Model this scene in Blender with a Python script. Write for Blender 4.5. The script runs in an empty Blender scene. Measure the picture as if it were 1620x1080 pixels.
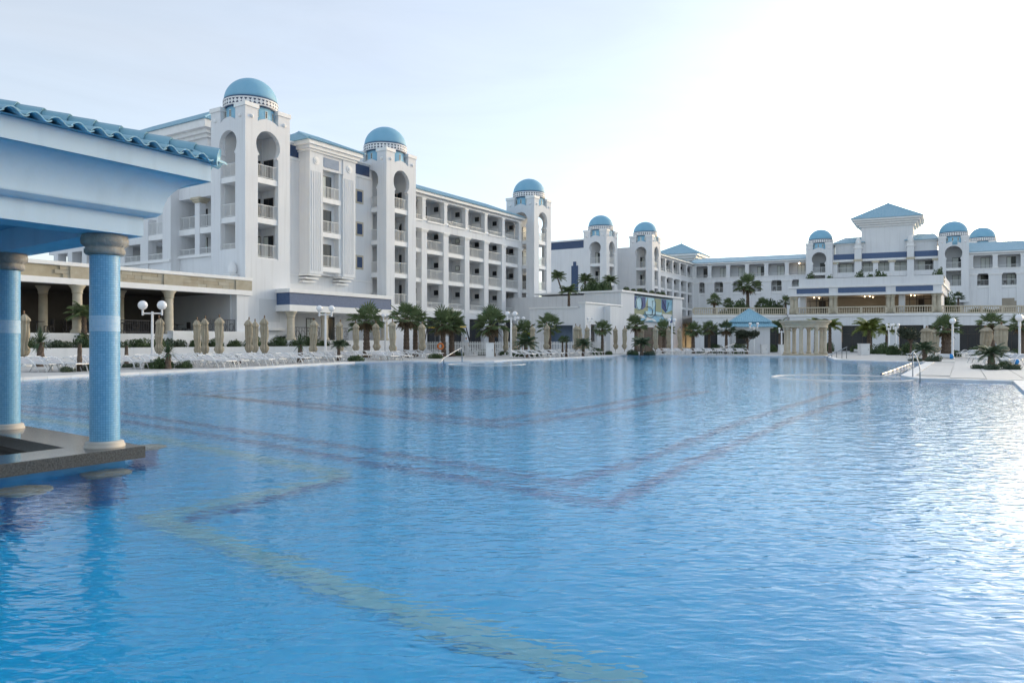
import bpy, math, random
from mathutils import Vector, Matrix
from mathutils.geometry import tessellate_polygon
R = math.radians
random.seed(7)
sc = bpy.context.scene
col = sc.collection

# ---------------------------------------------------------------- camera, sky, sun, exposure
F, CX, CY, H = 1180.0, 810.0, 540.0, 1.3        # focal length (px of a 1620 px wide frame), centre, eye height
cam_d = bpy.data.cameras.new('camera')
cam_d.sensor_width = 36.0
cam_d.lens = 36.0 * F / 1620.0
cam_d.clip_start = 0.05
cam_d.clip_end = 5000
cam = bpy.data.objects.new('camera', cam_d)
cam.location = (0, 0, H)
cam.rotation_euler = (R(90), 0, 0)
col.objects.link(cam)
sc.camera = cam

SUN_AZ, SUN_EL = 52.0, 15.0                       # degrees to the right of the view axis, above the horizon
w = bpy.data.worlds.new('World')
sc.world = w
w.use_nodes = True
nt = w.node_tree
bg = nt.nodes['Background']
sky = nt.nodes.new('ShaderNodeTexSky')
sky.sky_type = 'NISHITA'
sky.sun_disc = False
sky.sun_elevation = R(SUN_EL)
sky.sun_rotation = R(SUN_AZ)
sky.altitude = 0
sky.air_density = 1.0
sky.dust_density = 1.2
sky.ozone_density = 1.0
hs = nt.nodes.new('ShaderNodeHueSaturation')
hs.inputs['Saturation'].default_value = 1.3
# thin high cloud veil: whitens the whole sky a little, in soft streaks
tc = nt.nodes.new('ShaderNodeTexCoord')
mp = nt.nodes.new('ShaderNodeMapping')
mp.inputs['Scale'].default_value = (1.0, 1.0, 3.5)
nz = nt.nodes.new('ShaderNodeTexNoise')
nz.inputs['Scale'].default_value = 2.2
nz.inputs['Detail'].default_value = 5.0
nz.inputs['Distortion'].default_value = 0.4
rp = nt.nodes.new('ShaderNodeMapRange')
rp.inputs['From Min'].default_value = 0.35
rp.inputs['From Max'].default_value = 0.75
rp.inputs['To Min'].default_value = 0.25
rp.inputs['To Max'].default_value = 0.55
bwn = nt.nodes.new('ShaderNodeRGBToBW')
comb = nt.nodes.new('ShaderNodeMix')
comb.data_type = 'RGBA'
comb.blend_type = 'MULTIPLY'
comb.inputs[0].default_value = 1.0
comb.inputs[7].default_value = (0.92, 1.0, 1.12, 1)
mix = nt.nodes.new('ShaderNodeMix')
mix.data_type = 'RGBA'
L_ = nt.links.new
L_(sky.outputs[0], hs.inputs['Color'])
L_(tc.outputs['Generated'], mp.inputs['Vector'])
L_(mp.outputs[0], nz.inputs['Vector'])
L_(nz.outputs['Fac'], rp.inputs['Value'])
L_(sky.outputs[0], bwn.inputs[0])
L_(bwn.outputs[0], comb.inputs[6])
L_(rp.outputs[0], mix.inputs[0])
L_(hs.outputs[0], mix.inputs[6])
L_(comb.outputs[2], mix.inputs[7])
# soften the contrast between the bright and the dim side of the sky
SK0, SKG = 2.7, 0.25
m0 = nt.nodes.new('ShaderNodeVectorMath'); m0.operation = 'SCALE'; m0.inputs['Scale'].default_value = 1 / SK0
gm = nt.nodes.new('ShaderNodeGamma'); gm.inputs['Gamma'].default_value = SKG
m1 = nt.nodes.new('ShaderNodeVectorMath'); m1.operation = 'SCALE'; m1.inputs['Scale'].default_value = SK0 * 0.86
L_(mix.outputs[2], m0.inputs[0])
L_(m0.outputs[0], gm.inputs['Color'])
L_(gm.outputs[0], m1.inputs[0])
# faint streaky cloud: a few per cent lighter and darker
mp2 = nt.nodes.new('ShaderNodeMapping'); mp2.inputs['Scale'].default_value = (1.2, 1.2, 6.0); mp2.inputs['Rotation'].default_value = (0.12, 0.05, 0.6)
n2 = nt.nodes.new('ShaderNodeTexNoise'); n2.inputs['Scale'].default_value = 2.6; n2.inputs['Detail'].default_value = 7.0; n2.inputs['Roughness'].default_value = 0.6; n2.inputs['Distortion'].default_value = 0.7
r2 = nt.nodes.new('ShaderNodeMapRange'); r2.inputs['From Min'].default_value = 0.3; r2.inputs['From Max'].default_value = 0.7; r2.inputs['To Min'].default_value = 0.97; r2.inputs['To Max'].default_value = 1.05
m2 = nt.nodes.new('ShaderNodeVectorMath'); m2.operation = 'SCALE'
L_(tc.outputs['Generated'], mp2.inputs['Vector']); L_(mp2.outputs[0], n2.inputs['Vector']); L_(n2.outputs['Fac'], r2.inputs['Value'])
# the sunset side stays brighter than the softened rest
g2 = nt.nodes.new('ShaderNodeGamma'); g2.inputs['Gamma'].default_value = 2.0
s2 = nt.nodes.new('ShaderNodeVectorMath'); s2.operation = 'MULTIPLY'; s2.inputs[1].default_value = (SK0 * 0.115, SK0 * 0.132, SK0 * 0.15)
s3 = nt.nodes.new('ShaderNodeVectorMath'); s3.operation = 'ADD'
L_(m0.outputs[0], g2.inputs['Color']); L_(g2.outputs[0], s2.inputs[0]); L_(s2.outputs[0], s3.inputs[0]); L_(m1.outputs[0], s3.inputs[1])
L_(s3.outputs[0], m2.inputs[0]); L_(r2.outputs[0], m2.inputs['Scale'])
L_(m2.outputs[0], bg.inputs['Color'])
bg.inputs['Strength'].default_value = 0.15

sun_d = bpy.data.lights.new('sun', 'SUN')
sun_d.energy = 0.2
sun_d.angle = R(50)
sun_d.color = (1.0, 0.96, 0.92)
sun = bpy.data.objects.new('sun', sun_d)
col.objects.link(sun)
sd = Vector((math.sin(R(SUN_AZ)) * math.cos(R(SUN_EL)), math.cos(R(SUN_AZ)) * math.cos(R(SUN_EL)), math.sin(R(SUN_EL))))
sun.rotation_euler = sd.to_track_quat('Z', 'Y').to_euler()
sun.location = sd * 300

sc.view_settings.view_transform = 'Standard'
sc.view_settings.look = 'None'
sc.view_settings.gamma = 1.0
sc.view_settings.exposure = 1.13
sc.view_settings.use_curve_mapping = False
sc.render.engine = 'CYCLES'
sc.cycles.max_bounces = 10
sc.cycles.diffuse_bounces = 4
sc.cycles.glossy_bounces = 4
sc.cycles.transmission_bounces = 6
sc.cycles.use_denoising = True
sc.cycles.caustics_refractive = True
sc.cycles.caustics_reflective = False
sc.cycles.sample_clamp_indirect = 6.0

# ---------------------------------------------------------------- materials
def mat(name, c, rough=0.7, c2=None, scale=3.0, bump=0.0, bscale=60.0, spec=0.4, metal=0.0, stretch=None, detail=4.0, trans=0.0, coat=0.0):
    m = bpy.data.materials.new(name)
    m.use_nodes = True
    n = m.node_tree
    b = n.nodes['Principled BSDF']
    b.inputs['Roughness'].default_value = rough
    b.inputs['Metallic'].default_value = metal
    b.inputs['Specular IOR Level'].default_value = spec
    b.inputs['Coat Weight'].default_value = coat
    b.inputs['Base Color'].default_value = (*c, 1)
    m.diffuse_color = (*c, 1)
    co = n.nodes.new('ShaderNodeTexCoord')
    vec = co.outputs['Object']
    if stretch:
        mpn = n.nodes.new('ShaderNodeMapping')
        mpn.inputs['Scale'].default_value = stretch
        n.links.new(vec, mpn.inputs['Vector'])
        vec = mpn.outputs[0]
    if c2 is not None:
        t = n.nodes.new('ShaderNodeTexNoise')
        t.inputs['Scale'].default_value = scale
        t.inputs['Detail'].default_value = detail
        n.links.new(vec, t.inputs['Vector'])
        r = n.nodes.new('ShaderNodeValToRGB')
        r.color_ramp.elements[0].position = 0.35
        r.color_ramp.elements[1].position = 0.68
        r.color_ramp.elements[0].color = (*c, 1)
        r.color_ramp.elements[1].color = (*c2, 1)
        n.links.new(t.outputs['Fac'], r.inputs['Fac'])
        n.links.new(r.outputs[0], b.inputs['Base Color'])
    if bump > 0:
        t2 = n.nodes.new('ShaderNodeTexNoise')
        t2.inputs['Scale'].default_value = bscale
        t2.inputs['Detail'].default_value = 3.0
        n.links.new(vec, t2.inputs['Vector'])
        bp = n.nodes.new('ShaderNodeBump')
        bp.inputs['Strength'].default_value = bump
        bp.inputs['Distance'].default_value = 0.02
        n.links.new(t2.outputs['Fac'], bp.inputs['Height'])
        n.links.new(bp.outputs[0], b.inputs['Normal'])
    if trans > 0:
        b.inputs['Transmission Weight'].default_value = trans
    return m

def stucco(name, c, c2):
    """painted render: faint vertical rain streaks plus broad patches"""
    m = mat(name, c, 0.8, c2, 0.35, 0.25, 25.0, 0.25, detail=6.0)
    n = m.node_tree
    b = n.nodes['Principled BSDF']
    src = b.inputs['Base Color'].links[0].from_socket
    co = [x for x in n.nodes if x.type == 'TEX_COORD'][0]
    mpn = n.nodes.new('ShaderNodeMapping')
    mpn.inputs['Scale'].default_value = (2.4, 2.4, 0.12)
    t = n.nodes.new('ShaderNodeTexNoise')
    t.inputs['Scale'].default_value = 1.6
    t.inputs['Detail'].default_value = 5
    mr = n.nodes.new('ShaderNodeMapRange')
    mr.inputs['From Min'].default_value = 0.5
    mr.inputs['From Max'].default_value = 0.8
    mr.inputs['To Min'].default_value = 0.0
    mr.inputs['To Max'].default_value = 0.6
    mx = n.nodes.new('ShaderNodeMix')
    mx.data_type = 'RGBA'
    mx.inputs[7].default_value = (c2[0] * 0.86, c2[1] * 0.85, c2[2] * 0.83, 1)
    n.links.new(co.outputs['Object'], mpn.inputs['Vector'])
    n.links.new(mpn.outputs[0], t.inputs['Vector'])
    n.links.new(t.outputs['Fac'], mr.inputs['Value'])
    n.links.new(mr.outputs[0], mx.inputs[0])
    n.links.new(src, mx.inputs[6])
    n.links.new(mx.outputs[2], b.inputs['Base Color'])
    return m

def mosaic(name, c, c2, grout, size, cyl=True, rough=0.25):
    """small square glazed tiles; cyl wraps them round the object's z axis"""
    m = bpy.data.materials.new(name)
    m.use_nodes = True
    n = m.node_tree
    b = n.nodes['Principled BSDF']
    b.inputs['Roughness'].default_value = rough
    m.diffuse_color = (*c, 1)
    co = n.nodes.new('ShaderNodeTexCoord')
    vec = co.outputs['Object']
    if cyl:
        sp = n.nodes.new('ShaderNodeSeparateXYZ')
        at = n.nodes.new('ShaderNodeMath')
        at.operation = 'ARCTAN2'
        mu = n.nodes.new('ShaderNodeMath')
        mu.operation = 'MULTIPLY'
        mu.inputs[1].default_value = 0.152
        cb = n.nodes.new('ShaderNodeCombineXYZ')
        n.links.new(vec, sp.inputs[0])
        n.links.new(sp.outputs['Y'], at.inputs[0])
        n.links.new(sp.outputs['X'], at.inputs[1])
        n.links.new(at.outputs[0], mu.inputs[0])
        n.links.new(mu.outputs[0], cb.inputs['X'])
        n.links.new(sp.outputs['Z'], cb.inputs['Y'])
        vec = cb.outputs[0]
    br = n.nodes.new('ShaderNodeTexBrick')
    br.offset = 0.0
    br.inputs['Scale'].default_value = 1.0
    br.inputs['Brick Width'].default_value = size
    br.inputs['Row Height'].default_value = size
    br.inputs['Mortar Size'].default_value = size * 0.06
    br.inputs['Color1'].default_value = (*c, 1)
    br.inputs['Color2'].default_value = (*c2, 1)
    br.inputs['Mortar'].default_value = (*grout, 1)
    n.links.new(vec, br.inputs['Vector'])
    n.links.new(br.outputs['Color'], b.inputs['Base Color'])
    bp = n.nodes.new('ShaderNodeBump')
    bp.inputs['Strength'].default_value = 0.3
    bp.inputs['Distance'].default_value = 0.002
    bp.invert = True
    n.links.new(br.outputs['Fac'], bp.inputs['Height'])
    n.links.new(bp.outputs[0], b.inputs['Normal'])
    return m

def leafmat(name, c, c2):
    m = mat(name, c, 0.55, c2, 1.7, spec=0.3)
    return m

M = {}
M['white'] = stucco('white_render', (0.755, 0.765, 0.775), (0.70, 0.71, 0.73))
M['white2'] = stucco('off_white_render', (0.74, 0.75, 0.76), (0.68, 0.69, 0.70))
M['trim'] = mat('white_trim', (0.82, 0.82, 0.82), 0.6, (0.77, 0.77, 0.76), 2.0)
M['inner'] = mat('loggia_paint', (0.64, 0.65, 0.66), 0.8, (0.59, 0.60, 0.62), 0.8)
M['railing'] = mat('painted_metal', (0.70, 0.71, 0.70), 0.45, (0.64, 0.65, 0.65), 6.0)
M['dome'] = mat('blue_dome_glaze', (0.20, 0.43, 0.59), 0.6, (0.23, 0.46, 0.62), 1.2, 0.06, 30, 0.45)
M['tile'] = mat('blue_roof_tile', (0.23, 0.42, 0.53), 0.5, (0.28, 0.47, 0.58), 2.2, 0.15, 30, 0.5)
M['tile2'] = mat('blue_roof_tile_pale', (0.23, 0.44, 0.56), 0.45, (0.28, 0.50, 0.62), 3.0, 0.1, 30, 0.5)
M['drum'] = mat('pale_blue_paint', (0.25, 0.49, 0.65), 0.6, (0.29, 0.53, 0.68), 2.0)
M['navy'] = mat('navy_mosaic', (0.026, 0.055, 0.13), 0.4, (0.04, 0.075, 0.16), 5.0)
M['navy2'] = mat('slate_blue_mosaic', (0.06, 0.105, 0.21), 0.45, (0.075, 0.125, 0.24), 6.0)
M['greyblue'] = mat('grey_blue_panel', (0.16, 0.23, 0.34), 0.5, (0.20, 0.27, 0.38), 3.0)
M['pattern'] = mat('dark_pattern_tile', (0.03, 0.04, 0.09), 0.5)
M['glass'] = mat('dark_window_glass', (0.025, 0.03, 0.035), 0.14, (0.04, 0.045, 0.05), 0.5, spec=0.25)
M['curtain'] = mat('pale_curtain', (0.60, 0.63, 0.59), 0.8, (0.66, 0.68, 0.63), 3.0, stretch=(6, 6, 0.3))
M['frame'] = mat('brown_window_frame', (0.05, 0.04, 0.035), 0.5)
M['stone'] = mat('beige_stone', (0.42, 0.38, 0.29), 0.8, (0.52, 0.47, 0.37), 1.6, 0.3, 20)
M['stone2'] = mat('pale_carved_stone', (0.47, 0.42, 0.32), 0.85, (0.56, 0.50, 0.40), 2.4, 0.4, 18)
M['stone3'] = mat('sandstone_block', (0.36, 0.31, 0.22), 0.85, (0.44, 0.39, 0.29), 1.3, 0.4, 14)
M['capstone'] = mat('weathered_capital_stone', (0.22, 0.215, 0.20), 0.9, (0.34, 0.335, 0.31), 7.0, 0.7, 22)
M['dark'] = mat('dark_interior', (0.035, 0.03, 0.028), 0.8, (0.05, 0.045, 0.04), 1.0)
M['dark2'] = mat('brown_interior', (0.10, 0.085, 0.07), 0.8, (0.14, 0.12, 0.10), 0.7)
M['beigeroom'] = mat('beige_interior', (0.30, 0.265, 0.21), 0.8, (0.36, 0.32, 0.26), 0.6)
M['deck'] = mat('pale_paving', (0.46, 0.46, 0.45), 0.75, (0.53, 0.53, 0.52), 0.9, 0.2, 12)
M['slab'] = mat('paving_slab_stone', (0.48, 0.48, 0.47), 0.6, (0.55, 0.55, 0.54), 1.1, 0.2, 14)
M['coping'] = mat('white_coping', (0.72, 0.72, 0.71), 0.55, (0.66, 0.66, 0.66), 1.2)
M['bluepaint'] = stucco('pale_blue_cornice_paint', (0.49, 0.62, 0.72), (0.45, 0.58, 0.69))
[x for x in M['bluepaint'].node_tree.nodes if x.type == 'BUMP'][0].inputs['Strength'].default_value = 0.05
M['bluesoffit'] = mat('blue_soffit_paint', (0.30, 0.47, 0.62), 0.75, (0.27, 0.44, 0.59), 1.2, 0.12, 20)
M['column'] = mosaic('blue_glass_mosaic', (0.12, 0.34, 0.54), (0.17, 0.41, 0.61), (0.06, 0.21, 0.38), 0.026, rough=0.45)
M['colband'] = mosaic('pale_mosaic_band', (0.27, 0.46, 0.63), (0.34, 0.52, 0.68), (0.36, 0.50, 0.63), 0.030, rough=0.55)
M['granite'] = mat('speckled_granite', (0.008, 0.010, 0.012), 0.32, (0.065, 0.07, 0.075), 70.0, spec=0.55, detail=2.0)
M['granitetop'] = mat('polished_granite_top', (0.05, 0.052, 0.055), 0.14, (0.10, 0.10, 0.10), 60.0, spec=0.6, detail=3.0)
M['beige'] = mat('column_base_stone', (0.45, 0.43, 0.39), 0.6, (0.51, 0.49, 0.45), 4.0)
M['bartile'] = mat('deep_blue_tile', (0.03, 0.18, 0.42), 0.3, (0.05, 0.24, 0.50), 5.0)
M['canvas'] = mat('beige_canvas', (0.36, 0.31, 0.23), 0.9, (0.45, 0.40, 0.31), 3.5, 0.5, 40, 0.15)
M['canvas2'] = mat('sand_canvas', (0.40, 0.345, 0.26), 0.9, (0.49, 0.44, 0.34), 3.0, 0.5, 40, 0.15)
M['wood'] = mat('brown_wood', (0.17, 0.10, 0.06), 0.6, (0.24, 0.15, 0.09), 8.0)
M['steel'] = mat('stainless_steel', (0.36, 0.38, 0.40), 0.45, metal=1.0)
M['whitemetal'] = mat('white_enamel', (0.80, 0.80, 0.80), 0.35, (0.74, 0.74, 0.74), 5.0)
M['sling'] = mat('grey_white_sling', (0.46, 0.47, 0.49), 0.8, (0.53, 0.54, 0.56), 6.0)
M['globe'] = mat('opal_globe', (0.86, 0.86, 0.88), 0.2, spec=0.5)
M['iron'] = mat('black_iron', (0.03, 0.03, 0.035), 0.5)
M['palm'] = leafmat('palm_green', (0.10, 0.145, 0.065), (0.18, 0.23, 0.105))
M['palm2'] = leafmat('grey_palm_green', (0.055, 0.095, 0.05), (0.10, 0.14, 0.075))
M['palmy'] = leafmat('yellow_palm_green', (0.12, 0.16, 0.03), (0.19, 0.21, 0.05))
M['shrub'] = leafmat('shrub_green', (0.05, 0.085, 0.035), (0.10, 0.145, 0.06))
M['shrub2'] = leafmat('silver_shrub_green', (0.055, 0.085, 0.05), (0.11, 0.14, 0.09))
M['olive'] = leafmat('dark_olive_green', (0.035, 0.05, 0.03), (0.06, 0.075, 0.045))
M['bark'] = mat('palm_bark', (0.085, 0.06, 0.045), 0.9, (0.16, 0.12, 0.09), 9.0, 0.8, 16)
M['yellow'] = mat('yellow_plastic', (0.62, 0.42, 0.03), 0.4)
M['lime'] = mat('lime_plastic', (0.48, 0.55, 0.05), 0.4)
M['teal'] = mat('teal_plastic', (0.02, 0.30, 0.42), 0.4)
M['orange'] = mat('orange_plastic', (0.70, 0.20, 0.04), 0.4)
M['blueball'] = mat('blue_plastic', (0.03, 0.28, 0.70), 0.35)
M['skin'] = mat('skin', (0.50, 0.30, 0.20), 0.55, (0.54, 0.34, 0.23), 10.0)
M['hair'] = mat('dark_hair', (0.03, 0.022, 0.018), 0.6)
M['shirt'] = mat('pale_shirt', (0.55, 0.60, 0.66), 0.85)
M['trousers'] = mat('dark_cloth', (0.05, 0.05, 0.07), 0.85)
M['swim'] = mat('dark_swimwear', (0.10, 0.05, 0.07), 0.8)
M['bag'] = mat('dark_bag_cloth', (0.04, 0.015, 0.03), 0.85)
M['purple'] = mat('purple_blue_tile', (0.003, 0.095, 0.29), 0.4, (0.005, 0.11, 0.33), 4.0)
M['yelltile'] = mat('yellow_green_tile', (0.12, 0.36, 0.47), 0.5, (0.15, 0.39, 0.50), 4.0)
M['warm'] = mat('warm_ceiling_lamp', (1, 0.8, 0.5))
_e = M['warm'].node_tree.nodes['Principled BSDF']
_e.inputs['Emission Color'].default_value = (1.0, 0.72, 0.40, 1)
_e.inputs['Emission Strength'].default_value = 6.0

# ---------------------------------------------------------------- geometry helpers
class Frame:
    """plan frame: s along a facade, n into the building, z up"""
    def __init__(self, o, a, b):
        self.o = Vector((o[0], o[1])); self.a = Vector(a); self.b = Vector(b)
    def P(self, s, n, z):
        p = self.o + self.a * s + self.b * n
        return Vector((p.x, p.y, z))
    def sub(self, s, n):
        p = self.P(s, n, 0)
        return Frame((p.x, p.y), self.a, self.b)
    def s_at(self, px, n=0.0):
        u = (px - CX) / F
        q = self.o + self.b * n
        return (u * q.y - q.x) / (self.a.x - u * self.a.y)
    def n_at(self, px, s=0.0):
        u = (px - CX) / F
        q = self.o + self.a * s
        return (u * q.y - q.x) / (self.b.x - u * self.b.y)
    def z_at(self, s, n, py):
        return H + (CY - py) * self.P(s, n, 0).y / F

def frame_deg(o, deg, deg_b=None):
    """deg: bearing of the s axis clockwise from the view axis (+Y)"""
    a = (math.sin(R(deg)), math.cos(R(deg)))
    b = (-a[1], a[0]) if deg_b is None else (math.sin(R(deg_b)), math.cos(R(deg_b)))
    return Frame(o, a, b)

W0 = Frame((0, 0), (1, 0), (0, 1))

def G(px, py, z=0.0):
    """a point on the level z, seen at that place of the picture"""
    y = F * (H - z) / (py - CY)
    return Vector(((px - CX) / F * y, y, z))

class MB:
    def __init__(self, fr=W0):
        self.v = []; self.f = []; self.fr = fr
    def add(self, vs, fs):
        k = len(self.v)
        self.v += [Vector(p) for p in vs]
        self.f += [tuple(i + k for i in q) for q in fs]
        return self
    def box(self, s0, s1, n0, n1, z0, z1):
        P = self.fr.P
        vs = [P(s0, n0, z0), P(s1, n0, z0), P(s1, n1, z0), P(s0, n1, z0), P(s0, n0, z1), P(s1, n0, z1), P(s1, n1, z1), P(s0, n1, z1)]
        return self.add(vs, [(3, 2, 1, 0), (4, 5, 6, 7), (0, 1, 5, 4), (1, 2, 6, 5), (2, 3, 7, 6), (3, 0, 4, 7)])
    def plate(self, outer, holes, d0, d1, axis='n'):
        """a wall: outline and openings given as (along, z), extruded from d0 to d1 across it"""
        loops = [list(outer)] + [list(h) for h in holes]
        flat = [p for l in loops for p in l]
        tri = tessellate_polygon([[Vector((p[0], p[1], 0)) for p in l] for l in loops])
        P = self.fr.P
        if axis == 'n':
            A = [P(p[0], d0, p[1]) for p in flat]; B = [P(p[0], d1, p[1]) for p in flat]
        elif axis == 's':
            A = [P(d0, p[0], p[1]) for p in flat]; B = [P(d1, p[0], p[1]) for p in flat]
        else:
            A = [P(p[0], p[1], d0) for p in flat]; B = [P(p[0], p[1], d1) for p in flat]
        m = len(flat)
        fs = [tuple(t) for t in tri] + [tuple(i + m for i in reversed(t)) for t in tri]
        k = 0
        for l in loops:
            q = len(l)
            for i in range(q):
                j = (i + 1) % q
                fs.append((k + i, k + j, m + k + j, m + k + i))
            k += q
        return self.add(A + B, fs)
    def lathe(self, c, prof, seg=24, fn=None, caps=True):
        """profile of (radius, z) round the vertical through world point c"""
        vs = []; fs = []
        for r, z in prof:
            for i in range(seg):
                t = 2 * math.pi * i / seg
                rr = r if fn is None else fn(r, z, t)
                vs.append((c[0] + rr * math.cos(t), c[1] + rr * math.sin(t), c[2] + z))
        for k in range(len(prof) - 1):
            for i in range(seg):
                j = (i + 1) % seg
                fs.append((k * seg + i, k * seg + j, (k + 1) * seg + j, (k + 1) * seg + i))
        if caps:
            fs.append(tuple(range(seg - 1, -1, -1)))
            fs.append(tuple(range((len(prof) - 1) * seg, len(prof) * seg)))
        return self.add(vs, fs)
    def tube(self, pts, r, seg=6, r1=None):
        pts = [Vector(p) for p in pts]
        vs = []; fs = []
        n = len(pts)
        up = Vector((0, 0, 1))
        for k, p in enumerate(pts):
            d = (pts[min(k + 1, n - 1)] - pts[max(k - 1, 0)]).normalized()
            a = d.cross(up if abs(d.z) < 0.95 else Vector((1, 0, 0))).normalized()
            b = d.cross(a)
            rr = r if r1 is None else r + (r1 - r) * k / max(1, n - 1)
            for i in range(seg):
                t = 2 * math.pi * i / seg
                vs.append(p + a * (rr * math.cos(t)) + b * (rr * math.sin(t)))
        for k in range(n - 1):
            for i in range(seg):
                j = (i + 1) % seg
                fs.append((k * seg + i, k * seg + j, (k + 1) * seg + j, (k + 1) * seg + i))
        fs.append(tuple(range(seg))); fs.append(tuple(range((n - 1) * seg, n * seg)))
        return self.add(vs, fs)
    def ball(self, c, rx, ry=None, rz=None, seg=14, rings=8, z0=-1.0):
        ry = ry or rx; rz = rz or rx
        vs = []; fs = []
        a0 = math.asin(z0)
        for k in range(rings + 1):
            a = a0 + (math.pi / 2 - a0) * k / rings
            for i in range(seg):
                t = 2 * math.pi * i / seg
                vs.append((c[0] + rx * math.cos(a) * math.cos(t), c[1] + ry * math.cos(a) * math.sin(t), c[2] + rz * math.sin(a)))
        for k in range(rings):
            for i in range(seg):
                j = (i + 1) % seg
                fs.append((k * seg + i, k * seg + j, (k + 1) * seg + j, (k + 1) * seg + i))
        return self.add(vs, fs)

LOC = {}
def mesh(name, mb, m, smooth=False, off=Vector((0, 0, 0))):
    me = bpy.data.meshes.new(name)
    me.from_pydata([tuple(p - off) for p in mb.v], [], mb.f)
    me.materials.append(M[m] if isinstance(m, str) else m)
    if smooth:
        me.polygons.foreach_set('use_smooth', [True] * len(me.polygons))
    me.update()
    return me
def tag(o, label=None, cat=None, group=None, kind=None):
    if label: o['label'] = label
    if cat: o['category'] = cat
    if group: o['group'] = group
    if kind: o['kind'] = kind
    return o
def thing(name, label, cat, loc, group=None, rz=0.0):
    o = bpy.data.objects.new(name, None)
    o.empty_display_size = 0.3
    o.location = loc
    o.rotation_euler = (0, 0, rz)
    col.objects.link(o)
    LOC[o.name] = Vector(loc)
    return tag(o, label, cat, group)
def part(name, mb, m, root, smooth=False, label=None):
    off = LOC[root.name]
    o = bpy.data.objects.new(name, mesh(name, mb, m, smooth, off))
    col.objects.link(o)
    o.parent = root
    LOC[o.name] = off
    if label: o['label'] = label
    return o
def solo(name, mb, m, label, cat, loc, smooth=False, group=None):
    o = bpy.data.objects.new(name, mesh(name, mb, m, smooth, Vector(loc)))
    o.location = loc
    col.objects.link(o)
    LOC[o.name] = Vector(loc)
    return tag(o, label, cat, group)
def struct(name, mb, m, smooth=False):
    o = bpy.data.objects.new(name, mesh(name, mb, m, smooth))
    col.objects.link(o)
    LOC[o.name] = Vector((0, 0, 0))
    return tag(o, kind='structure')
def place(name, me, root):
    """a part that shares mesh data; vertices are relative to the root"""
    o = bpy.data.objects.new(name, me)
    col.objects.link(o)
    o.parent = root
    LOC[o.name] = LOC[root.name]
    return o
def copy_tree(o, parent=None):
    c = o.copy()
    col.objects.link(c)
    c.parent = parent
    for ch in o.children:
        copy_tree(ch, c)
    return c
ORD = ['first', 'second', 'third', 'fourth', 'fifth', 'sixth', 'seventh', 'eighth', 'ninth', 'tenth', 'eleventh', 'twelfth', 'thirteenth', 'fourteenth', 'fifteenth', 'sixteenth', 'seventeenth', 'eighteenth', 'nineteenth', 'twentieth']

def railing(fr, axis, d, a0, a1, z0, z1, root, step=0.13, name='railing', m='railing'):
    """upright bars between two rails; axis n: runs along s at depth d"""
    mb = MB(fr)
    def bar(p0, p1, q0, q1, r):
        if axis == 'n': mb.box(p0, p1, d - r, d + r, q0, q1)
        else: mb.box(d - r, d + r, p0, p1, q0, q1)
    bar(a0, a1, z1 - 0.05, z1, 0.025)
    bar(a0, a1, z0 + 0.06, z0 + 0.10, 0.018)
    k = max(2, int((a1 - a0) / step))
    for i in range(1, k):
        t = a0 + (a1 - a0) * i / k
        r = 0.024 if i % 6 == 0 else 0.012
        bar(t - r, t + r, z0 + 0.1, z1 - 0.05, r)
    return part(name, mb, m, root)

def roof_slope(e0, e1, r0, r1, root, step=0.26, m='tile', rib=0.06):
    """a tiled slope: eave e0-e1, ridge r0-r1, with rows of barrel tiles running up it"""
    e0, e1, r0, r1 = map(Vector, (e0, e1, r0, r1))
    x = (e1 - e0); Lx = x.length; x.normalize()
    nrm = x.cross(r0 - e0)
    if nrm.length < 1e-4: nrm = x.cross(r1 - e0)
    nrm.normalize()
    if nrm.z < 0: nrm = -nrm
    u = nrm.cross(x)
    if u.z < 0: u = -u
    poly = [((p - e0).dot(x), (p - e0).dot(u)) for p in (e0, e1, r1, r0)]
    mb = MB()
    d = nrm * -0.06
    mb.add([e0, e1, r1, r0, e0 + d, e1 + d, r1 + d, r0 + d], [(0, 1, 2, 3), (7, 6, 5, 4), (0, 4, 5, 1), (1, 5, 6, 2), (2, 6, 7, 3), (3, 7, 4, 0)])
    k = max(2, int(Lx / step))
    for i in range(k):
        t = (i + 0.5) * Lx / k
        top = 0.0
        for j in range(4):
            (ax, ay), (bx, by) = poly[j], poly[(j + 1) % 4]
            if (ax - t) * (bx - t) < 0 or (ax == t):
                yy = ay + (by - ay) * (t - ax) / (bx - ax) if abs(bx - ax) > 1e-6 else max(ay, by)
                top = max(top, yy)
        if top < 0.15: continue
        h = step * 0.34
        lo = e0 + x * t - u * 0.06; hi = e0 + x * t + u * top
        vs = []
        for q in (lo, hi):
            for a in (-1, -0.5, 0.5, 1):
                vs.append(q + x * (a * h) + nrm * (rib * (1 - abs(a)) * 1.4))
        mb.add(vs, [(0, 1, 5, 4), (1, 2, 6, 5), (2, 3, 7, 6), (0, 3, 2, 1)])
    return part('roof_slope', mb, m, root)

def ridge_cap(p0, p1, root, m='tile2', r=0.11):
    return part('ridge_cap', MB().tube([p0, p1], r, 6), m, root)

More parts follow.
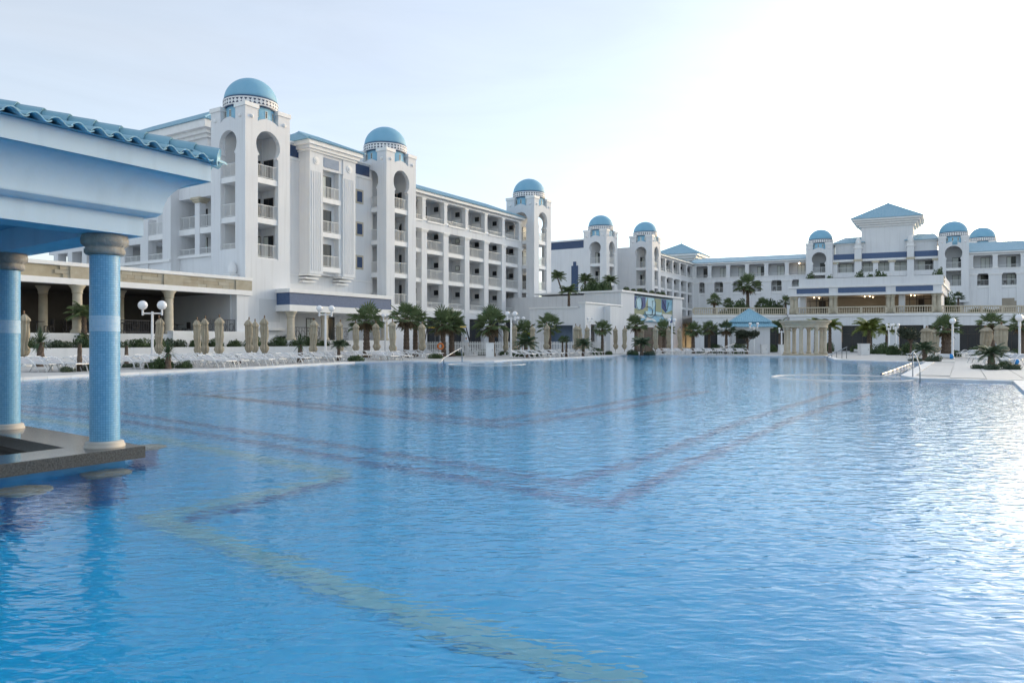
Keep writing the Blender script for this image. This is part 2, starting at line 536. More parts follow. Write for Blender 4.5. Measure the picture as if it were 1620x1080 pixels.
def door(fr, axis, d, a0, a1, z0, z1, root, curtain=0.5, out=-1):
    """balcony door: brown frame, dark pane, pale curtain behind part of it; stands proud of the back wall"""
    def bx(mb, p0, p1, q0, q1, e0, e1):
        if axis == 'n': mb.box(p0, p1, min(d + out * e0, d + out * e1), max(d + out * e0, d + out * e1), q0, q1)
        else: mb.box(min(d + out * e0, d + out * e1), max(d + out * e0, d + out * e1), p0, p1, q0, q1)
        return mb
    f = part('door', bx(MB(fr), a0, a1, z0, z1, 0.0, 0.04), 'frame', root)
    w_ = (a1 - a0)
    mid = a0 + w_ * 0.5
    for k, (p0, p1) in enumerate(((a0 + 0.06, mid - 0.03), (mid + 0.03, a1 - 0.06))):
        m = 'curtain' if random.random() < curtain else 'glass'
        part('pane', bx(MB(fr), p0, p1, z0 + 0.08, z1 - 0.07, 0.04, 0.055), m, f)
    return f

# ---------------------------------------------------------------- ground, pool, water
WZ = -0.055            # water level
FZ = -1.45            # pool floor
pool = [G(35, 598.5), G(146, 593.2), G(190, 591.3), G(300, 585.9), G(400, 581.7), G(480, 577.0), G(561, 572.8), G(640, 571.4),
        G(694, 572.4), G(745, 571.9), G(781, 571.0), G(806, 569.7), G(860, 567.4), G(993, 561.5),
        G(1100, 562.1), G(1305, 563.3), G(1322, 569.4), G(1420, 572.6), G(1466, 573.1), G(1427, 594.6), G(1441, 597.6), G(1458, 599.6),
        G(1605, 603.9), G(1620, 617.8), Vector((6.5, 8, 0)), Vector((6, -3, 0)), Vector((-26, -3, 0)), Vector((-20.5, 17, 0))]
pool2 = [(p.x, p.y) for p in pool]
def inside(x, y, poly=pool2):
    c = False
    for i in range(len(poly)):
        (x0, y0), (x1, y1) = poly[i - 1], poly[i]
        if (y0 > y) != (y1 > y) and x < (x1 - x0) * (y - y0) / (y1 - y0) + x0: c = not c
    return c
def ring_tris(outer, holes, z):
    loops = [outer] + holes
    flat = [p for l in loops for p in l]
    tri = tessellate_polygon([[Vector((p[0], p[1], 0)) for p in l] for l in loops])
    return [(p[0], p[1], z) for p in flat], [tuple(t) for t in tri]
def upward(vs, fs):
    out = []
    for t in fs:
        a, b, c = (Vector(vs[i]) for i in t)
        out.append(t if (b - a).cross(c - a).z > 0 else tuple(reversed(t)))
    return out
vs, fs = ring_tris([(-1500, -300), (1500, -300), (1500, 3000), (-1500, 3000)], [pool2], 0.0)
struct('ground', MB().add(vs, upward(vs, fs)), 'deck')

# paved pool shell: floor and sides
M['poolfloor'] = mosaic('pool_mosaic', (0.002, 0.335, 0.67), (0.004, 0.36, 0.70), (0.006, 0.375, 0.69), 0.10, cyl=False, rough=0.5)
vs, fs = ring_tris(pool2, [], FZ)
shell = MB().add(vs, upward(vs, fs))
for i in range(len(pool2)):
    (x0, y0), (x1, y1) = pool2[i - 1], pool2[i]
    shell.add([(x0, y0, FZ), (x1, y1, FZ), (x1, y1, 0.0), (x0, y0, 0.0)], [(0, 1, 2, 3)])
pool_o = struct('pool', shell, 'poolfloor')

# coloured tile bands laid into the pool floor
def GF(px, py):
    """the pool-floor point that shows at that place of the picture, seen through the water surface"""
    p = G(px, py, WZ)
    d = (p - Vector((0, 0, H))).normalized()
    sin_t = math.sqrt(max(0.0, 1 - d.z * d.z)) / 1.22
    tan_t = sin_t / math.sqrt(1 - sin_t * sin_t)
    hd = Vector((d.x, d.y, 0)).normalized()
    return Vector((p.x, p.y, 0)) + hd * tan_t * (WZ - FZ)
def band(pts, width, m, name='tile_band', z=0.006):
    pts = [Vector((p.x, p.y, 0)) for p in pts]
    mb = MB()
    n = len(pts)
    L = []; Rr = []
    for k in range(n):
        d0 = (pts[k] - pts[max(0, k - 1)]); d1 = (pts[min(n - 1, k + 1)] - pts[k])
        if d0.length < 1e-6: d0 = d1
        if d1.length < 1e-6: d1 = d0
        d0.normalize(); d1.normalize()
        n0 = Vector((-d0.y, d0.x, 0)); n1 = Vector((-d1.y, d1.x, 0))
        b = (n0 + n1)
        b = b / max(0.5, b.length_squared / 2)
        L.append(pts[k] + b * width / 2); Rr.append(pts[k] - b * width / 2)
    vs = [(p.x, p.y, FZ + z) for p in L + Rr]
    for k in range(n - 1):
        mb.add([vs[k], vs[k + 1], vs[n + k + 1], vs[n + k]], [(3, 2, 1, 0)])
    return part(name, mb, m, pool_o)
band([GF(20, 641), GF(193, 653), GF(370, 679), GF(593, 713), GF(905, 764), GF(1055, 712), GF(1198, 658), GF(1330, 618)], 0.25, 'purple')
band([GF(20, 648), GF(193, 665), GF(370, 694), GF(593, 733), GF(965, 796), GF(1100, 729), GF(1260, 660), GF(1380, 622)], 0.25, 'purple')
band([GF(700, 591), GF(600, 599), GF(289, 623), GF(500, 639), GF(640, 652), GF(775, 665), GF(930, 644), GF(1092, 616)], 0.36, 'purple')
band([GF(760, 591), GF(610, 602), GF(330, 625), GF(500, 645), GF(640, 660), GF(790, 674), GF(960, 650), GF(1120, 618)], 0.36, 'purple')
for a in range(4):
    q = [GF(560, 619), GF(690, 612), GF(838, 621), GF(720, 634)]
    c = (q[0] + q[1] + q[2] + q[3]) / 4
    k = 1 - 0.25 * a
    qq = [c + (p - c) * k for p in q]
    band(qq + [qq[0], qq[1]], 0.30, 'purple', 'medallion_band')
band([GF(10, 655), GF(100, 668), GF(193, 682), GF(330, 708), GF(440, 731), GF(545, 749)], 0.30, 'yelltile')
band([GF(548, 750), GF(440, 775), GF(330, 800), GF(235, 818)], 0.26, 'yelltile', z=0.010)
band([GF(556, 755), GF(460, 781), GF(370, 804), GF(296, 822)], 0.16, 'purple', z=0.014)
band([GF(230, 815), GF(330, 850), GF(440, 890), GF(560, 938), GF(760, 1010), GF(1010, 1085)], 0.26, 'yelltile', z=0.018)

# water
mw = bpy.data.materials.new('pool_water')
mw.use_nodes = True
n = mw.node_tree
b = n.nodes['Principled BSDF']
b.inputs['Base Color'].default_value = (0.80, 0.95, 1.0, 1)
b.inputs['Roughness'].default_value = 0.015
b.inputs['IOR'].default_value = 1.22
b.inputs['Transmission Weight'].default_value = 1.0
co = n.nodes.new('ShaderNodeTexCoord')
def wnoise(scale, stretch, detail, dist):
    mpn = n.nodes.new('ShaderNodeMapping')
    mpn.inputs['Scale'].default_value = stretch
    mpn.inputs['Rotation'].default_value = (0, 0, R(random.uniform(-12, 12)))
    t = n.nodes.new('ShaderNodeTexNoise')
    t.inputs['Scale'].default_value = scale
    t.inputs['Detail'].default_value = detail
    t.inputs['Distortion'].default_value = dist
    n.links.new(co.outputs['Object'], mpn.inputs['Vector'])
    n.links.new(mpn.outputs[0], t.inputs['Vector'])
    return t.outputs['Fac']
def bumpn(h, dist, prev=None):
    bp = n.nodes.new('ShaderNodeBump')
    bp.inputs['Strength'].default_value = 1.0
    bp.inputs['Distance'].default_value = dist
    n.links.new(h, bp.inputs['Height'])
    if prev is not None: n.links.new(prev, bp.inputs['Normal'])
    return bp.outputs[0]
# ripples come and go in broad patches of breeze
pm = n.nodes.new('ShaderNodeMapRange')
pm.inputs['From Min'].default_value = 0.38
pm.inputs['From Max'].default_value = 0.62
pm.inputs['To Min'].default_value = 0.7
pm.inputs['To Max'].default_value = 1.0
n.links.new(wnoise(0.16, (1, 0.7, 1), 2, 0.3), pm.inputs['Value'])
ml = n.nodes.new('ShaderNodeMath'); ml.operation = 'MULTIPLY'
n.links.new(wnoise(13.0, (0.6, 1.3, 1), 1.2, 0.35), ml.inputs[0])
n.links.new(pm.outputs[0], ml.inputs[1])
nb = bumpn(ml.outputs[0], 0.0105)
n.links.new(nb, b.inputs['Normal'])
M['water'] = mw
# real wavelets on a fine grid; the sheet runs a little way under the deck all round
import numpy as np
xs_ = [p[0] for p in pool2]; ys_ = [p[1] for p in pool2]
GX = 0.06
gx = np.arange(max(min(xs_), -24) - 0.2, max(xs_) + 0.2, GX)
gy = np.arange(-3.1, max(ys_) + 0.2, GX)
XX, YY = np.meshgrid(gx, gy)
def np_inside(x, y):
    c = np.zeros(x.shape, bool)
    for i in range(len(pool2)):
        (x0, y0), (x1, y1) = pool2[i - 1], pool2[i]
        if y0 == y1: continue
        c ^= ((y0 > y) != (y1 > y)) & (x < (x1 - x0) * (y - y0) / (y1 - y0) + x0)
    return c
ins = np_inside(XX, YY)
grow = ins.copy()
for k in range(3):
    g2 = grow.copy()
    g2[1:] |= grow[:-1]; g2[:-1] |= grow[1:]; g2[:, 1:] |= grow[:, :-1]; g2[:, :-1] |= grow[:, 1:]
    grow = g2
rs_ = np.random.RandomState(5)
HH = np.zeros(XX.shape)
WAVE = 0.0095                              # slope of each wave train
for k in range(34):
    lam = 0.21 * (2.2 ** rs_.rand())
    th = np.radians(rs_.normal(-75, 42))
    kk_ = 2 * np.pi / lam
    ph = rs_.rand() * 6.283
    wob = 0.35 * np.sin(XX * rs_.uniform(0.2, 0.6) + YY * rs_.uniform(0.2, 0.6) + rs_.rand() * 6)
    HH += WAVE / kk_ * np.sin(kk_ * (XX * np.cos(th) + YY * np.sin(th)) + ph + wob * 2.2)
breeze = 0.75 + 0.30 * np.sin(XX * 0.21 + 0.9 * np.sin(YY * 0.13 + 1.0)) * np.sin(YY * 0.17 + 0.4 + np.sin(XX * 0.11))
shelter = np.clip((66.0 - YY) / 22.0, 0.16, 1.0)          # calm water in the lee of the far buildings
side = np.clip((19.0 - (XX - 0.10 * YY)) / 7.0, 0.2, 1.0)
HH *= breeze * shelter * side
idx = -np.ones(XX.shape, np.int64)
idx[grow] = np.arange(grow.sum())
co_ = np.stack([XX[grow], YY[grow], WZ + HH[grow]], 1)
q_ = grow[:-1, :-1] & grow[1:, :-1] & grow[:-1, 1:] & grow[1:, 1:]
fc = np.stack([idx[:-1, :-1][q_], idx[:-1, 1:][q_], idx[1:, 1:][q_], idx[1:, :-1][q_]], 1)
wm = bpy.data.meshes.new('water')
wm.vertices.add(len(co_)); wm.vertices.foreach_set('co', co_.ravel().astype(np.float32))
wm.loops.add(fc.size); wm.loops.foreach_set('vertex_index', fc.ravel().astype(np.int32))
wm.polygons.add(len(fc)); wm.polygons.foreach_set('loop_start', np.arange(0, fc.size, 4, dtype=np.int32))
wm.update(calc_edges=True)
wm.polygons.foreach_set('use_smooth', np.ones(len(fc), bool))
wm.materials.append(M['water'])
wo = bpy.data.objects.new('water', wm)
col.objects.link(wo)
tag(wo, kind='structure')

# coping
def offset_poly(pl, d):
    out = []
    n = len(pl)
    area = sum(pl[i - 1][0] * pl[i][1] - pl[i][0] * pl[i - 1][1] for i in range(n))
    sg = 1 if area > 0 else -1
    for i in range(n):
        p0, p1, p2 = Vector(pl[i - 1]), Vector(pl[i]), Vector(pl[(i + 1) % n])
        a = (p1 - p0).normalized(); c = (p2 - p1).normalized()
        na = Vector((a.y, -a.x)) * sg; nc = Vector((c.y, -c.x)) * sg
        q = na + nc
        q = q / max(0.6, q.length_squared / 2)
        out.append(tuple(p1 + q * d))
    return out
o1 = offset_poly(pool2, -0.04); o2 = offset_poly(pool2, 0.42)
cop = thing('pool_coping', None, None, (0, 0, 0)); cop['kind'] = 'structure'
n_ = len(pool2)
M['coping2'] = mat('white_coping_worn', (0.66, 0.665, 0.66), 0.6, (0.60, 0.605, 0.60), 1.6)
for i in range(n_):
    a, c = (i - 1) % n_, i
    A1, C1, A2, C2 = Vector(o1[a]), Vector(o1[c]), Vector(o2[a]), Vector(o2[c])
    ln = (C1 - A1).length
    step = 0.95 if max(A1.y, C1.y) < 40 else 1.9
    k_n = max(1, round(ln / step))
    for q in range(k_n):
        g = min(0.006 / max(ln, 0.1), 0.02)
        t0, t1 = q / k_n + g, (q + 1) / k_n - g
        p = [A1.lerp(C1, t0), A1.lerp(C1, t1), A2.lerp(C2, t1), A2.lerp(C2, t0)]
        h = 0.035 + random.uniform(-0.003, 0.003)
        vs = [(v.x, v.y, h) for v in p] + [(v.x, v.y, -0.06) for v in p]
        part('coping_stone', MB().add(vs, [(0, 1, 2, 3), (0, 4, 5, 1), (1, 5, 6, 2), (2, 6, 7, 3), (3, 7, 4, 0)]), random.choice(('coping', 'coping', 'coping2')), cop)

# paving slabs of the right-hand deck
pav = thing('paving', None, None, (0, 0, 0)); pav['kind'] = 'structure'
fr_d = frame_deg((13.9, 25.9), 31.1)
cnt = 0
def slab_mesh(w_, d_):
    mb = MB(fr_d.sub(0, 0))
    q = Frame((0, 0), fr_d.a, fr_d.b)
    mb.fr = q
    g = 0.012
    mb.box(g, w_ - g, g, d_ - g, 0.004, 0.022)
    return mesh('paving_slab', mb, 'slab')
sm = slab_mesh(1.25, 1.1)
for i in range(0, 22):
    for j in range(-16, 0):
        p = fr_d.P(i * 1.25 + (0.6 if j % 2 else 0), j * 1.1, 0)
        cc = fr_d.P(i * 1.25 + 0.62 + (0.6 if j % 2 else 0), j * 1.1 + 0.55, 0)
        px = CX + F * cc.x / cc.y
        corners = [fr_d.P(i * 1.25 + (0.6 if j % 2 else 0) + e * 1.25, j * 1.1 + g_ * 1.1, 0) for e in (0, 1) for g_ in (0, 1)]
        o2p = o2
        if px > 1700 or any(inside(c_.x, c_.y, o2p) for c_ in corners) or cnt >= 290: continue
        s_ = place('paving_slab', sm, pav)
        s_.location = p
        cnt += 1

# round spa rims rising out of the water
def spa(c, r, label):
    mb = MB()
    seg = 48
    prof = [(r - 0.06, -0.5), (r - 0.06, -0.045), (r - 0.05, -0.036), (r + 0.05, -0.036), (r + 0.06, -0.045), (r + 0.06, -0.5)]
    mb.lathe((c.x, c.y, 0), prof, seg, caps=False)
    return solo('spa_rim', mb, 'coping', label, 'spa', (c.x, c.y, FZ), smooth=True)
spa(Vector((12.35, 27.9, 0)), 2.45, 'round white rim of the sunken spa beside the right-hand deck')
spa(Vector((-1.5, 44.2, 0)), 2.25, 'round white rim of the spa at the far left pool edge below the swing')

# ---------------------------------------------------------------- domed towers
def arc(cx, cz, r, a0, a1, k):
    return [(cx + r * math.cos(a0 + (a1 - a0) * i / k), cz + r * math.sin(a0 + (a1 - a0) * i / k)) for i in range(k + 1)]
def elevation(w_, zb, zt, low, pw=1.22, open_=True):
    c = w_ / 2
    zp = zt - 0.98
    hw = c - pw
    sag = 0.36
    rr = (hw * hw + sag * sag) / (2 * sag)
    a = math.asin(min(1, hw / rr))
    top = arc(c, zp + sag - rr, rr, math.pi / 2 - a, math.pi / 2 + a, 12)
    outer = [(0, zb), (w_, zb), (w_, zt), (w_ - pw, zt)] + top + [(pw, zt), (0, zt)]
    if not open_: return outer, []
    r = hw * 1.17
    zc = zt - 2.78
    nk = hw * 0.86
    th = math.acos(nk / r)
    zn = zc - r * math.sin(th)
    hole = [(c - hw, low), (c + hw, low), (c + hw, zn - 0.16), (c + nk, zn - 0.06)] + arc(c, zc, r, -th, math.pi + th, 26) + [(c - nk, zn - 0.06), (c - hw, zn - 0.16)]
    return outer, [hole]
def tower(fr, s0, n0, label, floors, zb, low, side_low=None, W=4.5, D=4.3, zt=20.0, detail=True, right_open=False, dome_r=2.12):
    f = fr.sub(s0, n0)
    root = thing('domed_tower', label, 'tower', f.P(W / 2, D / 2, zb))
    T = 0.42
    pw = 1.22
    o, h = elevation(W, zb, zt, low)
    part('wall', MB(f).plate(o, h, 0, T), 'white', root)
    o, h = elevation(D, zb, zt, side_low or low, open_=side_low is not None)
    cut = lambda pts: [(min(max(p[0], T), D - T), p[1]) for p in pts]
    part('wall', MB(f).plate(cut(o), h, 0, T, 's'), 'white', root)
    o, h = elevation(D, zb, zt, low, open_=right_open)
    part('wall', MB(f).plate(cut(o), h, W - T, W, 's'), 'white', root)
    o, h = elevation(W, zb, zt, low, open_=False)
    part('wall', MB(f).plate(o, h, D - T, D), 'white', root)
    for (i, j) in ((0, 0), (1, 0), (0, 1), (1, 1)):
        x0 = 0.004 if i == 0 else W - pw + 0.004; y0 = 0.004 if j == 0 else D - pw + 0.004
        ph = part('pier_head', MB(f).box(x0, x0 + pw - 0.008, y0, y0 + pw - 0.008, zt - 1.3, zt + 0.004), 'white', root)
        part('pier_cap', MB(f).box(x0 - 0.09, x0 + pw + 0.08, y0 - 0.09, y0 + pw + 0.08, zt + 0.004, zt + 0.34), 'trim', ph)
    # inside: back wall, floors
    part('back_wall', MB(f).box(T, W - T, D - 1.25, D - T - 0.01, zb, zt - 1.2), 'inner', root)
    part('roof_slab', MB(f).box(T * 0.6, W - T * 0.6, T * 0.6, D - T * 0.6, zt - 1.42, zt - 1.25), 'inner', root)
    for z in floors:
        part('floor_slab', MB(f).box(0.09, W - 0.1, 0.09, D - 0.1, z - 0.45, z), 'trim', root)
        door(f, 'n', D - 1.25, W / 2 - 0.2, W - T - 0.15, z + 0.02, z + 2.15, root, 0.3)
        railing(f, 'n', 0.16, pw + 0.01, W - pw - 0.01, z, z + 1.08, root)
        if not right_open: door(f, 's', W - T, 1.55, 2.75, z + 0.02, z + 2.15, root, 0.15)
        if side_low is not None:
            railing(f, 's', 0.16, pw + 0.01, D - pw - 0.01, max(z, side_low - 0.05), max(z + 1.08, side_low + 0.45), root)
        if right_open:
            railing(f, 's', W - 0.16, pw + 0.01, D - pw - 0.01, z, z + 1.08, root)
    # drum, patterned band, dome
    c = f.P(W / 2, D / 2, 0)
    part('drum', MB().lathe(c, [(dome_r * 0.93, zt - 1.24), (dome_r * 0.93, zt + 0.46)], 32), 'drum', root, True)
    bd = part('band', MB().lathe(c, [(dome_r * 0.98, zt + 0.40), (dome_r * 1.03, zt + 0.42), (dome_r * 1.03, zt + 1.02), (dome_r * 0.97, zt + 1.04)], 40), 'trim', root)
    part('band_line', MB().lathe(c, [(dome_r * 1.0, zt + 1.02), (dome_r * 1.035, zt + 1.025), (dome_r * 1.02, zt + 1.12), (dome_r * 0.9, zt + 1.12)], 40, caps=False), 'navy', bd)
    part('band_line', MB().lathe(c, [(dome_r * 0.9, zt + 0.33), (dome_r * 0.985, zt + 0.33), (dome_r * 0.985, zt + 0.41), (dome_r * 0.9, zt + 0.41)], 40, caps=False), 'navy', bd)
    mb = MB()
    K = 40
    rr = dome_r * 1.03 + 0.012
    for i in range(K):
        a = 2 * math.pi * i / K
        wv = 2 * math.pi / K * 0.40
        zm = zt + 0.70
        for sg in (1, -1):
            pts = []
            for (t, z) in ((a - wv, zm + sg * 0.20), (a + wv, zm + sg * 0.20), (a, zm + sg * 0.02)):
                pts.append((c.x + rr * math.cos(t), c.y + rr * math.sin(t), z))
            mb.add(pts, [(0, 1, 2)])
    part('band_pattern', mb, 'pattern', bd)
    dr = dome_r
    prof = [(dr * math.cos(a), zt + 1.10 + dr * 0.93 * math.sin(a)) for a in [math.pi / 2 * i / 14 for i in range(15)]]
    prof[-1] = (0.02, prof[-1][1])
    part('dome', MB().lathe(c, prof, 48), 'dome', root, True)
    # small grilled windows round the drum
    for i in range(16):
        a = 2 * math.pi * (i + 0.5) / 16
        d = Vector((math.cos(a), math.sin(a), 0)); t = Vector((-d.y, d.x, 0))
        m2 = MB()
        q = c + d * (dome_r * 0.93 - 0.01)
        vs = []
        for e in (0, 0.035):
            for (u, z) in ((-0.11, zt - 0.55), (0.11, zt - 0.55), (0.11, zt + 0.08), (-0.11, zt + 0.08)):
                p = q + t * u + d * e
                vs.append((p.x, p.y, z))
        m2.add(vs, [(4, 5, 6, 7), (0, 1, 5, 4), (1, 2, 6, 5), (2, 3, 7, 6), (3, 0, 4, 7)])
        wn = part('drum_window', m2, 'curtain', root)
        if detail:
            p = q + d * 0.04
            outline = [(-0.06, zt - 0.48), (0.06, zt - 0.48), (0.06, zt - 0.33), (0.02, zt - 0.31), (0.06, zt - 0.29), (0.06, zt - 0.14), (0.02, zt - 0.12), (0.06, zt - 0.10), (0.06, zt + 0.02), (-0.06, zt + 0.02), (-0.06, zt - 0.10), (-0.02, zt - 0.12), (-0.06, zt - 0.14), (-0.06, zt - 0.29), (-0.02, zt - 0.31), (-0.06, zt - 0.33)]
            part('grille', MB().add([(*(p + t * u).xy, z) for (u, z) in outline], [tuple(range(len(outline)))]), 'frame', wn)
    zb_ = zt - 0.72
    for (s_, n_2, dx, dy) in ((pw / 2, 0, 0, -1), (W - pw / 2, 0, 0, -1), (0, pw / 2, -1, 0), (0, D - pw / 2, -1, 0)):
        p = f.P(s_, n_2, zb_)
        part('boss', MB().ball(p, 0.17, seg=12, rings=6), 'trim', root, True)
    return root

LF = frame_deg((-21.1, 59.0), 32.2)     # left wing: s runs away along the facade, n into the building
FL = [14.57, 11.33, 8.12]
tower(LF, 0, 0, 'nearest and tallest-looking domed tower beside the stone-banded restaurant', FL, 0.0, 8.0, 8.72)
s2 = LF.s_at(611.3)
tower(LF, s2, 0, 'white domed tower between the fluted bay and the long balcony wing', FL + [5.0], 0.0, 4.9, 5.0)
s3 = LF.s_at(845.2)
tower(LF, s3, 0, 'domed tower closing the far end of the left balcony wing', FL + [5.0], 0.0, 4.9, 5.0, right_open=True)

# ---------------------------------------------------------------- balcony wings
def capital(mb, fr, s, n0, n1, hw, z):
    for k, (e, h0, h1) in enumerate(((0.05, 0.0, 0.09), (0.11, 0.09, 0.2), (0.17, 0.2, 0.32))):
        mb.box(s - hw - e, s + hw + e, n0 - e, n1, z + h0, z + h1)
RFW = [None]
def wing(fr, cols, n0, label, name='balcony_wing', zb=0.0, low=5.0, floors=(11.33, 8.12, 5.0), ztop=14.45, eave=17.2, hw=0.45, depth=9.0, bay_d=2.2, ridge=19.1, left_hip=0.0, right_hip=0.0,
         ground=None, curtain=0.3, hw_top=0.28, back='inner', roof_back=True, end0=None, end1=None, partition=True):
    s0, s1 = cols[0], cols[-1]
    e0 = s0 - hw if end0 is None else end0
    e1 = s1 + hw if end1 is None else end1
    root = thing(name, label, 'hotel wing', fr.P((e0 + e1) / 2, n0 + depth / 2, zb))
    nb = n0 + bay_d
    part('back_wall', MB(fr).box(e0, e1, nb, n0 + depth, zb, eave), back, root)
    zc = ztop - 0.95                      # underside of the band carrying the top loggia
    for i, s in enumerate(cols):
        c = part('column', MB(fr).box(s - hw, s + hw, n0, n0 + 0.75, zb, zc - 0.32), 'white', root)
        mb = MB(fr)
        capital(mb, fr, s, n0, n0 + 0.75, hw, zc - 0.32)
        part('capital', mb, 'trim', c)
        t = part('upper_column', MB(fr).box(s - hw_top, s + hw_top, n0 + 0.05, n0 + 0.62, ztop - 0.02, eave - 0.32), 'white', root)
        part('capital', MB(fr).box(s - hw_top - 0.07, s + hw_top + 0.07, n0, n0 + 0.7, eave - 0.50, eave - 0.32), 'trim', t)
        part('base', MB(fr).box(s - hw_top - 0.09, s + hw_top + 0.09, n0 - 0.03, n0 + 0.7, ztop - 0.02, ztop + 0.2), 'trim', t)
    part('balcony_band', MB(fr).box(e0, e1, n0 + 0.03, nb, zc, ztop - 0.02), 'white', root)
    for i in range(len(cols) - 1):
        a, b = cols[i] + hw_top + 0.12, cols[i + 1] - hw_top - 0.12
        part('ledge', MB(fr).box(a, b, n0 - 0.09, n0 + 0.2, ztop - 0.16, ztop - 0.02), 'trim', root)
    for z in floors:
        part('floor_slab', MB(fr).box(e0, e1, n0 + 0.12, nb, z - 0.42, z), 'trim', root)
    part('apron_wall', MB(fr).box(e0, e1, n0 + 0.16, n0 + 0.5, (ground or (zb, 0, 0))[0] if ground is None else ground[1], low - 0.42), 'white', root)
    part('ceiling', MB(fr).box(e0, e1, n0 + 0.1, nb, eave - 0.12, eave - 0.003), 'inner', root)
    part('eave_beam', MB(fr).box(e0, e1, n0 + 0.02, n0 + 0.64, eave - 0.32, eave - 0.125), 'white', root)
    part('fascia', MB(fr).box(e0 - 0.1, e1 + 0.1, n0 - 0.38, n0 + 0.4, eave, eave + 0.34), 'trim', root)
    lv = list(floors) + [ztop]
    for i in range(len(cols) - 1):
        for z in lv:
            top = z == ztop
            h_ = hw_top if top else hw
            a, b = cols[i] + h_, cols[i + 1] - h_
            railing(fr, 'n', n0 + 0.24, a, b, z, z + (0.55 if top else (0.62 if z == floors[-1] and low > z - 0.1 else 1.06)), root, 0.16)
            c_ = (cols[i] + cols[i + 1]) / 2
            door(fr, 'n', nb, c_ - 0.25, c_ + 1.15, z + 0.02, z + 2.1, root, curtain)
        if partition:
            for z in lv:
                part('partition', MB(fr).box(cols[i] - 0.07, cols[i] + 0.07, n0 + 0.76, nb, z, z + 2.7), back, root)
                if fr is not RFW[0]:
                    w_ = part('side_window', MB(fr).box(cols[i + 1] - 0.13, cols[i + 1] - 0.075, n0 + 1.05, n0 + 1.65, z + 1.55, z + 2.1), 'frame', root)
                    part('pane', MB(fr).box(cols[i + 1] - 0.14, cols[i + 1] - 0.13, n0 + 1.1, n0 + 1.6, z + 1.6, z + 2.05), 'curtain' if random.random() < 0.15 else 'glass', w_)
                    part('low_screen', MB(fr).box(cols[i + 1] - 0.2, cols[i + 1] - 0.14, n0 + 0.8, nb - 0.02, z, z + 1.25), 'trim', root)
    # roof
    ov = 0.5
    e = [fr.P(e0 - 0.1, n0 - ov, eave + 0.34), fr.P(e1 + 0.1, n0 - ov, eave + 0.34)]
    nr = n0 + depth / 2
    r = [fr.P(e0 - 0.1 + left_hip, nr, ridge), fr.P(e1 + 0.1 - right_hip, nr, ridge)]
    roof_slope(e[0], e[1], r[0], r[1], root)
    bk = [fr.P(e0 - 0.1, n0 + depth + ov, eave + 0.34), fr.P(e1 + 0.1, n0 + depth + ov, eave + 0.34)]
    if roof_back: roof_slope(bk[1], bk[0], r[1], r[0], root)
    if left_hip > 0: roof_slope(bk[0], e[0], r[0], r[0], root)
    if right_hip > 0: roof_slope(e[1], bk[1], r[1], r[1], root)
    return root
NW = 1.85
wc = [LF.s_at(p, NW) for p in (671.5, 705.8, 739.2, 769.6, 797.2, 823.0)]
w1 = wing(LF, [wc[0] - (wc[1] - wc[0])] + wc, NW, 'long left balcony wing with five balconies per floor between two domed towers', zb=0.0, low=5.0, end0=s2 + 4.3, end1=s3 + 0.1, ground=(0, 3.95), ridge=19.5, right_hip=2.0)
# ground-floor glazing under the long wing
for k in range(len(wc) - 1):
    a, b = wc[k] + 0.45, wc[k + 1] - 0.45
    g = part('shop_window', MB(LF).box(a, b, NW + 0.55, NW + 0.6, 0.1, 3.9), 'frame', w1)
    q = (b - a) / 3
    for j in range(3):
        part('pane', MB(LF).box(a + j * q + 0.05, a + (j + 1) * q - 0.05, NW + 0.53, NW + 0.55, 0.25, 3.8), 'glass', g)

# ---------------------------------------------------------------- left hotel: end block with loggias (seen end-on, left of the nearest tower)
eb = thing('hotel_end_block', 'white hotel end block with columned loggias left of the nearest domed tower', 'hotel block', LF.P(3, 9, 0))
s_e = 0.35
n_a, n_b = 4.3, LF.n_at(283, s_e)
nc = (LF.n_at(318, s_e) + LF.n_at(306, s_e)) / 2
part('wall', MB(LF).box(s_e + 0.1, s_e + 2.0, n_a + 0.01, n_b, 0, 8.55), 'white', eb)
part('back_wall', MB(LF).box(s_e + 1.9, 9.0, n_a + 0.01, n_b + 6, 0.05, 14.3), 'inner', eb)
part('sill', MB(LF).box(s_e - 0.12, s_e + 0.5, n_a + 0.02, n_b, 8.38, 8.6), 'trim', eb)
part('floor_slab', MB(LF).box(s_e + 0.04, s_e + 1.9, n_a + 0.02, n_b, 10.35, 10.85), 'trim', eb)
part('beam', MB(LF).box(s_e, s_e + 1.95, n_a + 0.02, n_b, 13.4, 14.45), 'white', eb)
c = part('column', MB(LF).box(s_e, s_e + 0.6, nc - 0.32, nc + 0.32, 8.6, 12.95), 'white', eb)
mb = MB(LF)
for e, h0, h1 in ((0.06, 12.95, 13.05), (0.16, 13.05, 13.2), (0.26, 13.2, 13.4)): mb.box(s_e - e, s_e + 0.6 + e, nc - 0.32 - e, nc + 0.32 + e, h0, h1 - 0.002)
part('capital', mb, 'stone2', c)
for (a, b) in ((n_a + 0.35, nc - 0.33), (nc + 0.33, n_b)):
    railing(LF, 's', s_e + 0.1, a, b, 10.85, 11.9, eb)
    railing(LF, 's', s_e + 0.1, a, b, 8.6, 9.15, eb)
    for z in (8.62, 10.87):
        door(LF, 's', s_e + 1.9, (a + b) / 2 - 0.2, (a + b) / 2 + 0.75, z, z + 2.0, eb, 0.1)
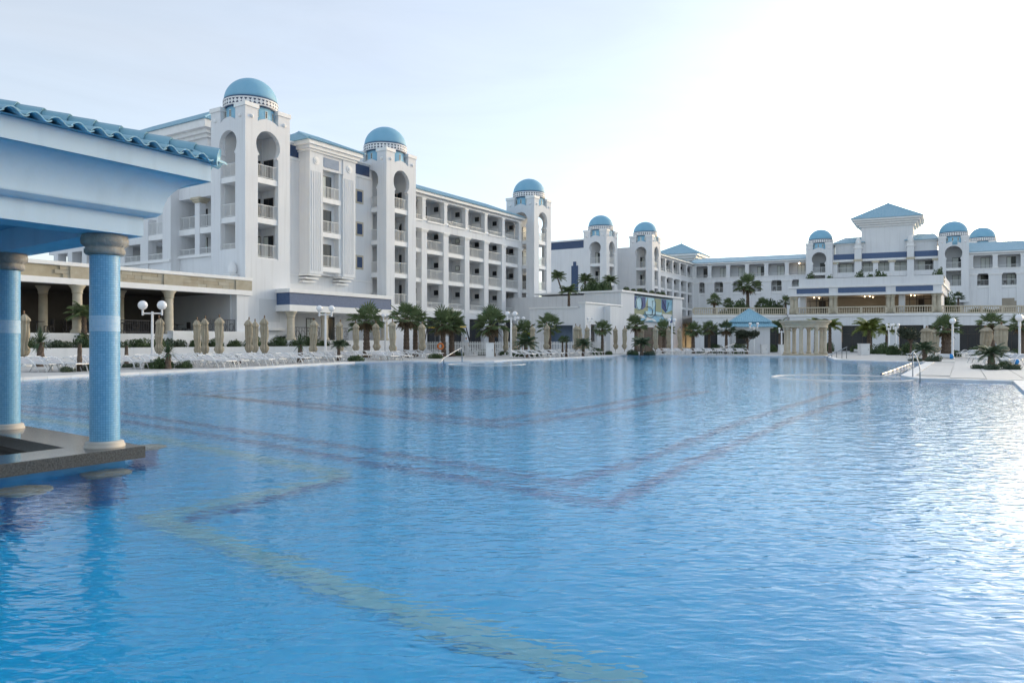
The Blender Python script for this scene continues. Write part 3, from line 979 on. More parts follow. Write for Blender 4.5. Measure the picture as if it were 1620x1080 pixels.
# stepped part farther left
s_f = LF.s_at(270, n_b)
p_ = [LF.n_at(px, s_f) for px in (270, 257, 234, 222, 197, 190)]
part('pier', MB(LF).box(s_f, s_e + 2.0, p_[0], p_[1], 0, 15.2), 'white', eb)
part('pier', MB(LF).box(s_f, s_f + 0.8, p_[2], p_[3], 0, 12.0), 'white', eb)
part('pier', MB(LF).box(s_f, s_f + 0.8, p_[4], p_[5] + 1.2, 0, 10.3), 'white', eb)
far_n = LF.n_at(77, s_f)
part('wall', MB(LF).box(s_f + 0.12, s_f + 2.6, p_[0] + 0.02, far_n, 0, 8.3), 'white', eb)
part('back_wall', MB(LF).box(s_f + 2.5, 8.9, p_[0] + 0.03, far_n, 0.03, 10.2), 'inner', eb)
part('sill', MB(LF).box(s_f - 0.12, s_f + 0.6, p_[0] + 0.03, far_n, 8.1, 8.33), 'trim', eb)
part('floor_slab', MB(LF).box(s_f + 0.05, s_f + 2.5, p_[1], p_[2], 10.1, 10.55), 'trim', eb)
part('beam', MB(LF).box(s_f + 0.02, s_f + 2.6, p_[3], far_n, 9.9, 10.28), 'white', eb)
for q in range(int((far_n - p_[5] - 1.3) / 2.6)):
    a = p_[5] + 1.3 + q * 2.6
    part('pier', MB(LF).box(s_f, s_f + 0.8, a + 1.7, a + 2.5, 8.33, 9.9), 'white', eb)
railing(LF, 's', s_f + 0.12, p_[1], p_[2], 10.55, 11.6, eb)
railing(LF, 's', s_f + 0.12, p_[1], p_[2], 8.33, 8.9, eb)
railing(LF, 's', s_f + 0.12, p_[3], p_[4], 8.33, 8.9, eb)
# the tall hip-roofed block behind the tower
hb = thing('hip_roofed_block', 'tall white block with stepped cornice and blue hip roof behind the nearest tower', 'hotel block', LF.P(8, 14, 0))
S0, S1, N0, N1 = 2.75, 13.0, 8.6, 30.0
part('wall', MB(LF).box(S0, S1, N0, N1, 0.02, 19.3), 'white', hb)
for e, z0, z1 in ((0.25, 19.3, 19.6), (0.55, 19.6, 19.95), (0.95, 19.95, 20.65)):
    part('cornice', MB(LF).box(S0 - e, S1 + e, N0 - e, N1 + e, z0, z1), 'trim', hb)
zr, ov = 20.66, 1.05
q = [LF.P(S0 - ov, N0 - ov, zr), LF.P(S1 + ov, N0 - ov, zr), LF.P(S1 + ov, N1 + ov, zr), LF.P(S0 - ov, N1 + ov, zr)]
mid = (S0 + S1) / 2
r_ = [LF.P(mid, N0 + 5, 24.0), LF.P(mid, N1 - 5, 24.0)]
roof_slope(q[3], q[0], r_[1], r_[0], hb)
roof_slope(q[0], q[1], r_[0], r_[0], hb)
roof_slope(q[1], q[2], r_[0], r_[1], hb)
ridge_cap(q[0], r_[0], hb)
part('low_roof_wall', MB(LF).box(0.4, S0 - 0.01, 5.0, N0 - 0.5, 14.5, 17.6), 'white', hb)
# carved finials on pedestals
def finial(fr, s, n, z, h, label):
    p = fr.P(s, n, z)
    root = thing('stone_finial', label, 'finial', p)
    part('pedestal', MB(fr.sub(s, n)).box(-0.42 * h, 0.42 * h, -0.42 * h, 0.42 * h, z, z + 0.35 * h).box(-0.5 * h, 0.5 * h, -0.5 * h, 0.5 * h, z + 0.35 * h, z + 0.42 * h), 'trim', root)
    prof = [(0.30, 0.42), (0.36, 0.6), (0.37, 0.8), (0.34, 1.0), (0.29, 1.15), (0.20, 1.32), (0.1, 1.42), (0.02, 1.45)]
    part('urn', MB().lathe(p, [(a * h, b * h) for a, b in prof], 16), 'trim', root, True)
finial(LF, 0.7, 9.4, 16.55, 1.35, 'white egg-shaped stone finial on the roof left of the nearest dome')
finial(LF, -0.3, 1.2, 6.28, 0.95, 'white urn finial standing on the stone-banded restaurant roof edge')

# ---------------------------------------------------------------- bay block between the first two towers
bb = thing('bay_block', 'white block with fluted balcony bay and navy panels between two domed towers', 'hotel block', LF.P(10, 6, 0))
NB = 2.1
part('wall', MB(LF).box(4.2, s2 + 0.3, NB, 11, 0.03, 17.3), 'white', bb)
part('attic_wall', MB(LF).box(4.2, s2 + 0.3, NB + 0.12, 11, 17.5, 18.75), 'white', bb)
part('string_course', MB(LF).box(4.2, s2 + 0.1, NB - 0.1, 10.9, 17.3, 17.5), 'trim', bb)
part('coping', MB(LF).box(4.2, s2 + 0.1, NB - 0.06, 10.9, 18.75, 18.92), 'trim', bb)
part('string_course', MB(LF).box(4.2, s2 + 0.05, NB - 0.05, NB + 0.05, 7.15, 7.25), 'trim', bb)
NY = 0.75                                         # bay front
b0 = LF.s_at(490, NY); b1 = LF.s_at(562.5, NY)
f1 = LF.s_at(511, NY); f2 = LF.s_at(543, NY)
zb0, zb1 = 7.3, 18.1
for (a, b) in ((b0, f1), (f2, b1)):
    pl = part('pilaster', MB(LF).box(a, b, NY, NB + 0.2, zb0, zb1), 'white', bb)
    k = 5
    wd = (b - a - 0.3) / k
    mb = MB(LF)
    for i in range(k):
        x = a + 0.15 + i * wd
        mb.box(x + wd * 0.22, x + wd * 0.78, NY - 0.05, NY + 0.02, zb0 + 0.3, 16.4)
    part('fluting', mb, 'white', pl)
    c = LF.P((a + b) / 2, NY, 17.35)
    mb = MB()
    seg = 20
    for r0, e in ((0.36, 0.05), (0.22, 0.10), (0.1, 0.14)):
        ring = []
        for w_ in (0.0, e):
            ring += [c + Vector((LF.a.x * r0 * math.cos(t), LF.a.y * r0 * math.cos(t), r0 * math.sin(t))) - Vector((LF.b.x, LF.b.y, 0)) * w_ for t in [2 * math.pi * i / seg for i in range(seg)]]
        mb.add(ring, [tuple(range(seg, 2 * seg))] + [(i, (i + 1) % seg, seg + (i + 1) % seg, seg + i) for i in range(seg)])
    part('medallion', mb, 'trim', pl)
    for j, (dz, e, sh) in enumerate(((0.0, 0.0, 0.95), (0.28, 0.35, 0.75), (0.55, 0.7, 0.55))):
        part('corbel', MB(LF).box(a - 0.05, b - 0.1, NY + 0.1 + e, NB + 0.1, zb0 - dz - 0.16, zb0 - dz - 0.005), 'trim', pl)
part('bay_head', MB(LF).box(f1 - 0.01, f2 + 0.01, NY + 0.08, NB + 0.2, 16.75, zb1), 'white', bb)
part('navy_panel', MB(LF).box(f1 + 0.15, f2 - 0.5, NY + 0.03, NY + 0.09, 17.0, 17.85), 'greyblue', bb)
part('cheek_wall', MB(LF).box(f2 - 0.38, f2 - 0.003, NY + 0.2, NB + 1.4, zb0, 16.76), 'white', bb)
mb = MB(LF).box(f1 - 0.02, f2 - 0.36, NY + 0.8, NY + 0.9, zb0, 16.8)
part('niche_wall', mb, 'white', bb)
for z in (14.25, 11.15, 8.02):
    part('floor_slab', MB(LF).box(f1 - 0.01, f2 - 0.2, NY + 0.1, NY + 0.82, z - 0.42, z), 'trim', bb)
    railing(LF, 'n', NY + 0.2, f1, f2 - 0.4, z, z + 1.05, bb)
    door(LF, 'n', NY + 0.8, f1 + 0.35, f1 + 1.75, z + 0.02, z + 2.15, bb, 0.3)
for e, z0, z1 in ((0.12, 18.1, 18.3), (0.3, 18.3, 18.6), (0.5, 18.6, 19.0)):
    part('cornice', MB(LF).box(b0 - e, b1 + e, NY - e, NB + 6, z0, z1), 'trim', bb)
ov = 0.62
e_ = [LF.P(b0 - ov, NY - ov, 19.0), LF.P(b1 + ov, NY - ov, 19.0), LF.P(b1 + ov, NB + 6.2, 19.0), LF.P(b0 - ov, NB + 6.2, 19.0)]
g_ = [LF.P(b0 + 1.7, NY + 3.3, 20.6), LF.P(b1 - 1.7, NY + 3.3, 20.6)]
roof_slope(e_[0], e_[1], g_[0], g_[1], bb)
roof_slope(e_[3], e_[0], g_[0], g_[0], bb)
roof_slope(e_[1], e_[2], g_[1], g_[1], bb)
roof_slope(e_[2], e_[3], g_[1], g_[0], bb)
ridge_cap(e_[0], g_[0], bb); ridge_cap(e_[1], g_[1], bb); ridge_cap(g_[0], g_[1], bb)
part('navy_panel', MB(LF).box(4.3, LF.s_at(477, NB) , NB + 0.08, NB + 0.13, 17.62, 18.6), 'navy', bb)
part('navy_panel', MB(LF).box(LF.s_at(563, NB), s2 - 0.05, NB + 0.08, NB + 0.13, 17.62, 18.6), 'navy', bb)
wx0, wx1 = LF.s_at(564.5, NB), LF.s_at(572.5, NB)
for z in (14.9, 11.75, 8.5):
    f_ = part('window', MB(LF).box(wx0 - 0.18, wx1 + 0.18, NB - 0.04, NB + 0.05, z - 0.18, z + 1.2), 'stone2', bb)
    part('pane', MB(LF).box(wx0, wx1, NB - 0.055, NB - 0.04, z, z + 1.02), 'navy', f_)
# lower wall and ground-floor recess of the nearest tower
rec = part('recess', MB(LF).box(LF.s_at(410), LF.s_at(443), -0.004, 0.2, 2.9, 4.75), 'inner', bb)
part('sill', MB(LF).box(LF.s_at(409), LF.s_at(447), -0.28, 0.05, 2.2, 2.4), 'trim', bb)

# entrance canopy with the slate-blue mosaic fascia
NC = -1.6
c0, c1 = LF.s_at(458.5, NC), LF.s_at(619, NC)
cp = thing('entrance_canopy', 'flat entrance canopy with slate-blue mosaic fascia below the fluted bay', 'canopy', LF.P((c0 + c1) / 2, 0, 0))
part('roof', MB(LF).box(c0 - 0.12, c1 + 0.05, NC - 0.12, NB, 5.3, 5.62), 'trim', cp)
part('mosaic_fascia', MB(LF).box(c0, c1, NC, NB - 0.01, 4.3, 5.3), 'navy2', cp)
part('beam', MB(LF).box(c0 - 0.1, c1 + 0.03, NC - 0.1, NB - 0.005, 3.78, 4.3), 'trim', cp)
def stone_column(fr, s, n, z0, z1, r, root, seg=18, m='stone2'):
    p = fr.P(s, n, 0)
    c = part('column', MB().lathe(p, [(r * 1.35, z0), (r * 1.35, z0 + 0.12), (r * 1.15, z0 + 0.2), (r, z0 + 0.28), (r * 0.93, z1 - 0.55)], seg), m, root, True)
    part('capital', MB().lathe(p, [(r * 0.93, z1 - 0.55), (r * 1.05, z1 - 0.5), (r * 1.02, z1 - 0.42), (r * 1.2, z1 - 0.22), (r * 1.62, z1 - 0.06), (r * 1.62, z1 - 0.003)], seg), m, c, True)
    return c
stone_column(LF, c0 + 0.45, NC + 0.4, 1.4, 3.78, 0.32, cp)
stone_column(LF, (c0 + c1) / 2 - 2.0, NC + 0.4, 1.4, 3.78, 0.32, cp)
stone_column(LF, c1 - 0.5, NC + 0.4, 1.4, 3.78, 0.32, cp)
part('porch_floor', MB(LF).box(c0 - 0.3, c1, NC - 0.1, NB, 0.02, 1.4), 'white2', cp)
door(LF, 'n', NB, LF.s_at(515, NB), LF.s_at(529, NB), 1.42, 3.55, cp, 0.0)
door(LF, 'n', NB, LF.s_at(484, NB), LF.s_at(498, NB), 1.42, 3.4, cp, 0.3)
def iron_rail(fr, n, s0, s1, z0, z1, root):
    mb = MB(fr)
    mb.box(s0, s1, n - 0.02, n + 0.02, z1 - 0.05, z1)
    mb.box(s0, s1, n - 0.02, n + 0.02, z0 + 0.08, z0 + 0.12)
    k = int((s1 - s0) / 0.16)
    for i in range(k + 1):
        s = s0 + (s1 - s0) * i / k
        mb.box(s - 0.013, s + 0.013, n - 0.012, n + 0.012, z0, z1)
    q = int((s1 - s0) / 0.5)
    for i in range(q):
        c = fr.P(s0 + (i + 0.5) * (s1 - s0) / q, n, (z0 + z1) / 2)
        pts = [c + Vector((fr.a.x * 0.2 * math.cos(t), fr.a.y * 0.2 * math.cos(t), 0.28 * math.sin(t))) for t in [2 * math.pi * j / 12 for j in range(13)]]
        mb.tube(pts, 0.018, 4)
    return part('iron_railing', mb, 'iron', root)
iron_rail(LF, NC + 0.4, c0 + 0.9, c0 + 3.6, 1.4, 2.5, cp)
iron_rail(LF, NC + 0.4, c0 + 5.2, c0 + 7.0, 1.4, 2.5, cp)

# ---------------------------------------------------------------- restaurant with sandstone band
NR = -1.0
r1 = LF.s_at(398, NR); r0 = LF.s_at(20, NR) - 9
rs = thing('restaurant', 'open-sided restaurant with sandstone block band above its columns', 'restaurant', LF.P((r0 + r1) / 2, 5, 0))
zt, zl, zc = 6.25, 5.25, 4.88
part('roof', MB(LF).box(r0, r1, NR - 0.02, 12, 6.0, 6.02), 'white2', rs)
part('parapet', MB(LF).box(r0, r1 + 0.05, NR - 0.12, NR + 0.5, 6.02, zt), 'trim', rs)
part('backing', MB(LF).box(r0, r1 - 0.02, NR + 0.06, NR + 0.5, zl, 6.0), 'stone3', rs)
part('lip', MB(LF).box(r0, r1 + 0.03, NR - 0.1, NR + 0.6, zc, zl), 'trim', rs)
rng = random.Random(3)
tones = []
for k in range(5):
    f_ = 0.86 + 0.28 * rng.random()
    g_ = rng.uniform(-0.015, 0.015)
    M['sand%d' % k] = mat('sandstone_tone_%s' % 'abcde'[k], (0.40 * f_ + g_, 0.355 * f_, 0.27 * f_ - g_), 0.85, (0.47 * f_ + g_, 0.425 * f_, 0.335 * f_ - g_), 2.0, 0.4, 14)
for row in range(3):
    z0 = zl + 0.01 + row * 0.25
    s = r1 - 0.03
    while s > r0 + 12:
        wd = rng.uniform(0.5, 1.15)
        part('stone_block', MB(LF).box(max(s - wd, r0), s - 0.012, NR - rng.uniform(0.0, 0.02), NR + 0.05, z0, z0 + 0.238), 'sand%d' % rng.randrange(5), rs)
        s -= wd
pil = [LF.s_at(p, NR) for p in (272, 127)]
d_ = pil[0] - pil[1]
for s in (r1 - 0.75, pil[0] + 0.1, pil[1] + 0.1, pil[1] - d_):
    part('band_pilaster', MB(LF).box(s - 0.75, s + 0.72, NR - 0.09, NR + 0.02, zl + 0.002, 6.0), 'sand1', rs)
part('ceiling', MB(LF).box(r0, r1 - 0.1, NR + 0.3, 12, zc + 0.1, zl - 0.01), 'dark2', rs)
part('floor', MB(LF).box(r0, r1 - 0.1, NR - 0.3, 12, 1.55, 1.82), 'white2', rs)
part('plinth', MB(LF).box(pil[0] - 0.3, r1 + 0.5, NR - 0.6, NR + 0.45, 0.6, 2.05), 'trim', rs)
part('terrace_wall', MB(LF).box(r0, r1 + 2.0, NR - 0.35, NR - 0.2, 0, 1.8), 'white2', rs)
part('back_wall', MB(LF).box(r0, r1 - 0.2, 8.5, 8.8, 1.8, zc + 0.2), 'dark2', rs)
part('end_wall', MB(LF).box(r1 - 1.5, r1 - 1.3, NR + 0.6, 8.5, 1.82, zc + 0.1), 'inner', rs)
part('end_pier', MB(LF).box(r1 - 1.35, r1 - 0.3, NR + 0.02, NR + 1.2, 1.0, zc - 0.002), 'white', rs)
part('bar_front', MB(LF).box(r1 - 9, r1 - 2.5, 6.5, 7.2, 1.82, 3.0), 'dark', rs)
for s in (pil[0], pil[1], pil[1] - d_):
    stone_column(LF, s, NR + 0.35, 1.83, zc, 0.30, rs)
for s in (pil[0] - 2.2, pil[1] - 0.2, pil[1] + 5.0, pil[1] - 5.0, pil[1] - 8.5):
    stone_column(LF, s, NR + 4.2, 1.83, zc + 0.1, 0.28, rs)
for s in (pil[1] - 3.2, pil[1] - 0.2):
    part('doorway', MB(LF).box(s - 0.5, s + 0.3, 8.42, 8.5, 1.84, 3.9), 'greyblue', rs)
iron_rail(LF, NR + 0.2, pil[0] + 2.9, r1 - 1.4, 1.83, 2.95, rs)
iron_rail(LF, NR + 0.2, pil[1] + 0.5, pil[0] - 0.5, 1.83, 2.75, rs)
# restaurant chairs round dark tables
def dining(s, n, k):
    p = LF.P(s, n, 1.82)
    t = thing('dining_table', 'dark dining table inside the restaurant, %s from its right end' % ORD[k], 'table', p, 'restaurant tables')
    part('table_top', MB().lathe(p, [(0.45, 0.72), (0.45, 0.76)], 16), 'dark', t)
    part('stem', MB().lathe(p, [(0.22, 0.0), (0.22, 0.03), (0.04, 0.05), (0.04, 0.72)], 10), 'iron', t)
    for q in (0, 1):
        sg = 1 if q else -1
        f = Frame(LF.P(s + sg * 0.75, n, 0).xy, LF.a * sg, LF.b)
        c = thing('dining_chair', 'dark chair at the %s restaurant table from the right, on its %s side' % (ORD[k], 'far' if q else 'near'), 'chair', f.P(0, 0, 1.82), 'restaurant chairs')
        part('seat', MB(f).box(-0.22, 0.22, -0.22, 0.22, 2.24, 2.29), 'dark', c)
        part('backrest', MB(f).box(0.18, 0.22, -0.22, 0.22, 2.29, 2.75), 'dark', c)
        for (x, y) in ((-0.2, -0.2), (0.2, -0.2), (-0.2, 0.2), (0.2, 0.2)):
            part('leg', MB(f).box(x - 0.02, x + 0.02, y - 0.02, y + 0.02, 1.82, 2.24), 'iron', c)
for k, (s, n) in enumerate(((pil[0] + 2.0, 1.4), (pil[0] - 2.2, 1.2), (pil[0] - 5.0, 1.6), (pil[1] - 1.5, 1.3), (pil[1] - 4.2, 1.6))):
    dining(s, n, k)

# retaining wall of the planted strip in front
rw = MB(LF)
pts = [(-26, -2.3), (-21.5, -3.2), (-18.5, -4.2), (-14, -4.4), (-6, -4.3), (2, -4.1), (8.3, -4.0)]
outer = pts + [(x, y + 0.3) for x, y in reversed(pts)]
rw.plate(outer, [], 0.0, 0.92, 'z')
solo('retaining_wall', rw, 'white2', 'low white retaining wall behind the left sun loungers', 'wall', LF.P(-6, -4.2, 0))
soil = MB(LF).plate([(-26, -2.0), (-21.5, -2.9), (-18.5, -3.9), (-14, -4.1), (-6, -4.0), (2, -3.8), (8.3, -3.7), (8.3, -1.7), (-26, -1.3)], [], 0.0, 0.8, 'z')
o = struct('planting_bed', soil, 'dark2')

# ---------------------------------------------------------------- middle blocks with two more towers
P4 = Vector(((959.5 - CX) / F * 126.0, 126.0)); P5 = Vector(((1031.7 - CX) / F * 133.0, 133.0))
M4 = frame_deg(P4, 32.2); M5 = frame_deg(P5, 31.0)
tower(M4, 0, 0, 'domed tower at the corner of the windowless white block with navy stripe', [14.57, 11.33, 8.12], 0.0, 8.0, 8.0, detail=False)
tower(M5, 0, 0, 'domed tower left of the far pyramid roof, beside a blank white wall', [14.57, 11.33, 8.12], 0.0, 8.0, 8.0, detail=False)
mbk = thing('windowless_block', 'windowless white block with navy roof band and navy vertical stripe', 'hotel block', M4.P(4, 12, 0))
nE = M4.n_at(862, 0)
part('wall', MB(M4).box(0.02, 12, 4.31, nE, 0, 17.4), 'white', mbk)
part('navy_band', MB(M4).box(0.15, 12, 4.33, nE - 0.1, 17.4, 18.7), 'navy', mbk)
part('coping', MB(M4).box(-0.02, 12.1, 4.32, nE, 18.7, 18.95), 'trim', mbk)
na, nb_ = M4.n_at(904, 0), M4.n_at(914.5, 0)
part('navy_stripe', MB(M4).box(-0.05, 0.03, nb_, na, 3, 14.4).box(-0.05, 0.03, nb_ + 0.35, na - 0.35, 14.4, 15.1), 'navy', mbk)
jb = thing('linking_block', 'blank white wall block joining the two middle domed towers', 'hotel block', M5.P(4, 10, 0))
part('wall', MB(M5).box(0.03, 9, 4.31, 13.0, 0, 18.2), 'white', jb)
part('coping', MB(M5).box(-0.03, 9.1, 4.32, 13.1, 18.2, 18.35), 'trim', jb)
# connecting wing towards the inner corner
cw = [M5.s_at(p, 0.6) for p in (1053.6, 1065.0, 1076.2, 1087.0, 1096.5)]
wing(M5, [cw[0] - (cw[1] - cw[0])] + cw, 0.6, 'short balcony wing running back from the middle tower to the inner corner', zb=0.0, low=5.0, end0=4.4, hw=0.5, depth=8.5, floors=(11.33, 8.12, 5.0), ridge=18.5, curtain=0.1)
# facing wing
OR = M5.P(cw[-1], 0.6, 0)
RF = frame_deg((OR.x, OR.y), 65.5 + 49.0 - 0.0) if False else Frame((OR.x, OR.y), (math.sin(R(114.5)), math.cos(R(114.5))), (math.sin(R(30)), math.cos(R(30))))
RFW[0] = RF
rc = [0.25] + [RF.s_at(p, 0) for p in (1122.2, 1151.5, 1181.5, 1212.0, 1244.6)] + [RF.s_at(1278, 0)]
w3 = wing(RF, rc, 0.0, 'three-storey balcony wing facing the pool right of the inner corner', zb=4.9, low=11.0, floors=(11.33,), hw=0.95, hw_top=0.36, depth=9.0, ridge=18.9, curtain=0.6, left_hip=0.0, end1=rc[-1])
part('lower_wall', MB(RF).box(0.1, rc[-1], 0.2, 2.2, 4.92, 10.88), 'white', w3)
for px in (1203, 1228, 1172):
    s = RF.s_at(px, 0)
    f_ = part('window', MB(RF).box(s - 1.0, s + 1.0, 0.12, 0.2, 5.5, 8.4), 'frame', w3)
    part('pane', MB(RF).box(s - 0.85, s + 0.85, 0.1, 0.12, 5.6, 8.3), 'glass', f_)
part('corner_block', MB(RF).box(-9, 0.15, 1.2, 9, 0.0, 17.0), 'inner', w3)
part('window_lamp', MB(RF).box(RF.s_at(1186.5, 0), RF.s_at(1191, 0), 0.1, 0.16, 5.3, 6.5), 'warm', w3)
part('ceiling_lamp', MB().ball(RF.P(RF.s_at(1264.5, 0.8), 0.8, 16.75), 0.13), 'warm', w3, True)
# corner tower with the first pyramid roof
pc = thing('pyramid_roof_tower', 'square white roof tower with blue pyramid roof at the inner corner', 'roof tower', RF.P(-1, 5, 17))
def pyramid(root, fr, s0, s1, n0, n1, z0, z1, apex, ov=1.6, steps=4):
    part('wall', MB(fr).box(s0, s1, n0, n1, z0, z1), 'white', root)
    h = 1.5 / steps
    for k in range(steps):
        e = ov * (k + 1) / steps
        part('cornice', MB(fr).box(s0 - e, s1 + e, n0 - e, n1 + e, z1 + k * h, z1 + (k + 1) * h - 0.003 - 0.12 * (k < steps - 1)), 'trim', root)
        if k < steps - 1:
            part('cornice', MB(fr).box(s0 - e + 0.08, s1 + e - 0.08, n0 - e + 0.08, n1 + e - 0.08, z1 + (k + 1) * h - 0.122, z1 + (k + 1) * h - 0.002), 'white2', root)
    e = ov + 0.12
    z = z1 + 1.5
    q = [fr.P(s0 - e, n0 - e, z), fr.P(s1 + e, n0 - e, z), fr.P(s1 + e, n1 + e, z), fr.P(s0 - e, n1 + e, z)]
    a = fr.P((s0 + s1) / 2, (n0 + n1) / 2, apex)
    for i in range(4):
        roof_slope(q[i], q[(i + 1) % 4], a, a, root, m='tile')
        ridge_cap(q[i], a, root)
    part('roof_finial', MB().lathe(a, [(0.12, -0.1), (0.14, 0.1), (0.05, 0.3), (0.09, 0.5), (0.03, 0.75), (0.01, 1.1)], 8), 'railing', root)
sA = RF.s_at(1046, 6); sB = RF.s_at(1095.5, 6)
pyramid(pc, RF, sA, sB, 6.0, 6.0 + (sB - sA), 16.9, 18.75, 22.9, ov=1.5, steps=3)

# ---------------------------------------------------------------- right-hand building
s6 = RF.s_at(1275, -1.2)
W6 = RF.s_at(1316.5, -1.2) - s6
tower(RF, s6, -1.2, 'domed tower left of the large pyramid roof, facing the pool', [14.57, 11.33], 4.9, 11.2, W=W6, detail=True, dome_r=2.2)
s7 = RF.s_at(1484.5, -1.2)
W7 = RF.s_at(1533, -1.2) - s7
tower(RF, s7, -1.2, 'domed tower right of the large pyramid roof, with low hedges below', [14.57, 11.33], 8.4, 11.2, W=W7, zt=20.0, detail=True, dome_r=2.35)
s8 = RF.s_at(1533.5, 14)
tower(RF, s8, 14, 'domed tower half hidden behind the right-hand roof, only its dome showing', [14.57], 4.9, 14.0, detail=False, dome_r=2.3, zt=20.6)
f6 = RF.s_at(1262, 10)
cb = thing('central_block', 'central hotel block with slate-blue bands and loggia under the large pyramid roof', 'hotel block', RF.P((s6 + s7) / 2, 4, 4.9))
x = {p: RF.s_at(p, 0) for p in (1318, 1352, 1363, 1385, 1411, 1435, 1446, 1486)}
X0, X1 = s6 + W6, s7
part('back_wall', MB(RF).box(X0, X1, 2.4, 12, 4.9, 16.6), 'inner', cb)
part('lower_wall', MB(RF).box(X0, X1, 0.2, 2.4, 4.92, 10.9), 'white', cb)
part('floor_slab', MB(RF).box(X0, X1, 0.1, 2.4, 10.92, 11.35), 'trim', cb)
part('balcony_band', MB(RF).box(X0, X1, 0.05, 2.4, 13.6, 14.5), 'white', cb)
part('beam', MB(RF).box(X0, X1, 0.1, 2.4, 16.6, 17.0), 'trim', cb)
part('attic_wall', MB(RF).box(X0, X1, 0.35, 12, 17.0, 18.1), 'white', cb)
part('upper_wall', MB(RF).box(X0 + 0.2, X1 - 0.2, 1.6, 11, 18.1, 20.0), 'white', cb)
for (a, b) in ((X0 + 0.1, x[1352] - 0.05), (x[1363] + 0.05, x[1435] - 0.05), (x[1446] + 0.05, X1 - 0.1)):
    part('slate_band', MB(RF).box(a, b, 0.25, 0.36, 17.03, 18.08), 'navy2', cb)
for (a, b) in ((x[1352], x[1363]), (x[1435], x[1446])):
    p_1 = part('pillar', MB(RF).box(a, b, -0.35, 2.4, 4.93, 19.0), 'white', cb)
    part('capital', MB(RF).box(a - 0.15, b + 0.15, -0.5, 0.6, 16.55, 16.95), 'stone2', p_1)
    part('pillar_cap', MB(RF).box(a - 0.15, b + 0.15, -0.5, 1.6, 19.0, 19.2), 'trim', p_1)
for p in (x[1385], x[1411], X0 + 0.35, X1 - 0.35):
    c = part('column', MB(RF).box(p - 0.42, p + 0.42, 0.08, 0.8, 14.48, 16.3), 'white', cb)
    part('capital', MB(RF).box(p - 0.62, p + 0.62, -0.08, 0.95, 16.2, 16.6), 'stone2', c)
for (a, b) in ((X0 + 0.4, x[1352]), (x[1363], x[1385]), (x[1385], x[1411]), (x[1411], x[1435]), (x[1446], X1 - 0.4)):
    railing(RF, 'n', 0.3, a, b, 14.5, 15.5, cb, 0.2)
    door(RF, 'n', 2.4, (a + b) / 2 - 1.2, (a + b) / 2 + 1.2, 14.5, 16.4, cb, 0.8)
    door(RF, 'n', 2.4, (a + b) / 2 - 1.2, (a + b) / 2 + 1.2, 11.4, 13.3, cb, 0.4)
z = 20.0
for (a, b) in ((X0 + 0.1, x[1363]), (x[1435], X1 - 0.3)):
    part('cornice', MB(RF).box(a - 0.3, b + 0.3, 1.3, 11.2, z, z + 0.3), 'trim', cb)
    e = [RF.P(a - 0.5, 1.0, z + 0.3), RF.P(b + 0.5, 1.0, z + 0.3), RF.P(b + 0.5, 11.5, z + 0.3), RF.P(a - 0.5, 11.5, z + 0.3)]
    t_ = [RF.P(a + 1.5, 6, z + 1.9), RF.P(b - 0.5, 6, z + 1.9)]
    roof_slope(e[0], e[1], t_[0], t_[1], cb); roof_slope(e[3], e[0], t_[0], t_[0], cb); roof_slope(e[2], e[3], t_[1], t_[0], cb); roof_slope(e[1], e[2], t_[1], t_[1], cb)
pt = thing('pyramid_roof_tower', 'large square white roof tower with stepped eaves and blue pyramid roof', 'roof tower', RF.P((x[1363] + x[1435]) / 2, 6, 17))
a_, b_ = RF.s_at(1362.5, 1.5), RF.s_at(1444.5, 1.5)
pyramid(pt, RF, a_, b_, 1.5, 1.5 + (b_ - a_) * 0.9, 18.1, 23.2, 28.1, ov=1.55, steps=4)
finial(RF, (x[1352] + x[1363]) / 2, 0.4, 19.2, 1.35, 'white urn finial on the pillar left of the large pyramid tower')
finial(RF, (x[1435] + x[1446]) / 2, 0.4, 19.2, 1.35, 'white urn finial on the pillar right of the large pyramid tower')
# right wing
rr_ = [s7 + W7 + 0.3] + [RF.s_at(p, 0) for p in (1574.5, 1619)]
rr_ += [rr_[-1] + (rr_[-1] - rr_[-2]), rr_[-1] + 2 * (rr_[-1] - rr_[-2])]
w4 = wing(RF, rr_, 0.0, 'balcony wing at the right edge of the picture beyond the last tower', zb=4.9, low=11.0, floors=(11.33,), hw=1.0, hw_top=0.38, depth=9.5, ridge=19.6, curtain=0.75, eave=17.1)
part('lower_wall', MB(RF).box(s7 + W7 - 0.8, rr_[-1], 0.2, 2.2, 4.92, 10.88), 'white', w4)
for k in range(3):
    s = RF.s_at(1594.5, 0) + k * 5.4
    f_ = part('stepped_recess', MB(RF).box(s - 1.6, s + 1.6, 0.1, 0.2, 4.95, 8.5).box(s - 1.0, s + 1.0, 0.1, 0.2, 8.5, 9.0), 'beigeroom', w4)
part('undercroft', MB(RF).box(s7 - 0.3, s7 + W7 - 0.81, 1.5, 10, 4.93, 8.39), 'white2', w4)
part('string_course', MB(RF).box(s7 + W7, rr_[-1], 0.06, 0.2, 7.4, 7.55), 'trim', w4)

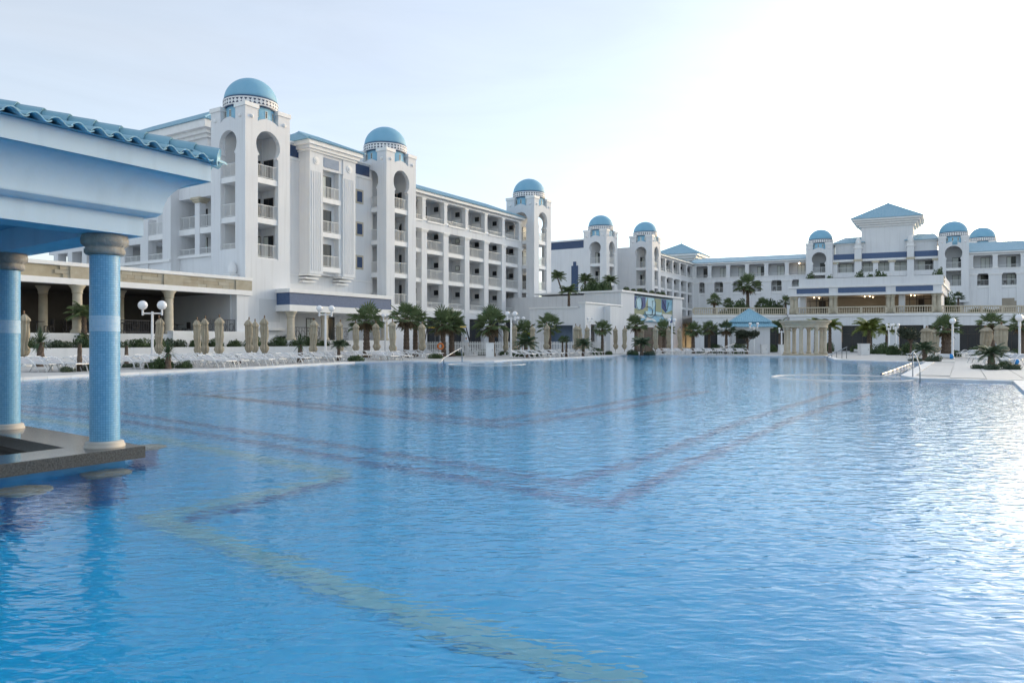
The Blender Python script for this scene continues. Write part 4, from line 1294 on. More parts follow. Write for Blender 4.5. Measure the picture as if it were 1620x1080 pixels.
# dark chairs left on the lower balconies of the facing wings
def balcony_chair(s, z, label):
    f = RF.sub(s, 1.0)
    c = thing('balcony_chair', label, 'chair', f.P(0, 0, z), 'balcony chairs')
    part('seat', MB(f).box(-0.24, 0.24, -0.24, 0.24, z + 0.42, z + 0.47), 'dark', c)
    part('backrest', MB(f).box(-0.24, 0.24, 0.2, 0.25, z + 0.47, z + 0.92), 'dark', c)
    for (x_, y_) in ((-0.2, -0.2), (0.2, -0.2), (-0.2, 0.2), (0.2, 0.2)):
        part('leg', MB(f).box(x_ - 0.02, x_ + 0.02, y_ - 0.02, y_ + 0.02, z, z + 0.42), 'dark', c)
bays = [((rr_[0] + rr_[1]) / 2, 'the lower balcony right of the last tower'), ((rr_[1] + rr_[2]) / 2, 'the lower balcony at the right picture edge')] + [((rc[k] + rc[k + 1]) / 2, 'the %s lower balcony of the three-storey facing wing' % ORD[k]) for k in (0, 1, 4)]
for s_m, wh in bays:
    for sd_, dx in (('left', -0.55), ('right', 0.55)):
        balcony_chair(s_m + dx, 11.33, 'dark chair on the %s of %s' % (sd_, wh))

# ---------------------------------------------------------------- terrace podium and lobby pavilion in front of the right-hand building
TZ = 4.9
PF = Frame(((1250 - CX) / F * 99.6, 99.6), (math.sin(R(114.5)), math.cos(R(114.5))), (math.sin(R(33)), math.cos(R(33))))
pw_ = PF.s_at(1490, 0)
PR = PF.P(pw_, 0, 0)
po = thing('terrace_podium', 'white podium with glazed shop fronts below the balustraded terrace', 'podium', (45, 110, 0))
T1 = Frame((24.3, 100.6), (1, 0), (0.3, 0.954))
PL = PF.P(0, 0, 0)
t1w = PL.x - 24.3
T2 = Frame((PR.x, 94.6), (1, 0), (0.3, 0.954))
part('terrace_floor', MB().plate([(24.3, 100.6), (PL.x, 100.6), (PL.x, PL.y + 0.1), (PR.x, PR.y + 0.1), (PR.x, 94.6), (105, 94.6), (125, 150), (30, 175)], [], TZ - 0.35, TZ, 'z'), 'deck', po)
part('front_wall', MB(T1).plate([(0, 0), (t1w + 0.2, 0), (t1w + 0.2, TZ - 0.36), (0, TZ - 0.36)], [[(p0, 0.05), (p1, 0.05), (p1, 3.3), (p0, 3.3)] for p0, p1 in ((1.6, 3.4), (10.2, 12.4))], 0, 0.4), 'white', po)
part('front_wall', MB(PF).plate([(-0.1, 0), (pw_, 0), (pw_, TZ - 0.36), (-0.1, TZ - 0.36)], [[(PF.s_at(a), 0.05), (PF.s_at(b), 0.05), (PF.s_at(b), 3.35), (PF.s_at(a), 3.35)] for a, b in ((1331, 1380), (1422, 1461), (1468, 1477))], 0, 0.4), 'white', po)
part('front_wall', MB(T2).plate([(0, 0), (45, 0), (45, TZ - 0.36), (0, TZ - 0.36)], [[(a, 0.05), (b, 0.05), (b, 3.35), (a, 3.35)] for a, b in ((1.0, 2.6), (3.6, 8.2), (9.0, 13.0), (15, 20))], 0, 0.4), 'white', po)
def glazing(fr, a, b, n, z0, z1, root, m='glass', k=4):
    w_ = part('shop_window', MB(fr).box(a, b, n, n + 0.08, z0, z1), 'frame', root)
    q = (b - a) / k
    for i in range(k):
        for (y0, y1) in ((z0 + 0.06, z0 + (z1 - z0) * 0.66), (z0 + (z1 - z0) * 0.66 + 0.06, z1 - 0.06)):
            part('pane', MB(fr).box(a + i * q + 0.04, a + (i + 1) * q - 0.04, n - 0.02, n, y0, y1), m, w_)
for fr, lst in ((T1, ((1.6, 3.4, 1), (10.2, 12.4, 2))), (PF, ((PF.s_at(1331), PF.s_at(1380), 3), (PF.s_at(1422), PF.s_at(1461), 3), (PF.s_at(1468), PF.s_at(1477), 1))), (T2, ((1.0, 2.6, 1), (3.6, 8.2, 4), (9.0, 13.0, 3), (15, 20, 4)))):
    for a, b, k in lst: glazing(fr, a, b, 0.42, 0.05, 3.35, po, k=k)
part('string_course', MB(PF).box(-0.2, pw_ + 0.1, -0.15, 0.3, TZ - 0.34, TZ - 0.05), 'trim', po)
part('string_course', MB(T1).box(0, t1w, -0.12, 0.3, TZ - 0.34, TZ - 0.05), 'trim', po)
part('string_course', MB(T2).box(0.3, 45, -0.12, 0.3, TZ - 0.34, TZ - 0.05), 'trim', po)
def balustrade(fr, a, b, n, z, label):
    root = thing('balustrade', label, 'balustrade', fr.P((a + b) / 2, n, z), 'terrace balustrades')
    part('base_rail', MB(fr).box(a, b, n, n + 0.28, z, z + 0.14), 'stone2', root)
    part('hand_rail', MB(fr).box(a, b, n - 0.03, n + 0.31, z + 0.82, z + 0.97), 'stone2', root)
    k = max(1, int((b - a) / 2.6))
    for i in range(k + 1):
        s = a + (b - a) * i / k
        part('post', MB(fr).box(s - 0.16, s + 0.16, n - 0.015, n + 0.295, z + 0.135, z + 0.825), 'stone2', root)
    for i in range(k):
        s0_ = a + (b - a) * i / k + 0.2; s1_ = a + (b - a) * (i + 1) / k - 0.2
        q = int((s1_ - s0_) / 0.27)
        for j in range(q):
            p = fr.P(s0_ + (j + 0.5) * (s1_ - s0_) / q, n + 0.14, z)
            part('baluster', MB().lathe(p, [(0.07, 0.14), (0.075, 0.2), (0.045, 0.26), (0.09, 0.42), (0.045, 0.66), (0.07, 0.76), (0.07, 0.82)], 6), 'stone2', root)
balustrade(T1, 0.2, t1w - 0.2, 0.0, TZ, 'stone balustrade on the terrace edge behind the blue-roofed kiosk')
balustrade(T2, 1.2, 22, 0.0, TZ, 'stone balustrade at the right, running out of the picture')
# lobby pavilion
lp = thing('lobby_pavilion', 'flat-roofed lobby pavilion with stone column pairs and slate-blue panels on the terrace', 'pavilion', PF.P(pw_ / 2, 6, TZ))
top = PF.z_at(PF.s_at(1263), 0, 441.5)
za = PF.z_at(PF.s_at(1255), 0, 453.5)
zc_ = PF.z_at(PF.s_at(1320), 0, 465.5)
sL = PF.s_at(1263)
DP = 16.0
part('parapet', MB(PF).box(sL, pw_ + 0.15, 0.35, 0.7, za, top), 'white', lp)
part('parapet', MB(PF).box(pw_ - 0.2, pw_ + 0.149, 0.71, DP, za, top), 'white', lp)
part('parapet', MB(PF).box(sL + 0.001, sL + 0.35, 0.71, DP, za, top), 'white', lp)
part('roof', MB(PF).box(-0.2, pw_ + 0.2, 0.0, DP, za - 0.25, za - 0.002), 'trim', lp)
part('entablature', MB(PF).box(0.0, pw_, 0.16, 0.9, zc_, za - 0.25), 'white', lp)
part('entablature', MB(PF).box(pw_ - 0.75, pw_ - 0.004, 0.91, DP, zc_, za - 0.251), 'white', lp)
for a, b in ((1260, 1311), (1325.5, 1401), (1417, 1476)):
    part('slate_panel', MB(PF).box(PF.s_at(a), PF.s_at(b), 0.1, 0.17, zc_ + 0.18, za - 0.32), 'navy2', lp)
part('cornice', MB(PF).box(-0.15, pw_ + 0.15, -0.1, 1.0, zc_ - 0.16, zc_ - 0.002), 'trim', lp)
part('ceiling', MB(PF).box(0.3, pw_ - 0.2, 1.0, DP, zc_ - 0.1, zc_ - 0.004), 'beigeroom', lp)
for px in (1253.2, 1259.2, 1315, 1321.5, 1405, 1412, 1478, 1485.5):
    s = PF.s_at(px, 0.5)
    p = PF.P(s, 0.5, TZ)
    c = part('column', MB().lathe(p, [(0.36, 0), (0.36, 0.75), (0.30, 0.8), (0.27, 0.95), (0.25, zc_ - TZ - 0.55)], 14), 'stone', lp, True)
    part('capital', MB().lathe(p, [(0.25, zc_ - TZ - 0.55), (0.30, zc_ - TZ - 0.45), (0.37, zc_ - TZ - 0.2), (0.37, zc_ - TZ - 0.165)], 14), 'stone', c, True)
for px in (1263, 1418):
    s = PF.s_at(px, 1.6)
    part('white_pier', MB(PF).box(s + 0.3, s + 1.0, 1.3, 2.0, TZ, zc_ - 0.17), 'white', lp)
part('back_wall', MB(PF).box(0.2, pw_ - 0.3, 9, 9.3, TZ, zc_ - 0.1), 'beigeroom', lp)
part('side_wall', MB(PF).box(pw_ - 0.5, pw_ - 0.2, 2.2, 9.0, TZ, zc_ - 0.1), 'white', lp)
def lobby_glass(a, b, n, k):
    w_ = part('glazed_screen', MB(PF).box(a, b, n, n + 0.06, zc_ - 0.75, zc_ - 0.66), 'frame', lp)
    q = (b - a) / k
    for i in range(k + 1):
        part('mullion', MB(PF).box(a + i * q - 0.04, a + i * q + 0.04, n, n + 0.07, TZ, zc_ - 0.17), 'frame', w_)
lobby_glass(PF.s_at(1428, 3), PF.s_at(1473, 3), 3.0, 4)
lobby_glass(PF.s_at(1272, 3), PF.s_at(1311, 3), 3.0, 4)
part('dark_doors', MB(PF).box(PF.s_at(1296, 8.9), PF.s_at(1306, 8.9), 8.8, 8.95, TZ, TZ + 2.2).box(PF.s_at(1453, 8.9), PF.s_at(1462, 8.9), 8.8, 8.95, TZ, TZ + 2.2), 'dark', lp)
for (px, n) in ((1368, 3.5), (1376, 3.0), (1381, 5.0), (1402, 2.5), (1441, 2.5), (1447, 4.0), (1288, 3.5), (1296, 4.5)):
    s = PF.s_at(px, n)
    part('ceiling_lamp', MB().ball(PF.P(s, n, zc_ - 0.2), 0.065, seg=10, rings=6), 'warm', lp, True)
for px in (1290, 1370, 1448):
    ld = bpy.data.lights.new('lobby_lamp', 'POINT'); ld.energy = 28; ld.color = (1.0, 0.82, 0.62); ld.shadow_soft_size = 0.7
    lo = bpy.data.objects.new('lobby_lamp', ld); col.objects.link(lo); lo.parent = lp
    lo.location = PF.P(PF.s_at(px, 4.5), 4.5, zc_ - 0.6) - LOC[lp.name]
bl = balustrade(PF, 0.9, PF.s_at(1312), -0.1, TZ - 0.05, 'stone balustrade before the left glazed bay of the lobby pavilion')
balustrade(PF, PF.s_at(1324), PF.s_at(1402), -0.1, TZ - 0.05, 'stone balustrade before the wide middle bay of the lobby pavilion')
balustrade(PF, PF.s_at(1415), PF.s_at(1476), -0.1, TZ - 0.05, 'stone balustrade before the right glazed bay of the lobby pavilion')
# thin aerial mast far behind
a_ = Vector(((915 - CX) / F * 170, 170, 0))
mst = thing('aerial_mast', 'thin aerial mast above the windowless block', 'mast', a_)
part('pole', MB().tube([a_ + Vector((0, 0, 12)), a_ + Vector((0, 0, 29.5))], 0.07, 5, 0.02), 'railing', mst)
part('mount', MB().lathe(a_, [(0.35, 0), (0.3, 11.9), (0.12, 12.1)], 8), 'railing', mst)

# ---------------------------------------------------------------- mural building and low white building
MF = frame_deg(((982.5 - CX) / F * 88.0, 88.0), 34.5)
mr = thing('mural_building', 'white building with a colourful abstract mural panel between two piers', 'building', MF.P(6, 6, 0))
m1, m2, m3 = MF.s_at(1003.5), MF.s_at(1065), MF.s_at(1079.5)
zt_ = MF.z_at(0, 0, 461.5)
part('pier', MB(MF).box(0, m1, 0, 5, 0, zt_), 'white', mr)
part('pier', MB(MF).box(m2, m3, 0, 5, 0, zt_), 'white', mr)
part('wall', MB(MF).box(m1 - 0.1, m2 + 0.1, 0.5, 12, 0, zt_ - 0.15), 'white', mr)
part('coping', MB(MF).box(-0.2, m3 + 0.2, -0.2, 12.1, zt_, zt_ + 0.22), 'trim', mr)
part('side_wall', MB(MF).box(0.02, 10, 5.01, 26, 0, zt_ - 0.2), 'white', mr)
zmb, zmt = MF.z_at(m1, 0, 507.5), zt_ - 0.25
pn = part('mural', MB(MF).box(m1 + 0.02, m2 - 0.02, 0.2, 0.51, zmb, zmt), 'drum', mr)
for k, c in (('mpale', (0.45, 0.66, 0.74)), ('molive', (0.30, 0.33, 0.20)), ('mnavy', (0.03, 0.07, 0.22)), ('mwhite', (0.70, 0.72, 0.72)), ('mteal', (0.18, 0.42, 0.55)), ('mline', (0.01, 0.015, 0.03))):
    M[k] = mat('mural_paint_' + k[1:], c, 0.6)
def blob(cx, cz, rx, rz, a0=0, a1=360, k=22):
    return [(cx + rx * math.cos(R(a0 + (a1 - a0) * i / k)), cz + rz * math.sin(R(a0 + (a1 - a0) * i / k))) for i in range(k + (0 if a1 - a0 >= 360 else 1))]
pieces = [('mnavy', [(0, 0.55), (0.08, 0.5), (0.09, 1), (0, 1)]), ('molive', [(0, 0.25), (0.2, 0.2), (0.36, 0.45), (0.36, 1), (0.30, 0.7), (0.2, 0.5), (0, 0.5)]), ('mpale', blob(0.13, 0.72, 0.07, 0.27)), ('mnavy', [(0.2, 0.45), (0.3, 0.6), (0.3, 1), (0.2, 1)]),
          ('mpale', [(0.36, 0.62), (0.48, 0.5), (0.56, 0.8), (0.5, 1), (0.36, 1)]), ('molive', [(0.55, 0.45), (0.7, 0.42), (0.7, 1), (0.52, 1), (0.57, 0.8)]), ('mnavy', [(0.72, 1), (0.72, 0.62), (0.84, 0.42), (0.84, 1)]), ('mteal', [(0.88, 0.7), (1, 0.8), (1, 1), (0.86, 1)]),
          ('molive', [(0.72, 0.6), (0.82, 0.40), (1, 0.55), (1, 0.30), (0.72, 0.30)]), ('mwhite', blob(0.12, 0.12, 0.16, 0.16, 0, 180)), ('mpale', blob(0.40, 0.42, 0.13, 0.26, 180, 360)), ('mpale', blob(0.62, 0.42, 0.10, 0.20, 180, 360)), ('mwhite', blob(0.86, 0.36, 0.13, 0.22, 180, 360)),
          ('mwhite', [(0.26, 0.0), (0.33, 0.18), (0.5, 0.10), (0.58, 0.0)]), ('mteal', [(0.28, 0), (0.45, 0.07), (0.5, 0)]), ('mpale', [(0.60, 0), (0.66, 0.16), (0.74, 0.1), (0.74, 0)]), ('mnavy', [(0.86, 0), (0.95, 0.14), (1, 0.12), (1, 0)])]
mw_, mh_ = m2 - m1 - 0.1, zmt - zmb - 0.1
for i, (k, pl_) in enumerate(pieces):
    d = 0.2 - 0.006 * (i + 1)
    part('mural_piece', MB(MF).plate([(m1 + 0.05 + p[0] * mw_, zmb + 0.05 + p[1] * mh_) for p in pl_], [], d, 0.21), k, pn)
for pl_ in (blob(0.13, 0.72, 0.07, 0.27, 0, 359), [(0.22, 0.28), (0.73, 0.28)], [(0.45, 0.3), (0.45, 0.88), (0.53, 0.88), (0.53, 0.3)], blob(0.36, 0.42, 0.1, 0.2, -60, 120), blob(0.40, 0.42, 0.13, 0.26, 180, 360), [(0.72, 0.95), (0.84, 0.5), (0.9, 0.9)]):
    pts = [MF.P(m1 + 0.05 + p[0] * mw_, 0.07, zmb + 0.05 + p[1] * mh_) for p in pl_]
    part('mural_line', MB().tube(pts, 0.035, 4), 'mline', pn)
glazing(MF, m1, m2, 0.4, 0.05, 3.1, mr, m='dark2', k=6)
part('plant_box', MB(MF).box(m1, m2, 0.8, 1.8, zt_ + 0.22, zt_ + 0.45), 'dark2', mr)
# podium roof garden behind (carries the tall palms)
BF = frame_deg(((985 - CX) / F * 100, 100), 32.2)
pg = thing('garden_podium', 'white podium wall carrying tall palms before the windowless block', 'podium', BF.P(3, 12, 0))
gz = BF.z_at(0, 0, 461)
part('wall', MB(BF).box(-0.3, 12, 0.0, BF.n_at(868, -0.3), 0, gz), 'white', pg)
part('soil', MB(BF).box(0.2, 11, 0.5, BF.n_at(868, -0.3) - 0.3, gz, gz + 0.06), 'dark2', pg)
# low building
LB = frame_deg(((925.8 - CX) / F * 77.5, 77.5), 34.0)
lz = LB.z_at(0, 0, 479.5)
lb = thing('low_building', 'low flat-roofed white building with stepped parapet behind the picket fence', 'building', LB.P(4, 8, 0))
s9 = LB.s_at(984)
nW = LB.n_at(838, 0)
sx = LB.s_at(955); sy = LB.s_at(968)
part('side_wall', MB(LB).plate([(0, 0), (nW, 0), (nW, lz - 0.45), (LB.n_at(917, 0) , lz - 0.45), (LB.n_at(917, 0), lz), (0, lz)], [[(LB.n_at(906, 0), 0.05), (LB.n_at(866, 0), 0.05), (LB.n_at(866, 0), 3.0), (LB.n_at(906, 0), 3.0)]], 0, 0.35, 's'), 'white', lb)
part('front_wall', MB(LB).plate([(0.36, 0), (s9, 0), (s9, lz - 0.1), (0.36, lz)], [[(LB.s_at(933), 0.05), (LB.s_at(945), 0.05), (LB.s_at(945), 3.1), (LB.s_at(933), 3.1)], [(LB.s_at(966), 0.05), (LB.s_at(971), 0.05), (LB.s_at(971), 3.6), (LB.s_at(966), 3.6)]], 0, 0.35), 'white', lb)
part('pier', MB(LB).box(sx, sy, -0.8, 0.1, 0, lz - 0.15), 'white', lb)
part('roof', MB(LB).box(0.3, s9, 0.3, nW, lz - 0.9, lz - 0.7), 'white2', lb)
part('coping', MB(LB).box(-0.12, s9 - 0.02, -0.12, 0.5, lz, lz + 0.16), 'trim', lb)
part('coping', MB(LB).box(-0.12, 0.5, 0.51, LB.n_at(917, 0) + 0.1, lz, lz + 0.16), 'trim', lb)
part('coping', MB(LB).box(-0.12, 0.5, LB.n_at(917, 0) + 0.12, nW, lz - 0.45, lz - 0.29), 'trim', lb)
part('inner_wall', MB(LB).box(1.6, 1.8, 0.4, nW, 0, lz - 0.9), 'greyblue', lb)
part('inner_wall', MB(LB).box(1.9, s9, 1.3, 1.5, 0, lz - 0.9), 'inner', lb)
part('soil', MB(LB).box(0.6, s9 - 1, 4, nW - 0.5, lz - 0.7, lz - 0.55), 'dark2', lb)

# ---------------------------------------------------------------- blue-roofed kiosk
kc = Vector(((1185 - CX) / F * 84, 84, 0))
KF = Frame((kc.x, kc.y), (math.cos(R(12)), -math.sin(R(12))), (math.sin(R(12)), math.cos(R(12))))
ki = thing('poolside_kiosk', 'small white kiosk with two-tier blue tiled pyramid roof', 'kiosk', kc)
part('wall', MB(KF).plate([(-2.0, 0), (2.0, 0), (2.0, 2.75), (-2.0, 2.75)], [[(-1.6, 1.0), (-0.3, 1.0), (-0.3, 2.2), (-1.6, 2.2)]], -2.0, -1.8), 'white', ki)
part('wall', MB(KF).box(1.8, 2.0, -1.799, 2.0, 0, 2.75), 'white', ki)
part('wall', MB(KF).box(-2.0, -1.8, -1.799, 2.0, 0, 2.75), 'white', ki)
part('wall', MB(KF).box(-1.799, 1.799, 1.8, 2.0, 0, 2.75), 'white', ki)
part('counter', MB(KF).box(-1.7, -0.2, -2.15, -1.75, 0.93, 1.0), 'stone2', ki)
part('eave', MB(KF).box(-2.3, 2.3, -2.3, 2.3, 2.75, 2.92), 'trim', ki)
def tier(e, i_, z0, z1):
    q = [KF.P(-e, -e, z0), KF.P(e, -e, z0), KF.P(e, e, z0), KF.P(-e, e, z0)]
    t = [KF.P(-i_, -i_, z1), KF.P(i_, -i_, z1), KF.P(i_, i_, z1), KF.P(-i_, i_, z1)]
    for k in range(4):
        roof_slope(q[k], q[(k + 1) % 4], t[k], t[(k + 1) % 4], ki, 0.22, 'tile2')
        ridge_cap(q[k], t[k], ki, 'tile', 0.08)
tier(2.65, 1.75, 2.92, 3.5)
tier(2.15, 0.02, 3.46, 4.95)

# ---------------------------------------------------------------- round stone colonnade
cc = Vector(((1273.5 - CX) / F * 69.5, 69.5, 0.03))
cl = thing('stone_colonnade', 'round open colonnade of pale stone columns standing at the far pool edge', 'colonnade', cc)
rad = 1.72
part('plinth', MB().lathe(cc, [(2.0, -0.5), (2.0, 0.10)], 32), 'stone2', cl)
part('entablature', MB().lathe(cc, [(1.45, 2.55), (1.98, 2.55), (2.0, 2.78), (2.06, 2.82), (2.12, 2.95), (2.26, 3.05), (2.30, 3.13), (2.30, 3.2), (1.45, 3.2)], 40, caps=False), 'stone2', cl, False)
for k in range(8):
    a = 2 * math.pi * (k + 0.28) / 8
    p = cc + Vector((rad * math.cos(a), rad * math.sin(a), 0))
    c = part('column', MB().lathe(p, [(0.23, 0.1), (0.23, 0.26), (0.175, 0.32), (0.165, 2.3)], 14), 'stone2', cl, True)
    part('capital', MB().lathe(p, [(0.165, 2.3), (0.2, 2.36), (0.19, 2.42), (0.25, 2.5), (0.25, 2.549)], 14), 'stone2', c, True)

# ---------------------------------------------------------------- swim-up bar pavilion in the foreground
BC = G(230, 705, 0.13)
BA = frame_deg((BC.x, BC.y), 31.0, -53.0)                 # s runs away from us along the pool side, n away from the pool
sb = thing('swim_up_bar', 'swim-up bar pavilion with blue tiled roof, mosaic columns and granite counter', 'bar', BA.P(-1.8, 1.8, FZ))
LS, LN = 4.6, 4.6
part('counter', MB(BA).box(-LS, 0.0, 0.0, 0.62, 0.0, 0.125), 'granite', sb)
part('counter', MB(BA).box(-0.62, 0.0, 0.622, LN, 0.0, 0.125), 'granite', sb)
part('counter_top', MB(BA).box(-LS, -0.006, 0.006, 0.62, 0.125, 0.131), 'granitetop', sb)
part('counter_top', MB(BA).box(-0.614, -0.006, 0.622, LN, 0.125, 0.131), 'granitetop', sb)
part('counter_wall', MB(BA).box(-LS, -0.16, 0.16, 0.58, FZ - 0.05, -0.001), 'bartile', sb)
part('counter_wall', MB(BA).box(-0.58, -0.16, 0.581, LN, FZ - 0.05, -0.001), 'bartile', sb)
part('bar_floor', MB(BA).box(-LS, -0.58, 0.58, LN, -0.95, -0.9), 'dark', sb)
part('inner_lining', MB(BA).box(-LS, -0.583, 0.581, 0.60, -0.9, -0.002), 'dark', sb)
part('inner_lining', MB(BA).box(-0.60, -0.581, 0.601, LN, -0.9, -0.002), 'dark', sb)
part('back_bar', MB(BA).box(-LS, -0.7, LN - 0.5, LN, -0.9, 0.12), 'dark2', sb)
ZB = 2.48
def bar_column(s, n):
    p = BA.P(s, n, 0.131)
    c0 = thing('column_origin', None, None, p)
    col.objects.unlink(c0); bpy.data.objects.remove(c0)
    def cpart(name, prof, m, seg=48):
        me = mesh(name, MB().lathe((0, 0, 0), prof, seg, caps=False), m, True)
        o = bpy.data.objects.new(name, me); col.objects.link(o); o.parent = sb
        o.location = p - LOC[sb.name]
        return o
    c = cpart('column', [(0.152, 0.06), (0.152, ZB - 0.131 - 0.14)], 'column')
    for nm, prof, m in (('base', [(0.205, 0.0), (0.205, 0.022), (0.19, 0.035), (0.195, 0.045), (0.185, 0.062), (0.153, 0.07)], 'beige'),
                        ('mosaic_band', [(0.1535, 1.28), (0.1535, 1.455)], 'colband'),
                        ('capital', [(0.153, 2.12), (0.19, 2.13), (0.205, 2.15), (0.205, 2.19), (0.185, 2.205), (0.205, 2.22), (0.235, 2.245), (0.24, 2.30), (0.225, ZB - 0.131 - 0.002)], 'capstone')):
        me = mesh(nm, MB().lathe((0, 0, 0), prof, 48, caps=False), m, True)
        o = bpy.data.objects.new(nm, me); col.objects.link(o); o.parent = c
    return c
bar_column(-0.30, 0.34)
bar_column(-0.06 - 0.22, 3.18)
bar_column(-4.2, 0.34)
# beam, cornice and eaves: one profile swept round the four sides
SX0, SX1, SN0, SN1 = -4.6, 0.0, 0.04, 4.4
prof = [(0.0, ZB), (0.0, 2.69), (0.10, 2.70), (0.14, 2.735)]
for i in range(25):
    t = math.pi / 2 * i / 24
    prof.append((0.15 + 0.37 * (1 - math.cos(t)), 2.74 + 0.38 * math.sin(t)))
prof += [(0.535, 3.125), (0.535, 3.33)]
def sweep(prof, name, m):
    mb = MB()
    vs = []
    for a, z in prof:
        vs += [BA.P(SX0 - a, SN0 - a, z), BA.P(SX1 + a, SN0 - a, z), BA.P(SX1 + a, SN1 + a, z), BA.P(SX0 - a, SN1 + a, z)]
    fs = []
    for k in range(len(prof) - 1):
        for i in range(4):
            j = (i + 1) % 4
            fs.append((k * 4 + i, k * 4 + j, k * 4 + 4 + j, k * 4 + 4 + i))
    mb.add(vs, fs)
    return part(name, mb, m, sb)
sweep([(-0.42, ZB + 0.3), (-0.42, ZB), (0.0, ZB), (0.0, 2.695)], 'beam', 'bluepaint')
o = sweep([(0.0, 2.695), (0.10, 2.70), (0.14, 2.735)] + prof[4:29], 'cove', 'bluepaint')
for p in o.data.polygons: p.use_smooth = True
for e in o.data.edges: e.use_edge_sharp = False
_b = set()
for e in o.data.edges:
    a_v, b_v = e.vertices
    if a_v % 4 == b_v % 4: e.use_edge_sharp = True
sweep([(0.52, 3.122), (0.535, 3.124), (0.535, 3.33), (0.3, 3.335)], 'fascia', 'bluepaint')
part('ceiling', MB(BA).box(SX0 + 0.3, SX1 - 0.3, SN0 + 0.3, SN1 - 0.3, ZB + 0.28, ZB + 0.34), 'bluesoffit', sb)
# roof: a deck with individual barrel tiles on the pool side and the far side
er, ez = 0.60, 3.335
mid_s, mid_n, rz_ = (SX0 + SX1) / 2, (SN0 + SN1) / 2, 4.05
roof = part('roof', MB().add([BA.P(SX0 - er, SN0 - er, ez), BA.P(SX1 + er, SN0 - er, ez), BA.P(SX1 + er, SN1 + er, ez), BA.P(SX0 - er, SN1 + er, ez), BA.P(mid_s, mid_n, rz_)], [(0, 1, 4), (1, 2, 4), (2, 3, 4), (3, 0, 4), (3, 2, 1, 0)]), 'tile', sb)
TW, TL = 0.195, 0.42
def tile_mesh(sd):
    """an S-shaped pantile: a hump and a shallow pan; x across, y up-slope"""
    rg = random.Random(sd)
    k = 16
    prof_ = []
    for i in range(k + 1):
        t = i / k
        x_ = (t - 0.5) * (TW + 0.03)
        z_ = 0.043 * math.sin(math.pi * min(1, t / 0.66)) if t < 0.66 else -0.016 * math.sin(math.pi * (t - 0.66) / 0.34)
        prof_.append((x_, z_))
    vs = []
    for y, dz in ((0, 0.0), (TL, -0.004)):
        for th in (0.0, -0.016):
            vs += [(x_, y, z_ + th * 0.75 + dz) for x_, z_ in prof_]
    q = k + 1
    fs = []
    for i in range(k):
        fs += [(i, i + 1, 2 * q + i + 1, 2 * q + i), (q + i + 1, q + i, 3 * q + i, 3 * q + i + 1), (i + 1, i, q + i, q + i + 1), (2 * q + i, 2 * q + i + 1, 3 * q + i + 1, 3 * q + i)]
    fs += [(0, 2 * q, 3 * q, q), (k, q + k, 3 * q + k, 2 * q + k)]
    mb = MB().add(vs, fs)
    return [mesh('roof_tile', mb, m_) for m_ in ('tile', 'tile2')]
tiles = tile_mesh(1)
for me in tiles:
    for p in me.polygons: p.use_smooth = abs(p.normal.y) < 0.7
def lay(e0, e1, apex, rows):
    x = (e1 - e0).normalized(); Lx = (e1 - e0).length
    mid_ = (e0 + e1) / 2
    up_ = (apex - mid_); up_ = (up_ - x * up_.dot(x)); hl = up_.length; up_.normalize()
    nr = x.cross(up_)
    if nr.z < 0: nr = -nr
    cnt_ = int(Lx / TW)
    for r_i in range(rows):
        y = -0.09 + r_i * (TL - 0.07)
        half = (Lx / 2) * (1 - max(0, y + 0.05) / hl)
        for i in range(cnt_ + 1):
            t = -Lx / 2 + (i + 0.5) * TW
            if abs(t) > half - 0.06: continue
            o = bpy.data.objects.new('roof_tile', random.choice(tiles))
            col.objects.link(o)
            o.parent = roof
            pos = mid_ + x * (t + random.uniform(-0.006, 0.006)) + up_ * (y + random.uniform(-0.012, 0.012)) + nr * 0.03 - LOC[sb.name]
            mt = Matrix((x, up_, nr)).transposed().to_4x4()
            tilt = Matrix.Rotation(R(-2.6 + random.uniform(-0.8, 0.8)), 4, 'X') @ Matrix.Rotation(R(random.uniform(-1.2, 1.2)), 4, 'Z')
            o.matrix_local = Matrix.Translation(pos) @ mt @ tilt
ap = BA.P(mid_s, mid_n, rz_)
E = [BA.P(SX0 - er, SN0 - er, ez), BA.P(SX1 + er, SN0 - er, ez), BA.P(SX1 + er, SN1 + er, ez), BA.P(SX0 - er, SN1 + er, ez)]
lay(E[0], E[1], ap, 6)
lay(E[1], E[2], ap, 6)
for k in range(14):                                   # hip tiles up the near corner
    a = E[1].lerp(ap, 0.0 + k * 0.068); b = E[1].lerp(ap, 0.075 + k * 0.068)
    up3 = Vector((0, 0, 0.07))
    part('hip_tile', MB().tube([a + up3, b + up3], 0.105, 10, 0.085), 'tile2', roof, True)
# stools standing in the water along the counter
for k, (px, py) in enumerate(((168, 757), (36, 785), (231, 715))):
    p = G(px, py, -0.16)
    p = Vector((p.x, p.y, 0))
    t = thing('pool_stool', ['round stone-topped stool under water in front of the near mosaic column', 'round stone-topped stool under water at the left picture edge', 'round stone-topped stool half hidden behind the granite counter corner'][k], 'stool', (p.x, p.y, FZ), 'stools round the swim-up bar')
    part('seat', MB().lathe(p, [(0.24, -0.32), (0.25, -0.27), (0.25, -0.235), (0.23, -0.22)], 28), 'capstone', t, True)
    part('pedestal', MB().lathe(p, [(0.20, FZ), (0.15, FZ + 0.1), (0.15, -0.32)], 20), 'purple', t, True)

